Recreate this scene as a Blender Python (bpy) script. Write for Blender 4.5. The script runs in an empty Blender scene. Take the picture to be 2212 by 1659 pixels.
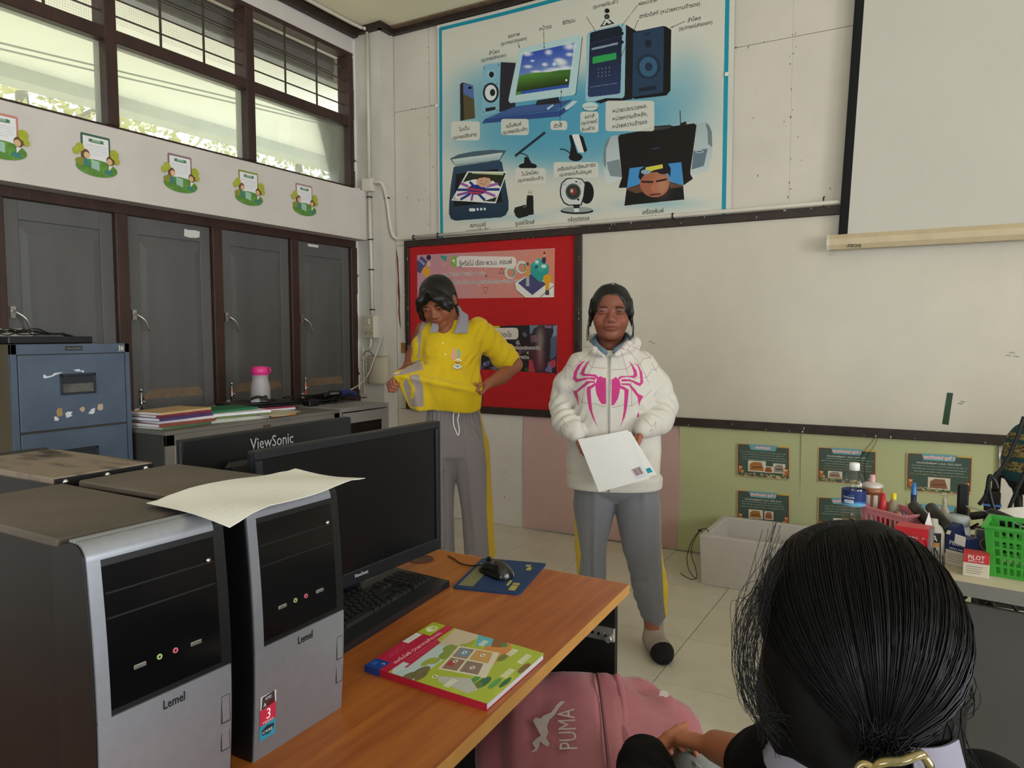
import bpy, bmesh, math, random
import numpy as np
from mathutils import Vector, Matrix
random.seed(7); RNG=np.random.default_rng(7)
SC=bpy.context.scene; COL=SC.collection
# ---------------------------------------------------------------- camera
CH=1.37
def _basis(yaw,pit,rol):
    f=np.array([-math.sin(yaw)*math.cos(pit),math.cos(yaw)*math.cos(pit),math.sin(pit)])
    r=np.array([math.cos(yaw),math.sin(yaw),0.]); u=np.cross(r,f)
    return r*math.cos(rol)+u*math.sin(rol), -r*math.sin(rol)+u*math.cos(rol), f
CR,CU,CF=_basis(math.radians(29.733),math.radians(-3.825),math.radians(-0.107)); FPX=1596.8
cam=bpy.data.cameras.new('camera'); cam.sensor_width=36; cam.lens=FPX*36/2212; cam.clip_start=.02
cob=bpy.data.objects.new('camera',cam); COL.objects.link(cob); SC.camera=cob
cob.matrix_world=Matrix(((CR[0],CU[0],-CF[0],0),(CR[1],CU[1],-CF[1],0),(CR[2],CU[2],-CF[2],CH),(0,0,0,1)))
# ---------------------------------------------------------------- sky, sun, daylight, exposure
SC.view_settings.view_transform='Standard'; SC.view_settings.look='None'; SC.view_settings.gamma=1
SC.view_settings.use_curve_mapping=False; SC.view_settings.exposure=0.33
w=bpy.data.worlds.new('sky'); SC.world=w; w.use_nodes=True
bg=w.node_tree.nodes['Background']; bg.inputs[0].default_value=(.80,.90,1,1); bg.inputs[1].default_value=3.0
def sun_lamp(e,d,col):
    L=bpy.data.lights.new('sun','SUN'); L.energy=e; L.angle=.01; L.color=col
    o=bpy.data.objects.new('sun',L); COL.objects.link(o); o.rotation_euler=Vector(d).to_track_quat('-Z','Y').to_euler()
sun_lamp(7.0,(.42,-.25,-1),(1,.95,.85))
def area(name,loc,d,sx,sy,e,col):
    L=bpy.data.lights.new(name,'AREA'); L.shape='RECTANGLE'; L.size=sx; L.size_y=sy; L.energy=e; L.color=col
    o=bpy.data.objects.new(name,L); COL.objects.link(o); o.location=loc
    o.rotation_euler=Vector(d).to_track_quat('-Z','Y').to_euler()
# daylight entering by the windows of the right-hand wall and the rear wall
for k,yy in enumerate((1.55,-.6,-2.75)): area('window_daylight',(4.3,yy,1.75),(-1,0,.42),1.5,1.7,(78,64,54)[k],(.97,.98,1))
area('doorway_daylight',(-.6,-4.2,1.4),(0,1,.3),3.6,1.8,26,(1,.98,.93))
for k,v in dict(max_bounces=7,diffuse_bounces=4,glossy_bounces=3,transmission_bounces=6,transparent_max_bounces=10).items(): setattr(SC.cycles,k,v)
SC.cycles.caustics_reflective=False; SC.cycles.caustics_refractive=False; SC.cycles.sample_clamp_indirect=4
# ---------------------------------------------------------------- pixel -> world helper (for reading positions off the photograph)
CO=np.array([0,0,CH])
def ray(x,y): return CR*(x-1106)/FPX-CU*(y-829.5)/FPX+CF
def P(x,y,ax,v):
    i='xyz'.index(ax); d=ray(x,y); return CO+d*(v-CO[i])/d[i]
class Frame:
    """a local frame standing at (x,y) whose -Y axis looks at the camera"""
    def __init__(s,x,y,turn=0):
        s.o=np.array([x,y,0.]); s.th=math.atan2(-x,y)+turn
        s.X=np.array([math.cos(s.th),math.sin(s.th),0]); s.Y=np.array([-math.sin(s.th),math.cos(s.th),0])
    def px(s,x,y,yl=0.):
        d=ray(x,y); k=((s.o+s.Y*yl-CO)@s.Y)/(d@s.Y); p=CO+d*k-s.o
        return np.array([p@s.X,yl,p[2]])
# ---------------------------------------------------------------- materials
def S(h):
    h=h.lstrip('#'); c=[int(h[i:i+2],16)/255 for i in (0,2,4)]
    return tuple((x/12.92 if x<=.04045 else ((x+.055)/1.055)**2.4) for x in c)+(1.,)
MATS={}
def mat(name,col='#888888',rough=.6,metal=0,var=.08,vs=6,bump=0,bs=60,spec=.5,stretch=(1,1,1),col2=None,thr=None,rand=0,trans=0,alpha=1,ior=1.45,attr=None,img=None,coat=0,aniso=0,sheen=0):
    if name in MATS: return MATS[name]
    m=bpy.data.materials.new(name); m.use_nodes=True; nt=m.node_tree; N=nt.nodes; L=nt.links; b=N['Principled BSDF']
    b.inputs['Roughness'].default_value=rough; b.inputs['Metallic'].default_value=metal
    b.inputs['Specular IOR Level'].default_value=spec; b.inputs['IOR'].default_value=ior
    b.inputs['Transmission Weight'].default_value=trans; b.inputs['Alpha'].default_value=alpha
    b.inputs['Coat Weight'].default_value=coat; b.inputs['Sheen Weight'].default_value=sheen
    if aniso: b.inputs['Anisotropic'].default_value=aniso
    c=S(col) if isinstance(col,str) else col
    tc=N.new('ShaderNodeTexCoord'); mp=N.new('ShaderNodeMapping'); mp.inputs['Scale'].default_value=stretch; L.new(tc.outputs['Object'],mp.inputs[0])
    nz=N.new('ShaderNodeTexNoise'); nz.inputs['Scale'].default_value=vs; nz.inputs['Detail'].default_value=5; nz.inputs['Roughness'].default_value=.6; L.new(mp.outputs[0],nz.inputs[0])
    if img is not None:
        t=N.new('ShaderNodeTexImage'); t.image=img; t.extension='EXTEND'; src=t.outputs[0]
    elif attr:
        t=N.new('ShaderNodeAttribute'); t.attribute_name=attr; src=t.outputs[0]
    else:
        rp=N.new('ShaderNodeValToRGB'); L.new(nz.outputs[0],rp.inputs[0])
        if col2: c2=S(col2); c1=c
        else: c1=tuple(x*(1-var) for x in c[:3])+(1,); c2=tuple(min(1,x*(1+var)) for x in c[:3])+(1,)
        lo,hi=thr or (.32,.68)
        rp.color_ramp.elements[0].position=lo; rp.color_ramp.elements[1].position=hi
        rp.color_ramp.elements[0].color=c1; rp.color_ramp.elements[1].color=c2; src=rp.outputs[0]
    if rand:
        oi=N.new('ShaderNodeObjectInfo'); mr=N.new('ShaderNodeMapRange'); mr.inputs[3].default_value=1-rand; mr.inputs[4].default_value=1+rand; L.new(oi.outputs['Random'],mr.inputs[0])
        mx=N.new('ShaderNodeMixRGB'); mx.blend_type='MULTIPLY'; mx.inputs[0].default_value=1; L.new(src,mx.inputs[1]); L.new(mr.outputs[0],mx.inputs[2]); src=mx.outputs[0]
    L.new(src,b.inputs['Base Color'])
    if bump:
        n2=N.new('ShaderNodeTexNoise'); n2.inputs['Scale'].default_value=bs; n2.inputs['Detail'].default_value=3; L.new(mp.outputs[0],n2.inputs[0])
        bp=N.new('ShaderNodeBump'); bp.inputs['Strength'].default_value=bump; bp.inputs['Distance'].default_value=.004; L.new(n2.outputs[0],bp.inputs['Height']); L.new(bp.outputs[0],b.inputs['Normal'])
    MATS[name]=m; return m
def glass_mat(name,tint,haze,hazecol,ior=1.35):
    m=bpy.data.materials.new(name); m.use_nodes=True; N=m.node_tree.nodes; L=m.node_tree.links; N.remove(N['Principled BSDF'])
    t=N.new('ShaderNodeBsdfTransparent'); t.inputs[0].default_value=tint
    d=N.new('ShaderNodeBsdfTranslucent'); d.inputs[0].default_value=hazecol
    g=N.new('ShaderNodeBsdfGlossy'); g.inputs['Roughness'].default_value=.05
    a=N.new('ShaderNodeMixShader'); a.inputs[0].default_value=haze; L.new(t.outputs[0],a.inputs[1]); L.new(d.outputs[0],a.inputs[2])
    k=N.new('ShaderNodeMixShader'); k.inputs[0].default_value=.05
    if ior>1.2: fr=N.new('ShaderNodeFresnel'); fr.inputs[0].default_value=ior; L.new(fr.outputs[0],k.inputs[0])
    L.new(a.outputs[0],k.inputs[1]); L.new(g.outputs[0],k.inputs[2])
    L.new(k.outputs[0],N['Material Output'].inputs[0]); MATS[name]=m; return m
# ---------------------------------------------------------------- mesh builder
def _frames(pts):
    T=np.gradient(pts,axis=0); T/=np.linalg.norm(T,axis=1)[:,None]+1e-12
    a=np.array([0,0,1.]) if abs(T[0][2])<.9 else np.array([1.,0,0]); n=np.cross(T[0],a); n/=np.linalg.norm(n)
    Ns=[]
    for t in T:
        n=n-t*(n@t); n/=np.linalg.norm(n)+1e-12; Ns.append(n)
    Ns=np.array(Ns); return T,Ns,np.cross(T,Ns)
def spline(pts,n=8):
    p=np.array(pts,float); p=np.vstack([2*p[0]-p[1],p,2*p[-1]-p[-2]]); out=[]
    for i in range(1,len(p)-2):
        for t in np.linspace(0,1,n,endpoint=False):
            a,b,c,d=p[i-1:i+3]; out.append(.5*((2*b)+(c-a)*t+(2*a-5*b+4*c-d)*t*t+(3*b-a-3*c+d)*t**3))
    out.append(p[-2]); return np.array(out)
class MB:
    def __init__(s): s.v=[];s.f=[];s.m=[];s.s=[];s.uv=[]
    def add(s,vs,fs,m=0,smooth=False,M=None,uvs=None):
        o=len(s.v); vs=np.asarray(vs,float)
        if M is not None:
            M=np.asarray(M,float); vs=vs@M[:3,:3].T+M[:3,3]
        s.v+=[tuple(x) for x in vs]; s.f+=[tuple(i+o for i in f) for f in fs]; s.m+=[m]*len(fs); s.s+=[smooth]*len(fs)
        s.uv+=(uvs if uvs is not None else [None]*len(fs)); return s
    def box(s,c,d,m=0,bev=0,rz=0,M=None):
        c=np.array(c,float); h=np.array(d,float)/2
        if not bev:
            vs=np.array([[x,y,z] for x in (-1,1) for y in (-1,1) for z in (-1,1)])*h
            fs=[(0,1,3,2),(4,6,7,5),(0,4,5,1),(2,3,7,6),(0,2,6,4),(1,5,7,3)]
        else:
            b=min(bev,min(h)*.98); vs=[];ix={}
            for x in (-1,1):
                for y in (-1,1):
                    for z in (-1,1):
                        g=np.array([x,y,z])
                        for a in range(3):
                            q=g*(h-b); q[a]=g[a]*h[a]; ix[(x,y,z,a)]=len(vs); vs.append(q)
            fs=[]
            for a in range(3):
                o1,o2=(a+1)%3,(a+2)%3
                for sg in (-1,1):
                    l=[]
                    for u,v in ((-1,-1),(1,-1),(1,1),(-1,1)):
                        g=[0,0,0]; g[a]=sg; g[o1]=u; g[o2]=v; l.append(ix[(*g,a)])
                    fs.append(tuple(l) if sg>0 else tuple(l[::-1]))
                for u in (-1,1):
                    for v in (-1,1):
                        def id_(k,ax):
                            g=[0,0,0]; g[a]=k; g[o1]=u; g[o2]=v; return ix[(*g,ax)]
                        q=(id_(-1,o1),id_(1,o1),id_(1,o2),id_(-1,o2)); fs.append(q if u*v>0 else q[::-1])
            for x in (-1,1):
                for y in (-1,1):
                    for z in (-1,1):
                        t=tuple(ix[(x,y,z,a)] for a in range(3)); fs.append(t if x*y*z>0 else t[::-1])
            vs=np.array(vs)
        if rz:
            ca,sa=math.cos(rz),math.sin(rz); vs=vs@np.array([[ca,sa,0],[-sa,ca,0],[0,0,1]])
        return s.add(vs+c,fs,m,False,M)
    def b2(s,lo,hi,m=0,bev=0,**k):
        lo=np.array(lo,float);hi=np.array(hi,float); return s.box((lo+hi)/2,np.abs(hi-lo),m,bev,**k)
    def tube(s,pts,r,n=8,m=0,cap=True,smooth=True,M=None):
        pts=np.array(pts,float); T,A,B=_frames(pts); r=np.broadcast_to(np.asarray(r,float),(len(pts),))
        an=np.linspace(0,2*math.pi,n,endpoint=False); vs=[]
        for p,a,b,q in zip(pts,A,B,r):
            for t in an: vs.append(p+(a*math.cos(t)+b*math.sin(t))*q)
        fs=[(i*n+j,i*n+(j+1)%n,(i+1)*n+(j+1)%n,(i+1)*n+j) for i in range(len(pts)-1) for j in range(n)]
        s.add(vs,fs,m,smooth,M)
        if cap:
            k=len(s.v)-len(vs); s.f+=[tuple(k+j for j in range(n))[::-1],tuple(k+(len(pts)-1)*n+j for j in range(n))]; s.m+=[m,m]; s.s+=[False,False]; s.uv+=[None,None]
        return s
    def cyl(s,p0,p1,r0,r1=None,n=16,m=0,cap=True,M=None):
        return s.tube([p0,p1],[r0,r0 if r1 is None else r1],n,m,cap,True,M)
    def lathe(s,prof,n=20,c=(0,0,0),m=0,M=None,smooth=True):
        c=np.array(c,float); vs=[];k=len(prof)
        for r,z in prof:
            for j in range(n): t=2*math.pi*j/n; vs.append(c+np.array([r*math.cos(t),r*math.sin(t),z]))
        fs=[(i*n+j,i*n+(j+1)%n,(i+1)*n+(j+1)%n,(i+1)*n+j) for i in range(k-1) for j in range(n)]
        return s.add(vs,fs,m,smooth,M)
    def prism(s,poly,o,u,v,w,m=0,smooth=False):
        """flat outline poly (a,b) in frame o+a*u+b*v, extruded along w"""
        o,u,v,w=[np.array(x,float) for x in (o,u,v,w)]; n=len(poly)
        A=[o+a*u+b*v for a,b in poly]; B=[x+w for x in A]
        fs=[tuple(range(n))[::-1],tuple(range(n,2*n))]+[(i,(i+1)%n,n+(i+1)%n,n+i) for i in range(n)]
        if np.dot(np.cross(u,v),w)<0: fs=[f[::-1] for f in fs]
        return s.add(A+B,fs,m,smooth)
    def loft(s,rings,m=0,cap=True,smooth=True,close=True):
        n=len(rings[0]); vs=[p for r in rings for p in r]
        fs=[(i*n+j,i*n+(j+1)%n,(i+1)*n+(j+1)%n,(i+1)*n+j) for i in range(len(rings)-1) for j in range(n if close else n-1)]
        if cap: fs+=[tuple(range(n))[::-1],tuple((len(rings)-1)*n+j for j in range(n))]
        return s.add(vs,fs,m,smooth)
    def grid(s,fn,nu,nv,m=0,smooth=True,uv=False):
        vs=[fn(i/nu,j/nv) for j in range(nv+1) for i in range(nu+1)]; k=nu+1
        fs=[(j*k+i,j*k+i+1,(j+1)*k+i+1,(j+1)*k+i) for j in range(nv) for i in range(nu)]
        uvs=[[(i/nu,j/nv),((i+1)/nu,j/nv),((i+1)/nu,(j+1)/nv),(i/nu,(j+1)/nv)] for j in range(nv) for i in range(nu)] if uv else None
        return s.add(vs,fs,m,smooth,None,uvs)
    def mesh(s,name,mats):
        me=bpy.data.meshes.new(name); me.from_pydata(s.v,[],s.f)
        for x in (mats if isinstance(mats,(list,tuple)) else [mats]): me.materials.append(x)
        me.polygons.foreach_set('material_index',s.m); me.polygons.foreach_set('use_smooth',s.s)
        if any(u is not None for u in s.uv):
            l=me.uv_layers.new(name='UVMap'); flat=[]
            for f,u in zip(s.f,s.uv): flat+= u if u is not None else [(0,0)]*len(f)
            l.data.foreach_set('uv',np.array(flat,np.float32).ravel())
        me.update(); return me
    def build(s,name,mats,parent=None,fix=False):
        me=s.mesh(name,mats)
        if fix:
            bm=bmesh.new(); bm.from_mesh(me); bmesh.ops.recalc_face_normals(bm,faces=bm.faces); bm.to_mesh(me); bm.free()
        return link(name,me,parent)
def link(name,me,parent=None,loc=None,rz=0):
    o=bpy.data.objects.new(name,me); COL.objects.link(o); o.parent=parent
    if loc is not None: o.location=loc
    if rz: o.rotation_euler=(0,0,rz)
    return o
def tag(o,label,cat,group=None):
    o['label']=label; o['category']=cat
    if group: o['group']=group
    return o
def thing(name,label,cat,loc=(0,0,0),rz=0,group=None):
    o=link(name,None); o.empty_display_size=.05; o.location=loc; o.rotation_euler=(0,0,rz); return tag(o,label,cat,group)
def struct(o): o['kind']='structure'; return o
def stuff(o): o['kind']='stuff'; return o
def copy_tree(o,parent=None):
    c=o.copy(); COL.objects.link(c); c.parent=parent
    for ch in list(o.children): copy_tree(ch,c)
    return c
# ---------------------------------------------------------------- flat print: a small painter for posters and labels
def hexc(h):
    h=h.lstrip('#'); h=''.join(a+a for a in h) if len(h)==3 else h; return np.array([int(h[i:i+2],16)/255 for i in (0,2,4)],np.float32)
_TXT={}
def text_tris(s):
    if s in _TXT: return _TXT[s]
    c=bpy.data.curves.new('lettering','FONT'); c.body=s; c.resolution_u=2; o=bpy.data.objects.new('lettering',c); COL.objects.link(o)
    bpy.context.view_layer.update(); dg=bpy.context.evaluated_depsgraph_get(); e=o.evaluated_get(dg); m=e.to_mesh(); m.calc_loop_triangles()
    v=np.array([x.co[:2] for x in m.vertices],float).reshape(-1,2); t=np.array([x.vertices[:] for x in m.loop_triangles],int).reshape(-1,3)
    e.to_mesh_clear(); bpy.data.objects.remove(o); bpy.data.curves.remove(c)
    _TXT[s]=(v,t); return v,t
class Cv:
    def __init__(s,w,h,bg='#ffffff',to=None):
        s.w,s.h=int(w),int(h); s.a=np.empty((s.h,s.w,3),np.float32); s.a[:]=hexc(bg); s.to=to or (lambda x,y:(x,y))
    def T(s,pts): return np.array([s.to(*p) for p in pts],float)
    def _box(s,x0,y0,x1,y1):
        x0=max(0,int(x0));y0=max(0,int(y0));x1=min(s.w,int(x1)+2);y1=min(s.h,int(y1)+2)
        if x1<=x0 or y1<=y0: return None
        return x0,y0,x1,y1
    def _put(s,b,al,col):
        x0,y0,x1,y1=b; r=s.a[y0:y1,x0:x1]; al=al[...,None]; r[:]=r*(1-al)+al*(hexc(col) if isinstance(col,str) else col)
    def poly(s,pts,col,alpha=1,raw=False,col2=None,ax=1):
        p=np.array(pts,float) if raw else s.T(pts); b=s._box(p[:,0].min(),p[:,1].min(),p[:,0].max(),p[:,1].max())
        if b is None: return
        X=np.arange(b[0],b[2])+.5; Y=(np.arange(b[1],b[3])+.5); ins=np.zeros((len(Y),len(X)),bool)
        for (ax_,ay),(bx,by) in zip(p,np.roll(p,-1,0)):
            if ay==by: continue
            c=(ay>Y)!=(by>Y); xi=(bx-ax_)*(Y-ay)/(by-ay)+ax_; ins^=c[:,None]&(X[None,:]<xi[:,None])
        if col2:
            g=((Y-Y[0])/max(1,Y[-1]-Y[0]))[:,None,None] if ax else ((X-X[0])/max(1,X[-1]-X[0]))[None,:,None]
            col=hexc(col)*(1-g)+hexc(col2)*g
        s._put(b,ins.astype(np.float32)*alpha,col)
    def rect(s,x0,y0,x1,y1,col,alpha=1,**k): s.poly([(x0,y0),(x1,y0),(x1,y1),(x0,y1)],col,alpha,**k)
    def ell(s,cx,cy,rx,ry,col,alpha=1,soft=0,rot=0):
        c=np.array(s.to(cx,cy)); ex=np.array(s.to(cx+rx,cy))-c; ey=np.array(s.to(cx,cy+ry))-c
        if rot:
            ca,sa=math.cos(rot),math.sin(rot); ex,ey=ex*ca+ey*(sa*rx/ry),ey*ca-ex*(sa*ry/rx)
        e=np.abs(ex)+np.abs(ey); k=1.6 if soft else 1; b=s._box(c[0]-e[0]*k,c[1]-e[1]*k,c[0]+e[0]*k,c[1]+e[1]*k)
        if b is None: return
        X,Y=np.meshgrid(np.arange(b[0],b[2])+.5-c[0],np.arange(b[1],b[3])+.5-c[1]); M=np.linalg.inv(np.stack([ex,ey],1))
        u=M[0,0]*X+M[0,1]*Y; v=M[1,0]*X+M[1,1]*Y; d=u*u+v*v
        al=np.exp(-d**soft) if soft else np.clip((1-np.sqrt(d))*max(2,np.hypot(*ex)),0,1)
        s._put(b,(al*alpha).astype(np.float32),col)
    def line(s,pts,w,col,alpha=1):
        p=s.T(pts)
        for a,b in zip(p[:-1],p[1:]):
            d=b-a; L=np.hypot(*d)
            if L<1e-6: continue
            n=np.array([-d[1],d[0]])/L*w/2; e=d/L*w*.3; s.poly([a+n-e,b+n+e,b-n+e,a-n-e],col,alpha,raw=True)
    def arrow(s,a,b,w,col='#151515',hd=5):
        s.line([a,b],w,col); p=s.T([a,b]); d=p[1]-p[0]; d/=np.hypot(*d); n=np.array([-d[1],d[0]]); h=w*hd
        s.poly([p[1]+d*w,p[1]-d*h+n*h*.3,p[1]-d*h-n*h*.3],col,raw=True)
    def rrect(s,x0,y0,x1,y1,r,col,alpha=1):
        pts=[]
        for cx,cy,a in ((x1-r,y0+r,-90),(x1-r,y1-r,0),(x0+r,y1-r,90),(x0+r,y0+r,180)):
            pts+=[(cx+r*math.cos(math.radians(a+t)),cy+r*math.sin(math.radians(a+t))) for t in (0,22,45,68,90)]
        s.poly(pts,col,alpha)
    def text(s,t,x,y,hgt,col='#101010',rot=0,al='c',edge=None,ew=1.5,width=None,raw=False,flip=False):
        """x,y: centre (or left) of the line in the canvas' own units, hgt: body height in those units"""
        v,tr=text_tris(t)
        if len(tr)==0: return
        c=np.array((x,y) if raw else s.to(x,y),float); k=hgt if raw else abs(s.to(x,y+hgt/2)[1]-s.to(x,y-hgt/2)[1])
        q=v.copy(); x0,x1=q[:,0].min(),q[:,0].max(); q[:,0]-= (x0+x1)/2 if al=='c' else x0; q[:,1]-=.33
        kx=k
        if width: kx=(width if raw else abs(s.to(x+width/2,y)[0]-s.to(x-width/2,y)[0]))/(x1-x0)
        q=q*np.array([kx,-k]); 
        if flip: q=-q
        ca,sa=math.cos(rot),math.sin(rot); q=q@np.array([[ca,sa],[-sa,ca]])+c
        if edge:
            for dx,dy in ((1,0),(-1,0),(0,1),(0,-1),(.7,.7),(-.7,.7),(.7,-.7),(-.7,-.7)): s._tris(q+np.array([dx,dy])*ew,tr,edge)
        s._tris(q,tr,col)
    def _tris(s,q,tr,col):
        c=hexc(col)
        for i,j,k in tr:
            a,b,d=q[i],q[j],q[k]; x0=int(max(0,math.floor(min(a[0],b[0],d[0])))); x1=int(min(s.w-1,max(a[0],b[0],d[0])))+1; y0=int(max(0,math.floor(min(a[1],b[1],d[1])))); y1=int(min(s.h-1,max(a[1],b[1],d[1])))+1
            if x1<=x0 or y1<=y0: continue
            X=np.arange(x0,x1)+.5; Y=(np.arange(y0,y1)+.5)[:,None]
            e0=(b[0]-a[0])*(Y-a[1])-(b[1]-a[1])*(X-a[0]); e1=(d[0]-b[0])*(Y-b[1])-(d[1]-b[1])*(X-b[0]); e2=(a[0]-d[0])*(Y-d[1])-(a[1]-d[1])*(X-d[0])
            mk=((e0>=-.3)&(e1>=-.3)&(e2>=-.3))|((e0<=.3)&(e1<=.3)&(e2<=.3)); s.a[y0:y1,x0:x1][mk]=c
    def scribble(s,x0,x1,y,h,col,seed=0,alpha=.8):
        """a row of unreadable small print"""
        r=random.Random(seed); x=x0
        while x<x1:
            w=h*r.uniform(.35,.8); yy=y+h*r.uniform(-.12,.12); s.rect(x,yy-h*.3,x+w,yy+h*.3,col,alpha*r.uniform(.55,1)); x+=w+h*r.choice((.18,.2,.25,.6))
    def image(s,name):
        im=bpy.data.images.new(name,s.w,s.h); a=np.ones((s.h,s.w,4),np.float32); a[...,:3]=np.clip(s.a[::-1],0,1); im.pixels.foreach_set(a.ravel()); im.update(); im.pack(); return im
def print_mat(name,cv,rough=.55,spec=.3,coat=0): return mat(name,img=cv.image(name),rough=rough,spec=spec,coat=coat)
def sheet(name,pm,fn,nu=1,nv=1,thick=.001,edge=None,parent=None,nrm=None):
    """a printed sheet with real thickness: fn(u,v)->front point, u right, v up; nrm = direction the print faces"""
    mb=MB(); mb.grid(fn,nu,nv,0,True,True)
    n=np.array(nrm,float); k=nu+1; base=len(mb.v); back=[np.array(p)-n*thick for p in mb.v]
    mb.v+=[tuple(p) for p in back]
    for j in range(nv):
        for i in range(nu): mb.f.append((base+j*k+i,base+(j+1)*k+i,base+(j+1)*k+i+1,base+j*k+i+1)); mb.m.append(1); mb.s.append(True); mb.uv.append(None)
    ring=[i for i in range(k)]+[j*k+nu for j in range(1,nv+1)]+[nv*k+i for i in range(nu-1,-1,-1)]+[j*k for j in range(nv-1,0,-1)]
    c0=len(mb.v); L=len(ring); mb.v+=[mb.v[i] for i in ring]+[mb.v[i+base] for i in ring]
    for i in range(L): j=(i+1)%L; mb.f.append((c0+i,c0+L+i,c0+L+j,c0+j)); mb.m.append(1); mb.s.append(False); mb.uv.append(None)
    return mb.build(name,[pm,edge or mat('paper_edge','#dcd8cc',.8,var=.02)],parent)
def lettering(name,s,hgt,o,u,v,m,depth=.0006,parent=None,width=None,center=True):
    """raised lettering: text triangles laid in the plane o+u*x+v*y, extruded towards u x v"""
    a,t=text_tris(s); a=a.copy(); x0,x1=a[:,0].min(),a[:,0].max(); kx=hgt if not width else width/(x1-x0)
    a[:,0]-=(x0+x1)/2 if center else x0
    o,u,v=[np.array(x,float) for x in (o,u,v)]; w=np.cross(u,v); A=[o+u*(x*kx)+v*(y*hgt)+w*depth for x,y in a]
    mb=MB(); n=len(A); mb.add(A,[tuple(f) for f in t],0); ed={}
    for f in t:
        for i in range(3):
            e=(int(f[i]),int(f[(i+1)%3])); ed[e]=ed.get(e,0)+1
    mb.v+=[tuple(p-w*depth) for p in A]
    for (i,j) in ed:
        if (j,i) not in ed: mb.f.append((j,i,i+n,j+n)); mb.m.append(0); mb.s.append(False); mb.uv.append(None)
    return mb.build(name,m,parent)

def solid(o,th):
    """give an open sheet its thickness (inwards for th>0), with crisp edges"""
    me=o.data; n=len(me.vertices); V=np.empty(n*3); me.vertices.foreach_get('co',V); V=V.reshape(-1,3); Nn=np.empty(n*3); me.vertices.foreach_get('normal',Nn); Nn=Nn.reshape(-1,3)
    F=[tuple(p.vertices) for p in me.polygons]; uvl=me.uv_layers.active; U=[[tuple(uvl.data[i].uv) for i in p.loop_indices] for p in me.polygons] if uvl else None; ms=list(me.materials); sm=[p.use_smooth for p in me.polygons]
    mb=MB(); mb.add(V,F,0,True,None,U); mb.s=list(sm); mb.add(V-Nn*th,[f[::-1] for f in F],0,True); e={}
    for f in F:
        for a,b in zip(f,f[1:]+f[:1]): e[(a,b)]=1
    B=[(a,b) for a,b in e if (b,a) not in e]
    for a,b in B: mb.add([V[b],V[a],V[a]-Nn[a]*th,V[b]-Nn[b]*th],[(0,1,2,3) if th>0 else (3,2,1,0)],0,False)
    o.data=mb.mesh(me.name,ms); bpy.data.meshes.remove(me); return o
# ================================================================ THE SETTING
XW,XB,YB,ZC=-3.86,-3.748,4.529,3.65
wallw=mat('painted_wall','#cdc6b8',.75,var=.05,vs=3,bump=.15,bs=30)
bandw=mat('painted_band','#d2cbc4',.7,var=.04,vs=4,bump=.1,bs=20)
ceilm=mat('ceiling_paint','#e8e0c4',.8,var=.03,vs=2)
brown=mat('brown_frame_paint','#3a2620',.5,var=.25,vs=14,bump=.25,bs=70,stretch=(1,1,.25))
darkw=mat('dark_trim_paint','#30241e',.5,var=.35,vs=18,bump=.3,bs=60)
shutm=mat('grey_shutter_paint','#5b5a59',.55,var=.14,vs=5,bump=.15,bs=40,stretch=(1,1,.2))
steel=mat('dull_steel','#b9b9b4',.3,metal=.9,var=.2,vs=30)
chrome=mat('chrome','#e2e2e2',.12,metal=1,var=.05)
blackm=mat('black_plastic','#0f0f10',.4,var=.2,vs=20)
pvc=mat('white_pvc','#d3ccc0',.4,var=.04,vs=8)
whitep=mat('white_paper','#e6e4de',.8,var=.03,vs=10)
grime=mat('grout','#5f5a50',.9,var=.2,vs=30)
def room_box(name,parts,m,parent=None):
    mb=MB()
    for lo,hi in parts: mb.b2(lo,hi)
    return struct(mb.build(name,m,parent))
# floor: square tiles laid on a grout bed
fl=room_box('floor',[((-4.0,-4.6,-.15),(4.4,4.75,-.006))],grime)
tilem=mat('cream_floor_tile','#d3cdbb',.26,var=.06,vs=5,spec=.4,rand=.035)
TS=.4575; tmb=MB(); tmb.box((0,0,-.008),(TS-.0035,TS-.0035,.016),0,.0012); tme=tmb.mesh('floor_tile',tilem)
for i in range(-7,8):
    for j in range(-6,10):
        cx=-.925+TS*(i+.5); cy=2.76+TS*(j-5.5)
        if cx<-3.8 or cx>2.6 or cy>4.5 or cy<-.6: continue
        o=link('floor_tile',tme,fl,(cx,cy,0))
# ceiling with timber cover strips
ce=room_box('ceiling',[((-4.0,-4.6,ZC),(4.4,4.75,ZC+.12))],ceilm)
def strip(name,lo,hi,m,parent=None):
    return struct(MB().b2(lo,hi,0,.004).build(name,m,parent))
strip('trim_1',(-3.61,4.49,3.605),(2.6,4.527,ZC),darkw); strip('trim_2',(-3.61,4.44,ZC-.012),(2.6,4.489,ZC-.001),mat('brown_trim_paint','#6a5644',.6,var=.3,vs=15))
strip('trim_3',(XW+.001,-3,3.585),(XW+.05,4.366,ZC-.001),darkw)
cap=MB(); cap.b2((-3.86,4.335,3.60),(-3.575,4.37,ZC-.001)); cap.b2((-3.61,4.33,3.60),(-3.57,4.49,ZC-.001)); struct(cap.build('trim_4',darkw))
# back wall: base with boarding sheets nailed on, joints open
wb=room_box('wall_back',[((-4.0,4.536,0),(4.3,4.75,ZC))],mat('wall_joint','#6d6558',.9))
xs=[-3.607,-3.283,-2.06,-.752,.47,1.69,2.9]; zs=[0,.80,2.05,3.048,ZC]
panelm=mat('wall_board_paint','#d6cec2',.75,var=.045,vs=2.5,bump=.12,bs=35)
for a,b in zip(xs[:-1],xs[1:]):
    for c,d in zip(zs[:-1],zs[1:]):
        MB().b2((a+(.0015 if a<-3.1 else .0003),4.529,c+.0015),(b-(.0015 if b<-3 else .0003),4.541,d-.0015),0,.0004).build('wall_board',panelm,wb)
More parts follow.
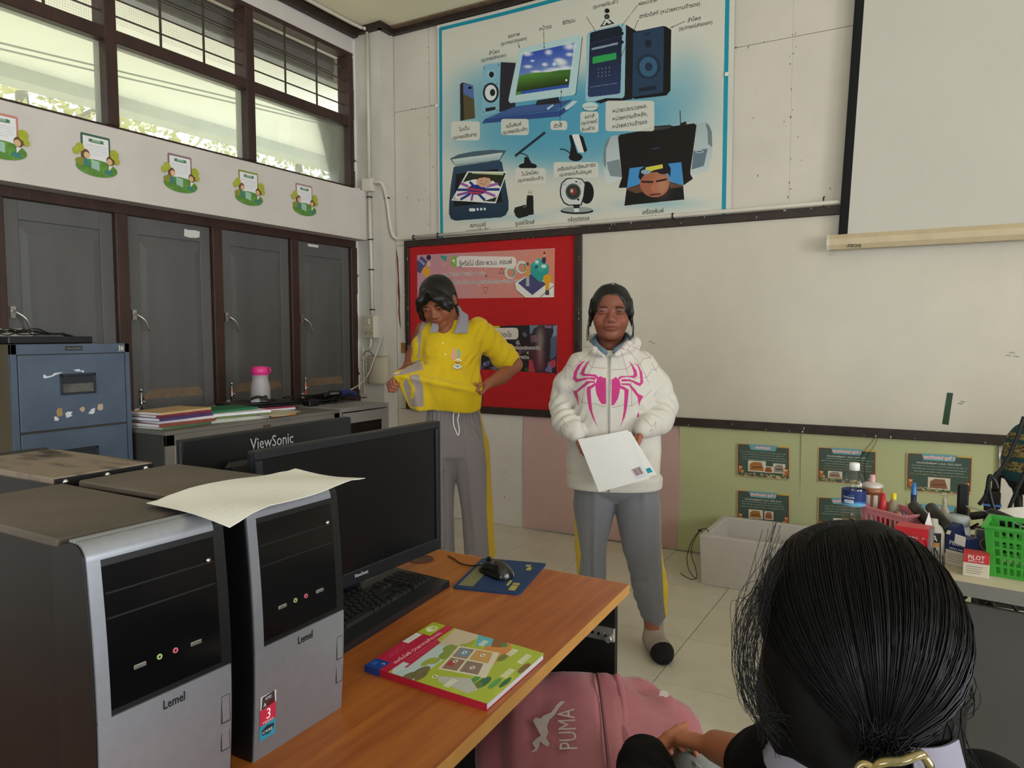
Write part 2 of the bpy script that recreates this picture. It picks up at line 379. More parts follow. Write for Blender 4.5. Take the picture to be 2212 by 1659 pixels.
# plaster scars and nail marks
sc=MB(); rr=random.Random(3)
scar=mat('scar','#6a5e50',.9,var=.3)
for i in range(190):
    if i<70: x=rr.choice(xs[1:5])+rr.gauss(0,.012); z=rr.uniform(2.15,3.6)
    elif i<105: x=rr.uniform(-3.55,.3); z=3.048+rr.gauss(0,.006)
    else: x=rr.uniform(-3.5,.2); z=rr.choice((rr.uniform(2.1,3.55),rr.uniform(.05,.75)))
    a=rr.uniform(.001,.0035); h=rr.uniform(.002,.009); sc.prism([(-a,-h),(a*.7,-h*.8),(a,h*.4),(0,h),(-a*.8,h*.5)],(x,4.529,z),(1,0,0),(0,0,1),(0,-.0012,0))
stuff(sc.build('nail_scars',scar,wb))
# corner column
co=room_box('wall_column',[((-4.0,4.37,0),(-3.61,4.60,ZC-.001))],mat('column_paint','#ccc7bb',.65,var=.05,vs=4,bump=.12,bs=25))
br=MB(); pts=[(0,2.02),(.006,1.9),(.012,1.8),(.008,1.7),(.016,1.62),(.012,1.54),(.022,1.46),(.034,1.42),(.03,1.46),(.024,1.55),(.028,1.66),(.02,1.8),(.014,1.95)]
br.prism([(x,z) for x,z in pts],(-3.603,4.528,0),(1,0,0),(0,0,1),(0,-.003,0)); br.build('broken_plaster',mat('bare_brick','#6b3524',.9,var=.3,vs=40),co)
# left wall
wl=room_box('wall_left',[((-4.05,-4.6,2.083),(XB,4.369,2.447)),((-4.05,-4.6,3.475),(XW,4.369,ZC)),((-4.0,-4.6,0),(XW+.03,4.369,.86)),((-4.05,-4.6,.86),(XW-.02,.06,2.083)),((-4.05,-4.6,2.447),(XW-.02,-.40,3.475))],bandw)
room_box('wall_right',[((3.5,-4.6,0),(3.65,4.529,.95)),((3.5,-4.6,2.9),(3.65,4.529,ZC)),((3.5,-4.6,.95),(3.65,-3.6,2.9)),((3.5,-1.9,.95),(3.65,-1.4,2.9)),((3.5,.2,.95),(3.65,.75,2.9)),((3.5,2.4,.95),(3.65,4.529,2.9))],wallw)
room_box('wall_rear',[((-3.86,-4.0,0),(-2.5,-3.88,ZC)),((1.3,-4.0,0),(3.5,-3.88,ZC)),((-2.5,-4.0,2.5),(1.3,-3.88,ZC)),((-2.5,-4.0,0),(1.3,-3.88,.5))],wallw)
# clerestory window
w1=struct(link('window_1',None)); 
def wbar(name,lo,hi,par,m=brown,bev=.004): return MB().b2(lo,hi,0,bev).build(name,m,par)
D0,D1=XW-.10,XW
wbar('window_sill',(D0,-.40,2.447),(D1,4.369,2.492),w1); wbar('window_head',(D0,-.40,3.445),(D1,4.369,3.476),w1); wbar('transom',(D0,-.40,2.932),(D1,4.369,3.002),w1)
ml=[-.40,.56,1.49,2.425,3.355,4.305]
for y in ml: wbar('mullion',(D0-.01,y,2.492),(D1+.004,y+(.066 if y<4 else .06),3.446),w1)
dusty=glass_mat('dusty_glass',(.96,.97,.93,1),.20,(.92,.93,.86,1))
barm=mat('rusty_bar','#4a4034',.6,metal=.3,var=.3,vs=30)
net=MB()
for a,b in zip(ml[:-1],ml[1:]):
    a+=.066
    MB().b2((XW-.055,a,2.492),(XW-.051,b,2.933)).build('pane',dusty,w1)
    for z in (3.09,3.18,3.27,3.36): wbar('bar',(XW-.045,a,z-.004),(XW-.037,b,z+.004),w1,barm,.001)
    for k in (1,2): yy=a+(b-a)*k/3; wbar('bar',(XW-.037,yy-.007,3.0),(XW-.030,yy+.007,3.447),w1,barm,.001)
    zb=3.06 if 2.3<a<3.3 else 3.0
    n=int((b-a)/.0135)
    for i in range(1,n): y=a+(b-a)*i/n; net.b2((XW-.0665,y-.0003,zb),(XW-.0665,y+.0003,3.447))
    for i in range(33):
        z=3.0+.0135*i
        if z>zb: net.b2((XW-.0675,a,z-.0003),(XW-.0672,b,z+.0003))
stuff(net.build('wire_netting',barm,w1))
# shuttered window under the band
w2=struct(link('window_2',None)); sy=[.60,1.226,1.853,2.476,3.093,3.727,4.33]
wbar('window_head',(XW-.06,.06,2.028),(XW,4.369,2.084),w2); wbar('window_sill',(XW-.06,.06,.86),(XW+.02,4.369,.905),w2)
for y in sy+[.06]: wbar('post',(XW-.06,y-.035,.905),(XW+.012,y+.035,2.03),w2)
cau=MB(); rr=random.Random(5)
for z0,z1 in ((.95,2.03),(2.45,3.46)):
    z=z0
    while z<z1:
        h=rr.uniform(.03,.16); cau.b2((XW-.02,4.362-rr.uniform(.003,.012),z),(XW+.0135,4.3692,z+h)); z+=h+rr.choice((0,0,0,0,.02))
cau.build('flaking_paint',whitep,w2)
edgem=mat('lower_moulding','#7d6a55',.6,var=.15,vs=20)  # paler brown, only on the bottom slope of each raised field
torn=mat('torn_label','#d8d5cf',.8,var=.05)
for k in range(len(sy)-1):
    a,b=sy[k]+.035,sy[k+1]-.035
    sh=MB(); sh.b2((XW-.055,a+.004,.907),(XW-.022,b-.004,2.026),0,.002)
    # moulded field: sunk border with a raised middle
    for lo,hi in (((XW-.024,a+.004,.907),(XW-.012,a+.075,2.026)),((XW-.024,b-.075,.907),(XW-.012,b-.004,2.026)),((XW-.024,a+.075,.907),(XW-.012,b-.075,.965)),((XW-.024,a+.075,1.93),(XW-.012,b-.075,2.026))): sh.b2(lo,hi,0,.003)
    so=sh.build('shutter',shutm,w2)
    fd=MB(); y0,y1,z0,z1=a+.115,b-.115,1.06,1.86; i=.06
    vs=[(XW-.023,y0-i,z0-i),(XW-.023,y1+i,z0-i),(XW-.023,y1+i,z1+i),(XW-.023,y0-i,z1+i),(XW-.0125,y0,z0),(XW-.0125,y1,z0),(XW-.0125,y1,z1),(XW-.0125,y0,z1)]
    fd.add(vs,[(4,5,6,7),(1,2,6,5),(2,3,7,6),(3,0,4,7)],0); fd.add(vs,[(0,1,5,4)],1); fd.build('raised_field',[shutm,edgem],so)
    h=MB(); yy=a+.025; h.b2((XW-.012,yy-.012,1.455),(XW+.004,yy+.012,1.51)); h.tube(spline([(XW+.003,yy,1.49),(XW+.03,yy+.005,1.48),(XW+.045,yy+.035,1.45),(XW+.04,yy+.06,1.395)],5),[.006]*15+[.005],8); h.build('handle',steel,so)
    bt=MB(); yy=a+.05; bt.cyl((XW-.002,yy,.905),(XW-.002,yy,1.06),.006,n=8); bt.b2((XW-.013,yy-.016,.95),(XW+.002,yy+.016,.975)); bt.b2((XW-.013,yy-.016,1.0),(XW+.002,yy+.016,1.02)); bt.cyl((XW-.002,yy,1.055),(XW-.002,yy,1.07),.009,n=8); bt.tube([(XW,yy,1.0),(XW+.012,yy+.02,.995)],.004,6); bt.build('bolt',chrome,so)
    if k==3:
        t=MB(); t.prism([(-.055,-.02),(-.02,-.026),(.03,-.022),(.05,-.016),(.054,.018),(.02,.022),(-.03,.019),(-.052,.022)],(XW-.0118,2.93,1.975),(0,1,0),(0,0,1),(.001,0,0)); t.build('torn_label',torn,so)
    if k>=3:
        t=MB(); t.prism([(-.03,0),(.03,0),(.028,.05),(.01,.055),(-.028,.045)],(XW-.0118,a+.028,.908),(0,1,0),(0,0,1),(.001,0,0)); t.build('torn_label',torn,so)
    if k==5:
        t=MB(); t.prism([(-.05,-.009),(.05,-.009),(.052,.008),(-.05,.009)],(XW-.0118,a+.16,2.005),(0,1,0),(0,0,1),(.001,0,0)); t.build('torn_label',torn,so)
# ---------------------------------------------------------------- outside the clerestory
room_box('soffit_outside',[((-5.8,-6,3.29),(-4.135,14,3.33))],mat('white_soffit','#e2e2d6',.8,var=.03))
room_box('beam_outside',[((-5.95,-6,3.19),(-5.75,14,3.34))],mat('grey_beam','#a5a99b',.8,var=.1))
room_box('unseen_roof',[((-6.2,-6,3.9),(4.6,14,4.0))],mat('roof_sheet','#8b8578',.8))  # unseen roof slab over the ceiling, added to block the sun
bo=struct(link('eave_boards_outside',None)); bm_=mat('weathered_board','#77736b',.8,var=.25,vs=6,stretch=(1,.12,3),bump=.3,bs=40)
for k in range(3): MB().b2((-4.13+.006*k,-1,3.335+.06*k),(-4.11+.006*k,4.42,3.392+.06*k),0,.003).build('eave_board',bm_,bo)
gr=room_box('ground_outside',[((-40,-20,-.4),(-4.06,40,-.3))],mat('ground_bounce','#b5b2a0',.95,var=.2,vs=3))  # unseen ground, made pale to bounce sunlight up to the soffit
wr=MB()
for dz in (0,.033): wr.tube(spline([(-4.6,-.5,2.80-dz),(-4.6,2.28,3.006-dz),(-4.6,3.98,3.14-dz),(-4.6,4.9,3.19-dz*.5)],8),.006,6)
tag(wr.build('wires',mat('grey_cable','#6d7266',.6)),'pair of grey cables slung outside behind the high window panes','cable')
# trees beyond
def tree(x,y,h,rad,label,col,col2,n,seed):
    t=thing('tree',label,'tree',(x,y,-.3),0,'trees outside the high windows'); r=np.random.default_rng(seed)
    tk=MB(); tk.tube(spline([(0,0,0),(.08,.05,h*.3),(-.05,.1,h*.6),(0,0,h*.9)],5),np.linspace(.16,.04,16),8)
    for k in range(5):
        a=r.uniform(0,6.28); z=h*r.uniform(.35,.6); tk.tube(spline([(0,0,z),(math.cos(a)*rad*.4,math.sin(a)*rad*.4,z+.5),(math.cos(a)*rad*.8,math.sin(a)*rad*.8,z+.9)],4),np.linspace(.06,.015,9),6)
    tk.build('trunk',mat('bark','#5a5040',.9,var=.3,vs=15),t)
    c=r.normal(size=(n,3)); c/=np.linalg.norm(c,axis=1)[:,None]; c*=(r.uniform(.25,1,(n,1))**.45)*np.array([rad,rad,h*.38]); c[:,2]+=h*.60
    a=r.normal(size=(n,3)); a/=np.linalg.norm(a,axis=1)[:,None]; b=np.cross(a,r.normal(size=(n,3))); b/=np.linalg.norm(b,axis=1)[:,None]; s=r.uniform(.035,.085,(n,1))
    V=np.stack([c-a*s,c+b*s*.45,c+a*s,c-b*s*.45],1).reshape(-1,3); me=bpy.data.meshes.new('foliage'); me.from_pydata(V.tolist(),[],np.arange(4*n).reshape(-1,4).tolist()); me.materials.append(mat('leaf_'+col[1:],col,.5,var=.3,vs=2,col2=col2))
    stuff(link('foliage',me,t))
tree(-9.0,4.6,6.4,1.9,'yellow-green tree outside behind the left and middle high window panes','#8a8f3a','#c9c06a',7500,1)
tree(-9.4,9.2,6.0,2.0,'grey-green tree outside seen low in the high window pane nearest the column','#7f8a58','#c0bd84',7500,2)
tree(-10.8,.2,6.2,1.9,'dark green tree outside behind the high window pane farthest from the column','#6a7a40','#b3b060',6000,3)
# ================================================================ PRINTS ON THE BACK WALL
def plane_to(x0,x1,z0,z1,yp,W):
    k=W/(x1-x0); H=int((z1-z0)*k)
    def to(px,py): p=P(px,py,'y',yp); return ((p[0]-x0)*k,(z1-p[2])*k)
    return W,H,to
def crop(ox,oy,s): return lambda *pts:[(ox+s*x,oy+s*y) for x,y in pts]
# ---- the big hardware banner
BX0,BX1,BZ0,BZ1=-3.195,-1.075,2.075,3.60
W_,H_,to_=plane_to(BX0,BX1,BZ0,BZ1,4.512,1500)
c=Cv(W_,H_,'#d9d6c8',to_); K=W_/(BX1-BX0)
A=crop(940,0,340/2169); B=crop(1240,0,360/2212); Cc=crop(950,240,340/2089); D=crop(1270,220,340/2089)
def E1(F,x,y,rx,ry,col,al=1,**k):
    (a,b),=F((x,y)); s={A:.1568,B:.1627,Cc:.1628,D:.1628}[F]; c.ell(a,b,rx*s,ry*s,col,al,**k)
for x,y,rx,ry,al in ((1215,235,260,75,.95),(1150,300,190,60,.8),(1330,260,150,80,.7),(1480,170,60,70,.35),(1060,185,80,50,.45),(1240,330,140,50,.4)): c.ell(x,y,rx,ry,'#4f9fbe',al,soft=1.4)
c.ell(1040,470,70,9,'#8fc0cf',.6,soft=1);c.ell(1420,440,90,12,'#7fb6c6',.6,soft=1);c.ell(1140,468,40,8,'#8fc0cf',.5,soft=1);c.ell(1245,455,50,8,'#8fc0cf',.5,soft=1)
# modem
c.poly(A((340,1165),(372,1135),(525,1180),(552,1625),(345,1665)),'#2b2622'); c.poly(A((385,1150),(522,1182),(538,1370),(385,1290)),'#5870ad'); c.poly(A((385,1290),(538,1370),(550,1620),(400,1650)),'#5b5237'); E1(A,478,1210,28,18,'#141418')
# left loudspeaker
c.poly(A((655,920),(690,895),(905,858),(888,1545),(640,1595)),'#86b9cd'); c.poly(A((905,858),(1110,868),(1112,1500),(888,1545)),'#2b2832')
for q in ((775,1030,60,62,'#9cc6d4'),(778,1030,36,42,'#1b1e22'),(770,1280,112,138,'#1f2226'),(770,1280,84,110,'#dfe5e6'),(795,1278,38,50,'#1d1f22')): E1(A,*q)
c.poly(A((700,1490),(835,1472),(835,1515),(700,1540)),'#1d232b')
for q in ((680,942),(875,900),(668,1545),(860,1525),(685,1185),(858,1155)): E1(A,*q,9,9,'#24343e')
# keyboard and stand
c.poly([(1048,257),(1112,231),(1236,215),(1205,240)],'#42629d'); c.poly([(1041,267),(1048,257),(1207,240),(1238,222),(1236,232),(1209,252)],'#2f4c8a')
for k in range(5): c.line([(1072+k*9,251-k*4.6),(1200+k*8,237-k*4.4)],3,'#2b3f6e')
for k in range(22): c.line([(1080+k*6,250-k*.7),(1108+k*5.5,234-k*.8)],1.6,'#6d8cc0',.7)
c.poly(A((1410,1390),(1700,1335),(1730,1425),(1385,1455)),'#26262c'); c.poly(A((1545,1490),(1625,1440),(1640,1455),(1555,1520)),'#b9d2da'); c.poly(A((1790,1480),(1900,1390),(1965,1395),(1850,1500),(1800,1520)),'#c4d7da')
# monitor with a plain meadow picture
c.poly(A((1150,690),(1170,670),(1985,475),(2025,505),(1935,1290),(1910,1310),(1040,1425),(1015,1390)),'#bcd8da'); c.poly(A((2025,505),(2032,520),(1942,1300),(1910,1318),(1935,1290)),'#23303a')
scr=A((1205,745),(1915,590),(1840,1205),(1110,1315)); c.poly(scr,'#3450b4',col2='#a9c4dc')
for x,y,rx,ry in ((1270,745,60,28),(1850,640,70,45),(1560,720,45,35),(1340,840,25,14),(1510,890,35,25),(1700,830,55,30),(1740,865,70,45),(1640,885,25,25),(1850,750,45,25),(1280,920,50,22),(1680,960,140,26),(1800,935,80,28),(1400,990,70,18),(1540,985,60,14)): E1(A,x,y,rx*1.15,ry*1.1,'#f0f2f2',.9,soft=1.6)
c.poly(A((1160,1055),(1240,1025),(1350,1005),(1600,990),(1865,958),(1845,1160),(1122,1272)),'#5d9a3c',col2='#24330f'); c.poly(A((1600,990),(1720,965),(1865,958),(1858,1040),(1600,1010)),'#41702c',.8)
c.poly(A((1122,1272),(1845,1160),(1840,1205),(1110,1315)),'#3455ae'); c.poly(A((1122,1272),(1190,1262),(1184,1303),(1112,1314)),'#4c9a3c'); E1(A,1808,1105,16,18,'#e8ece6')
# computer tower
c.poly(B((165,470),(190,425),(640,312),(690,335),(668,1270),(640,1300),(420,1300),(270,1345),(160,1345),(150,1300)),'#9cc3cf'); c.poly(B((690,330),(835,418),(785,800),(770,1310),(665,1330),(420,1345),(350,1372),(270,1345),(420,1300),(640,1300),(668,1270)),'#16151b')
c.poly(B((212,450),(235,430),(600,345),(640,385),(612,1225),(585,1242),(205,1288),(180,1265)),'#151b2c',col2='#2a3c66'); c.poly(B((230,640),(580,562),(582,592),(230,668)),'#8ea0b4'); c.poly(B((243,757),(558,697),(562,785),(243,847)),'#2fa552'); c.line(B((215,1155),(570,1100)),2.5,'#7f8ca0'); c.line(B((212,580),(620,485)),2,'#3c4660')
for i in range(4):
    for j in range(3): c.line(B((320+i*48,905+j*50-i*6),(322+i*48,925+j*50-i*6)),2,'#b8c6d8')
E1(B,640,445,20,24,'#101522'); E1(B,640,560,20,24,'#101522')
# right loudspeaker
c.poly(B((785,435),(820,420),(1175,345),(1215,350),(1290,395),(1278,1200),(1225,1265),(800,1312),(770,1290)),'#0f1014'); c.poly(B((785,435),(1175,350),(1195,380),(1180,1225),(770,1285)),'#27405a')
for q in ((985,880,165,170,'#1e3247'),(985,885,122,132,'#39607f'),(990,885,52,58,'#1e3247'),(985,575,48,52,'#172535')): E1(B,*q)
c.poly(B((860,1165),(1090,1130),(1090,1185),(860,1215)),'#172535'); c.poly(B((930,440),(1005,425),(1005,465),(930,478)),'#1a2c40')
# webcam, mouse
E1(B,440,165,62,58,'#d2d2c6'); E1(B,440,148,34,32,'#0f0f0f'); c.poly(B((345,362),(410,265),(470,262),(540,315)),'#16171a'); c.poly(B((375,345),(420,262),(455,262),(500,310)),'#d9dad2'); E1(B,438,320,20,16,'#16171a'); E1(B,438,225,36,34,'#1d1f1f'); E1(B,436,226,18,18,'#55605a')
E1(B,215,1430,108,46,'#1d2a33'); E1(B,215,1412,108,58,'#c9dbd6'); c.line(B((112,1425),(318,1415)),2,'#5c7078')
# lower row: scanner
c.poly(Cc((130,1230),(150,1000),(190,745),(215,735),(800,655),(830,680),(915,1190),(915,1310),(880,1380),(820,1410),(210,1455),(150,1430),(125,1360)),'#2f4960',col2='#21354a'); c.poly(Cc((225,835),(775,768),(838,1205),(190,1268)),'#171313'); c.poly(Cc((140,632),(250,575),(450,535),(700,512),(888,522),(800,655),(215,725)),'#4d626c'); c.poly(Cc((165,640),(842,548),(795,645),(215,718)),'#d3dedc',col2='#9fb4b6')
c.poly(Cc((375,800),(898,804),(748,1226),(160,1186)),'#ecece6'); c.poly(Cc((390,815),(880,820),(740,1205),(185,1170)),'#26301f'); c.poly(Cc((430,815),(850,820),(845,850),(440,830)),'#b9c49a')
c.poly(Cc((300,950),(470,905),(700,915),(815,1010),(760,1140),(560,1205),(200,1165),(240,1040)),'#efece6')
for a,b,cl in (((380,1000),(290,960),'#a45fa8'),((450,985),(410,945),'#2e2f80'),((370,1045),(245,1045),'#27407e'),((385,1080),(245,1115),'#8d4f9a'),((410,1100),(290,1170),'#2b3484'),((445,1110),(430,1180),'#94469a'),((520,1095),(600,1180),'#2b3484'),((610,1075),(735,1125),'#a45fa8'),((630,1040),(790,1040),'#27407e'),((630,1000),(770,965),'#a45fa8')): c.line(Cc(a,b),13,cl)
E1(Cc,500,1045,125,68,'#2c3180'); c.line(Cc((385,1030),(600,1060)),9,'#c23a4c'); c.line(Cc((400,1078),(560,1092)),8,'#c23a4c')
E1(Cc,590,935,95,78,'#d9ab8a'); c.poly(Cc((500,915),(520,860),(600,838),(700,850),(715,900),(690,940),(670,890),(600,880),(530,890)),'#3a2418'); E1(Cc,555,925,10,6,'#5a3a2a'); E1(Cc,625,932,10,6,'#5a3a2a'); c.line(Cc((545,965),(615,972)),3,'#a5604c')
c.rrect(*Cc((395,1290))[0],*Cc((480,1332))[0],3,'#dfe6e6'); [E1(Cc,x,1305-(x-510)*.05,17,20,'#dfe6e6') for x in (510,557,603)]
# microphone, card reader, memory stick, digital camera
c.line(Cc((1395,290),(1010,590)),13,'#202a33'); c.line(Cc((1070,560),(1130,570),(1170,600),(1200,680)),5,'#1a1c20'); E1(Cc,1170,730,122,45,'#14161a'); c.poly(Cc((1120,690),(1125,620),(1145,602),(1185,625),(1220,690)),'#17181c')
c.line(Cc((1600,505),(1660,510),(1740,560)),5,'#15161a'); c.poly(Cc((1720,325),(1755,312),(1830,560),(1790,660),(1720,640),(1745,450)),'#15161a'); c.poly(Cc((1755,312),(1850,305),(1920,550),(1845,545)),'#e4e6e4'); c.poly(Cc((1850,310),(1905,340),(1960,520),(1920,552)),'#101114'); E1(Cc,1805,610,92,55,'#121316')
c.poly(Cc((1170,1040),(1235,1045),(1230,1125),(1165,1115)),'#cfc9b4'); c.poly(Cc((1160,1115),(1240,1120),(1245,1370),(1150,1385),(1150,1180)),'#161616'); c.poly(Cc((985,1330),(1000,1280),(1140,1240),(1180,1300),(1175,1390),(1050,1425),(1010,1395)),'#191a17'); E1(Cc,1180,1080,6,9,'#222'); E1(Cc,1210,1083,6,9,'#222'); c.line(Cc((1110,1275),(1150,1260)),4,'#8a8a80')
E1(Cc,1950,1080,95,150,'#121315'); c.poly(Cc((1590,1050),(1610,950),(1680,890),(1800,878),(1890,900),(1935,960),(1915,1130),(1880,1250),(1700,1255),(1640,1220),(1595,1130)),'#141618'); c.poly(Cc((1605,1050),(1625,960),(1690,903),(1800,890),(1885,912),(1922,965),(1902,1125),(1868,1235),(1705,1240),(1650,1205),(1612,1130)),'#d6d8d4')
for q in ((1768,1068,105,110,'#56645f'),(1768,1068,88,92,'#2b3634'),(1768,1065,55,50,'#7a3b33'),(1750,1055,20,26,'#c9b6a5'),(1650,965,32,24,'#bfc4c0'),(1862,955,22,22,'#bfc4c0'),(1810,935,14,12,'#1c1c1c'),(1835,1172,18,14,'#1c1c1c')): E1(Cc,*q)
E1(Cc,1815,1325,222,40,'#101214'); E1(Cc,1815,1305,210,38,'#9aa4a2'); c.poly(Cc((1765,1250),(1855,1245),(1850,1290),(1780,1290)),'#1a1c1c'); c.poly(Cc((1775,1290),(1840,1285),(1845,1335),(1780,1340)),'#dfe2df')
# printer with its print
c.line(D((1222,118),(1228,300)),3.5,'#15120f'); c.poly(D((1225,285),(1300,255),(1310,300),(1225,310)),'#1b1b1c'); c.line(D((1310,290),(1325,262),(1390,250)),4,'#a8b4b6')
c.poly(D((395,440),(330,450),(270,480),(225,570),(203,700),(205,820),(230,1040),(280,1090),(455,1010)),'#aab8bc',col2='#d5dcdc'); c.poly(D((250,800),(420,760),(455,1000),(300,985),(270,900)),'#6f8288',.8); c.poly(D((270,480),(300,470),(245,620),(240,900),(205,820),(203,700),(225,570)),'#5f7076',.7)
c.poly(D((1440,285),(1560,272),(1610,310),(1645,400),(1652,700),(1600,900),(1560,935),(1365,975)),'#aab8bc',col2='#c9d2d2'); c.poly(D((1400,650),(1590,620),(1540,850),(1375,900)),'#586d7e',.85); c.poly(D((1560,272),(1610,310),(1645,400),(1650,600),(1595,560),(1590,400)),'#5f7076',.8); E1(D,1480,660,55,18,'#e4ecee'); E1(D,1480,660,46,11,'#56687a')
c.poly(D((400,470),(430,432),(700,385),(740,355),(880,320),(1080,305),(1130,320),(1410,285),(1442,310),(1362,900),(1360,960),(1395,1020),(1270,1110),(1240,800),(555,885),(520,1140),(408,1142),(455,1005)),'#15100d'); c.poly(D((740,375),(900,330),(1090,318),(1110,335),(1000,365),(760,392)),'#3a3f40'); c.poly(D((840,615),(955,600),(955,622),(840,636)),'#33406a',.8)
pic=D((555,882),(1240,800),(1282,1297),(485,1378)); c.poly(pic,'#4592cf'); c.poly(D((515,1150),(700,1090),(1080,1060),(1265,1110),(1282,1297),(485,1378)),'#12100f')
c.poly(D((520,1150),(690,1100),(720,1200),(640,1215),(520,1170)),'#7a5040',.8); c.poly(D((1080,1070),(1262,1105),(1260,1130),(1100,1150)),'#7a5040',.8)
E1(D,885,1085,200,185,'#a9654c'); E1(D,985,1100,95,150,'#c99a78',.6,soft=1); c.poly(D((672,1000),(690,900),(780,840),(1060,815),(1100,880),(1095,1000),(1060,940),(900,930),(760,950),(700,1040)),'#121528'); c.poly(D((765,870),(990,828),(998,880),(890,905),(770,950)),'#d9cf4c'); E1(D,770,930,65,32,'#8fb0c0'); E1(D,1000,925,75,36,'#1a1416')
c.line(D((720,1060),(860,1065)),9,'#3a1d14'); c.line(D((915,1055),(1040,1030)),9,'#3a1d14'); c.poly(D((860,1090),(910,1090),(945,1165),(880,1190),(840,1165)),'#bb7658',.9); c.line(D((830,1235),(960,1225)),7,'#5e2620')
# captions (white plates where the photo has them)
for x0,y0,x1,y1 in ((975,262,1037,303),(1083,257,1143,292),(1190,261,1226,281),(1254,241,1293,286),(1308,217,1413,283),(1113,363,1179,397),(1196,350,1293,384)): c.rrect(x0,y0,x1,y1,6,'#dcd8cc',.93)
def lab(t,x,y,h,wd=None,**k): c.text(t,x,y,h,'#23211d',width=wd,**k)
lab('โมเด็ม',1003,278,11,22); lab('(อุปกรณ์สื่อสาร)',1004,294,10,52); lab('แป้นพิมพ์',1111,270,11,32); lab('(อุปกรณ์รับเข้า)',1113,283,10,54); lab('ตัวชี้',1206,272,11,17)
lab('เมาส์',1274,251,11,20); lab('(อุปกรณ์',1273,264,10,34); lab('รับเข้า)',1271,278,10,28)
for i,t in enumerate(('หน่วยประมวลผล,','หน่วยความจำหลัก,','หน่วยความจำรอง')): lab(t,1360,234+17*i,12,74)
lab('ไมโครโฟน',1145,374,11,36); lab('(อุปกรณ์รับเข้า)',1146,387,10,54); lab('เครื่องอ่าน/เขียนการ์ด',1245,361,11,82); lab('(อุปกรณ์เก็บข้อมูล)',1243,374,10,70)
lab('สแกนเนอร์',1033,486,12,34); lab('(อุปกรณ์รับเข้า)',1032,498,10,50); lab('ยูเอสบีไดรฟ์',1134,481,12,40); lab('กล้องดิจิตอล',1249,473,12,46); lab('เครื่องพิมพ์',1411,457,13,46); lab('(อุปกรณ์ส่งออก)',1410,469,10,66); lab('(อุปกรณ์รับเข้า)',1134,493,10,48); lab('(อุปกรณ์รับเข้า)',1250,485,10,50)
lab('ลำโพง',1067,113,11,22); lab('(อุปกรณ์ส่งออก)',1066,125,10,54); lab('จอภาพ',1109,76,11,25); lab('(อุปกรณ์ส่งออก)',1109,89,10,56); lab('หน้าจอ',1178,60,12,26); lab('ซีดีรอม',1229,47,12,27)
lab('(อุปกรณ์รับเข้า)',1308,10,10,54); lab('ฟลอปปีดิสก์',1400,4,11,42); lab('ฮาร์ดดิสก์ (หน่วยความจำรอง)',1445,22,12,130); lab('ลำโพง',1499,41,12,28); lab('(อุปกรณ์ส่งออก)',1502,55,11,72)
for a,b in (((1118,92),(1122,104)),((1174,68),(1175,106)),((1210,266),(1213,194)),((1479,46),(1448,60))): c.arrow(a,b,2.2)
for l in (((1267,37),(1288,70)),((1377,12),(1342,58)),((1379,43),(1370,64),(1351,100),(1342,122))): c.line(l,2,'#1a1a1a')
# creases of the hung cloth print and the cyan border
c.rect(0,0,1500,26,'#1f95ab',raw=False) if False else None
for x0,y0,x1,y1 in ((10,14,28,H_),(1460,0,1478,H_),(10,14,1478,32)): c.poly([(x0,y0),(x1,y0),(x1,y1),(x0,y1)],'#1b93ab',raw=True)
banm=print_mat('hardware_banner_print',c,.5,.35)
def banf(u,v): return (BX0+(BX1-BX0)*u-.004*math.sin(v*5)*(1-u)*.8,4.512-.006*math.sin(u*9+v*3)*math.sin(v*7+u*2)*min(1,8*u*(1-u))-.003*math.exp(-((u-.08)**2+(v-.9)**2)*60),BZ0+(BZ1-BZ0)*v)
bn=sheet('hardware_banner',banm,banf,40,28,.0012,None,None,(0,-1,0)); tag(bn,'large hanging banner of labelled computer equipment with a cyan border, high on the back wall','banner')
for px,py in ((1570,160),(947,58),(943,228)):
    p=P(px,py,'y',4.50); MB().box(p,(.022,.004,.022),0,.001,M=None).build('pinned_tab',whitep,bn)
# ---- noticeboard and whiteboard
nb=thing('notice_board','dark framed board with red cloth field on the left beside the whiteboard','notice board',(-2.78,4.527,1.43))
redm=mat('red_felt','#b80d12',.9,var=.07,vs=25,bump=.2,bs=200,sheen=.2)
def wl_(lo,hi): return np.array(lo)-np.array((-2.78,4.527,1.43)),np.array(hi)-np.array((-2.78,4.527,1.43))
def nbox(name,lo,hi,m,par,bev=.003):
    a,b=wl_(lo,hi); return MB().b2(a,b,0,bev).build(name,m,par)
nbox('red_field',(-3.47,4.512,.85),(-2.09,4.527,2.03),redm,nb,0)
for lo,hi in (((-3.507,4.495,2.028),(-2.0525,4.528,2.078)),((-3.507,4.495,.803),(-2.0525,4.528,.853)),((-3.507,4.495,.853),(-3.467,4.528,2.028)),((-2.0925,4.495,.853),(-2.0525,4.528,2.028))): nbox('frame_rail',lo,hi,darkw,nb)
fk=MB(); rr=random.Random(9)
for i in range(44):
    s=rr.random()
    if s<.45: x=rr.uniform(-3.5,-2.06); z=rr.choice((2.03,2.076,.85)); q=(rr.uniform(.002,.007),.0025)
    else: x=rr.choice((-3.503,-3.475,-2.056)); z=rr.uniform(.9,2.0); q=(.0025,rr.uniform(.004,.022))
    a,b=wl_((x-q[0]/2,4.4935,z-q[1]/2),(x+q[0]/2,4.4955,z+q[1]/2)); fk.b2(a,b)
stuff(fk.build('chipped_paint',mat('chipped_paint','#c9c4b8',.8),nb))
wbd=thing('whiteboard','long cream whiteboard in a chipped dark frame across the back wall','whiteboard',(-.4,4.527,1.43))
WO=np.array((-.4,4.527,1.43))
wbm=mat('whiteboard_face','#cec6b6',.32,var=.05,vs=2,spec=.45)
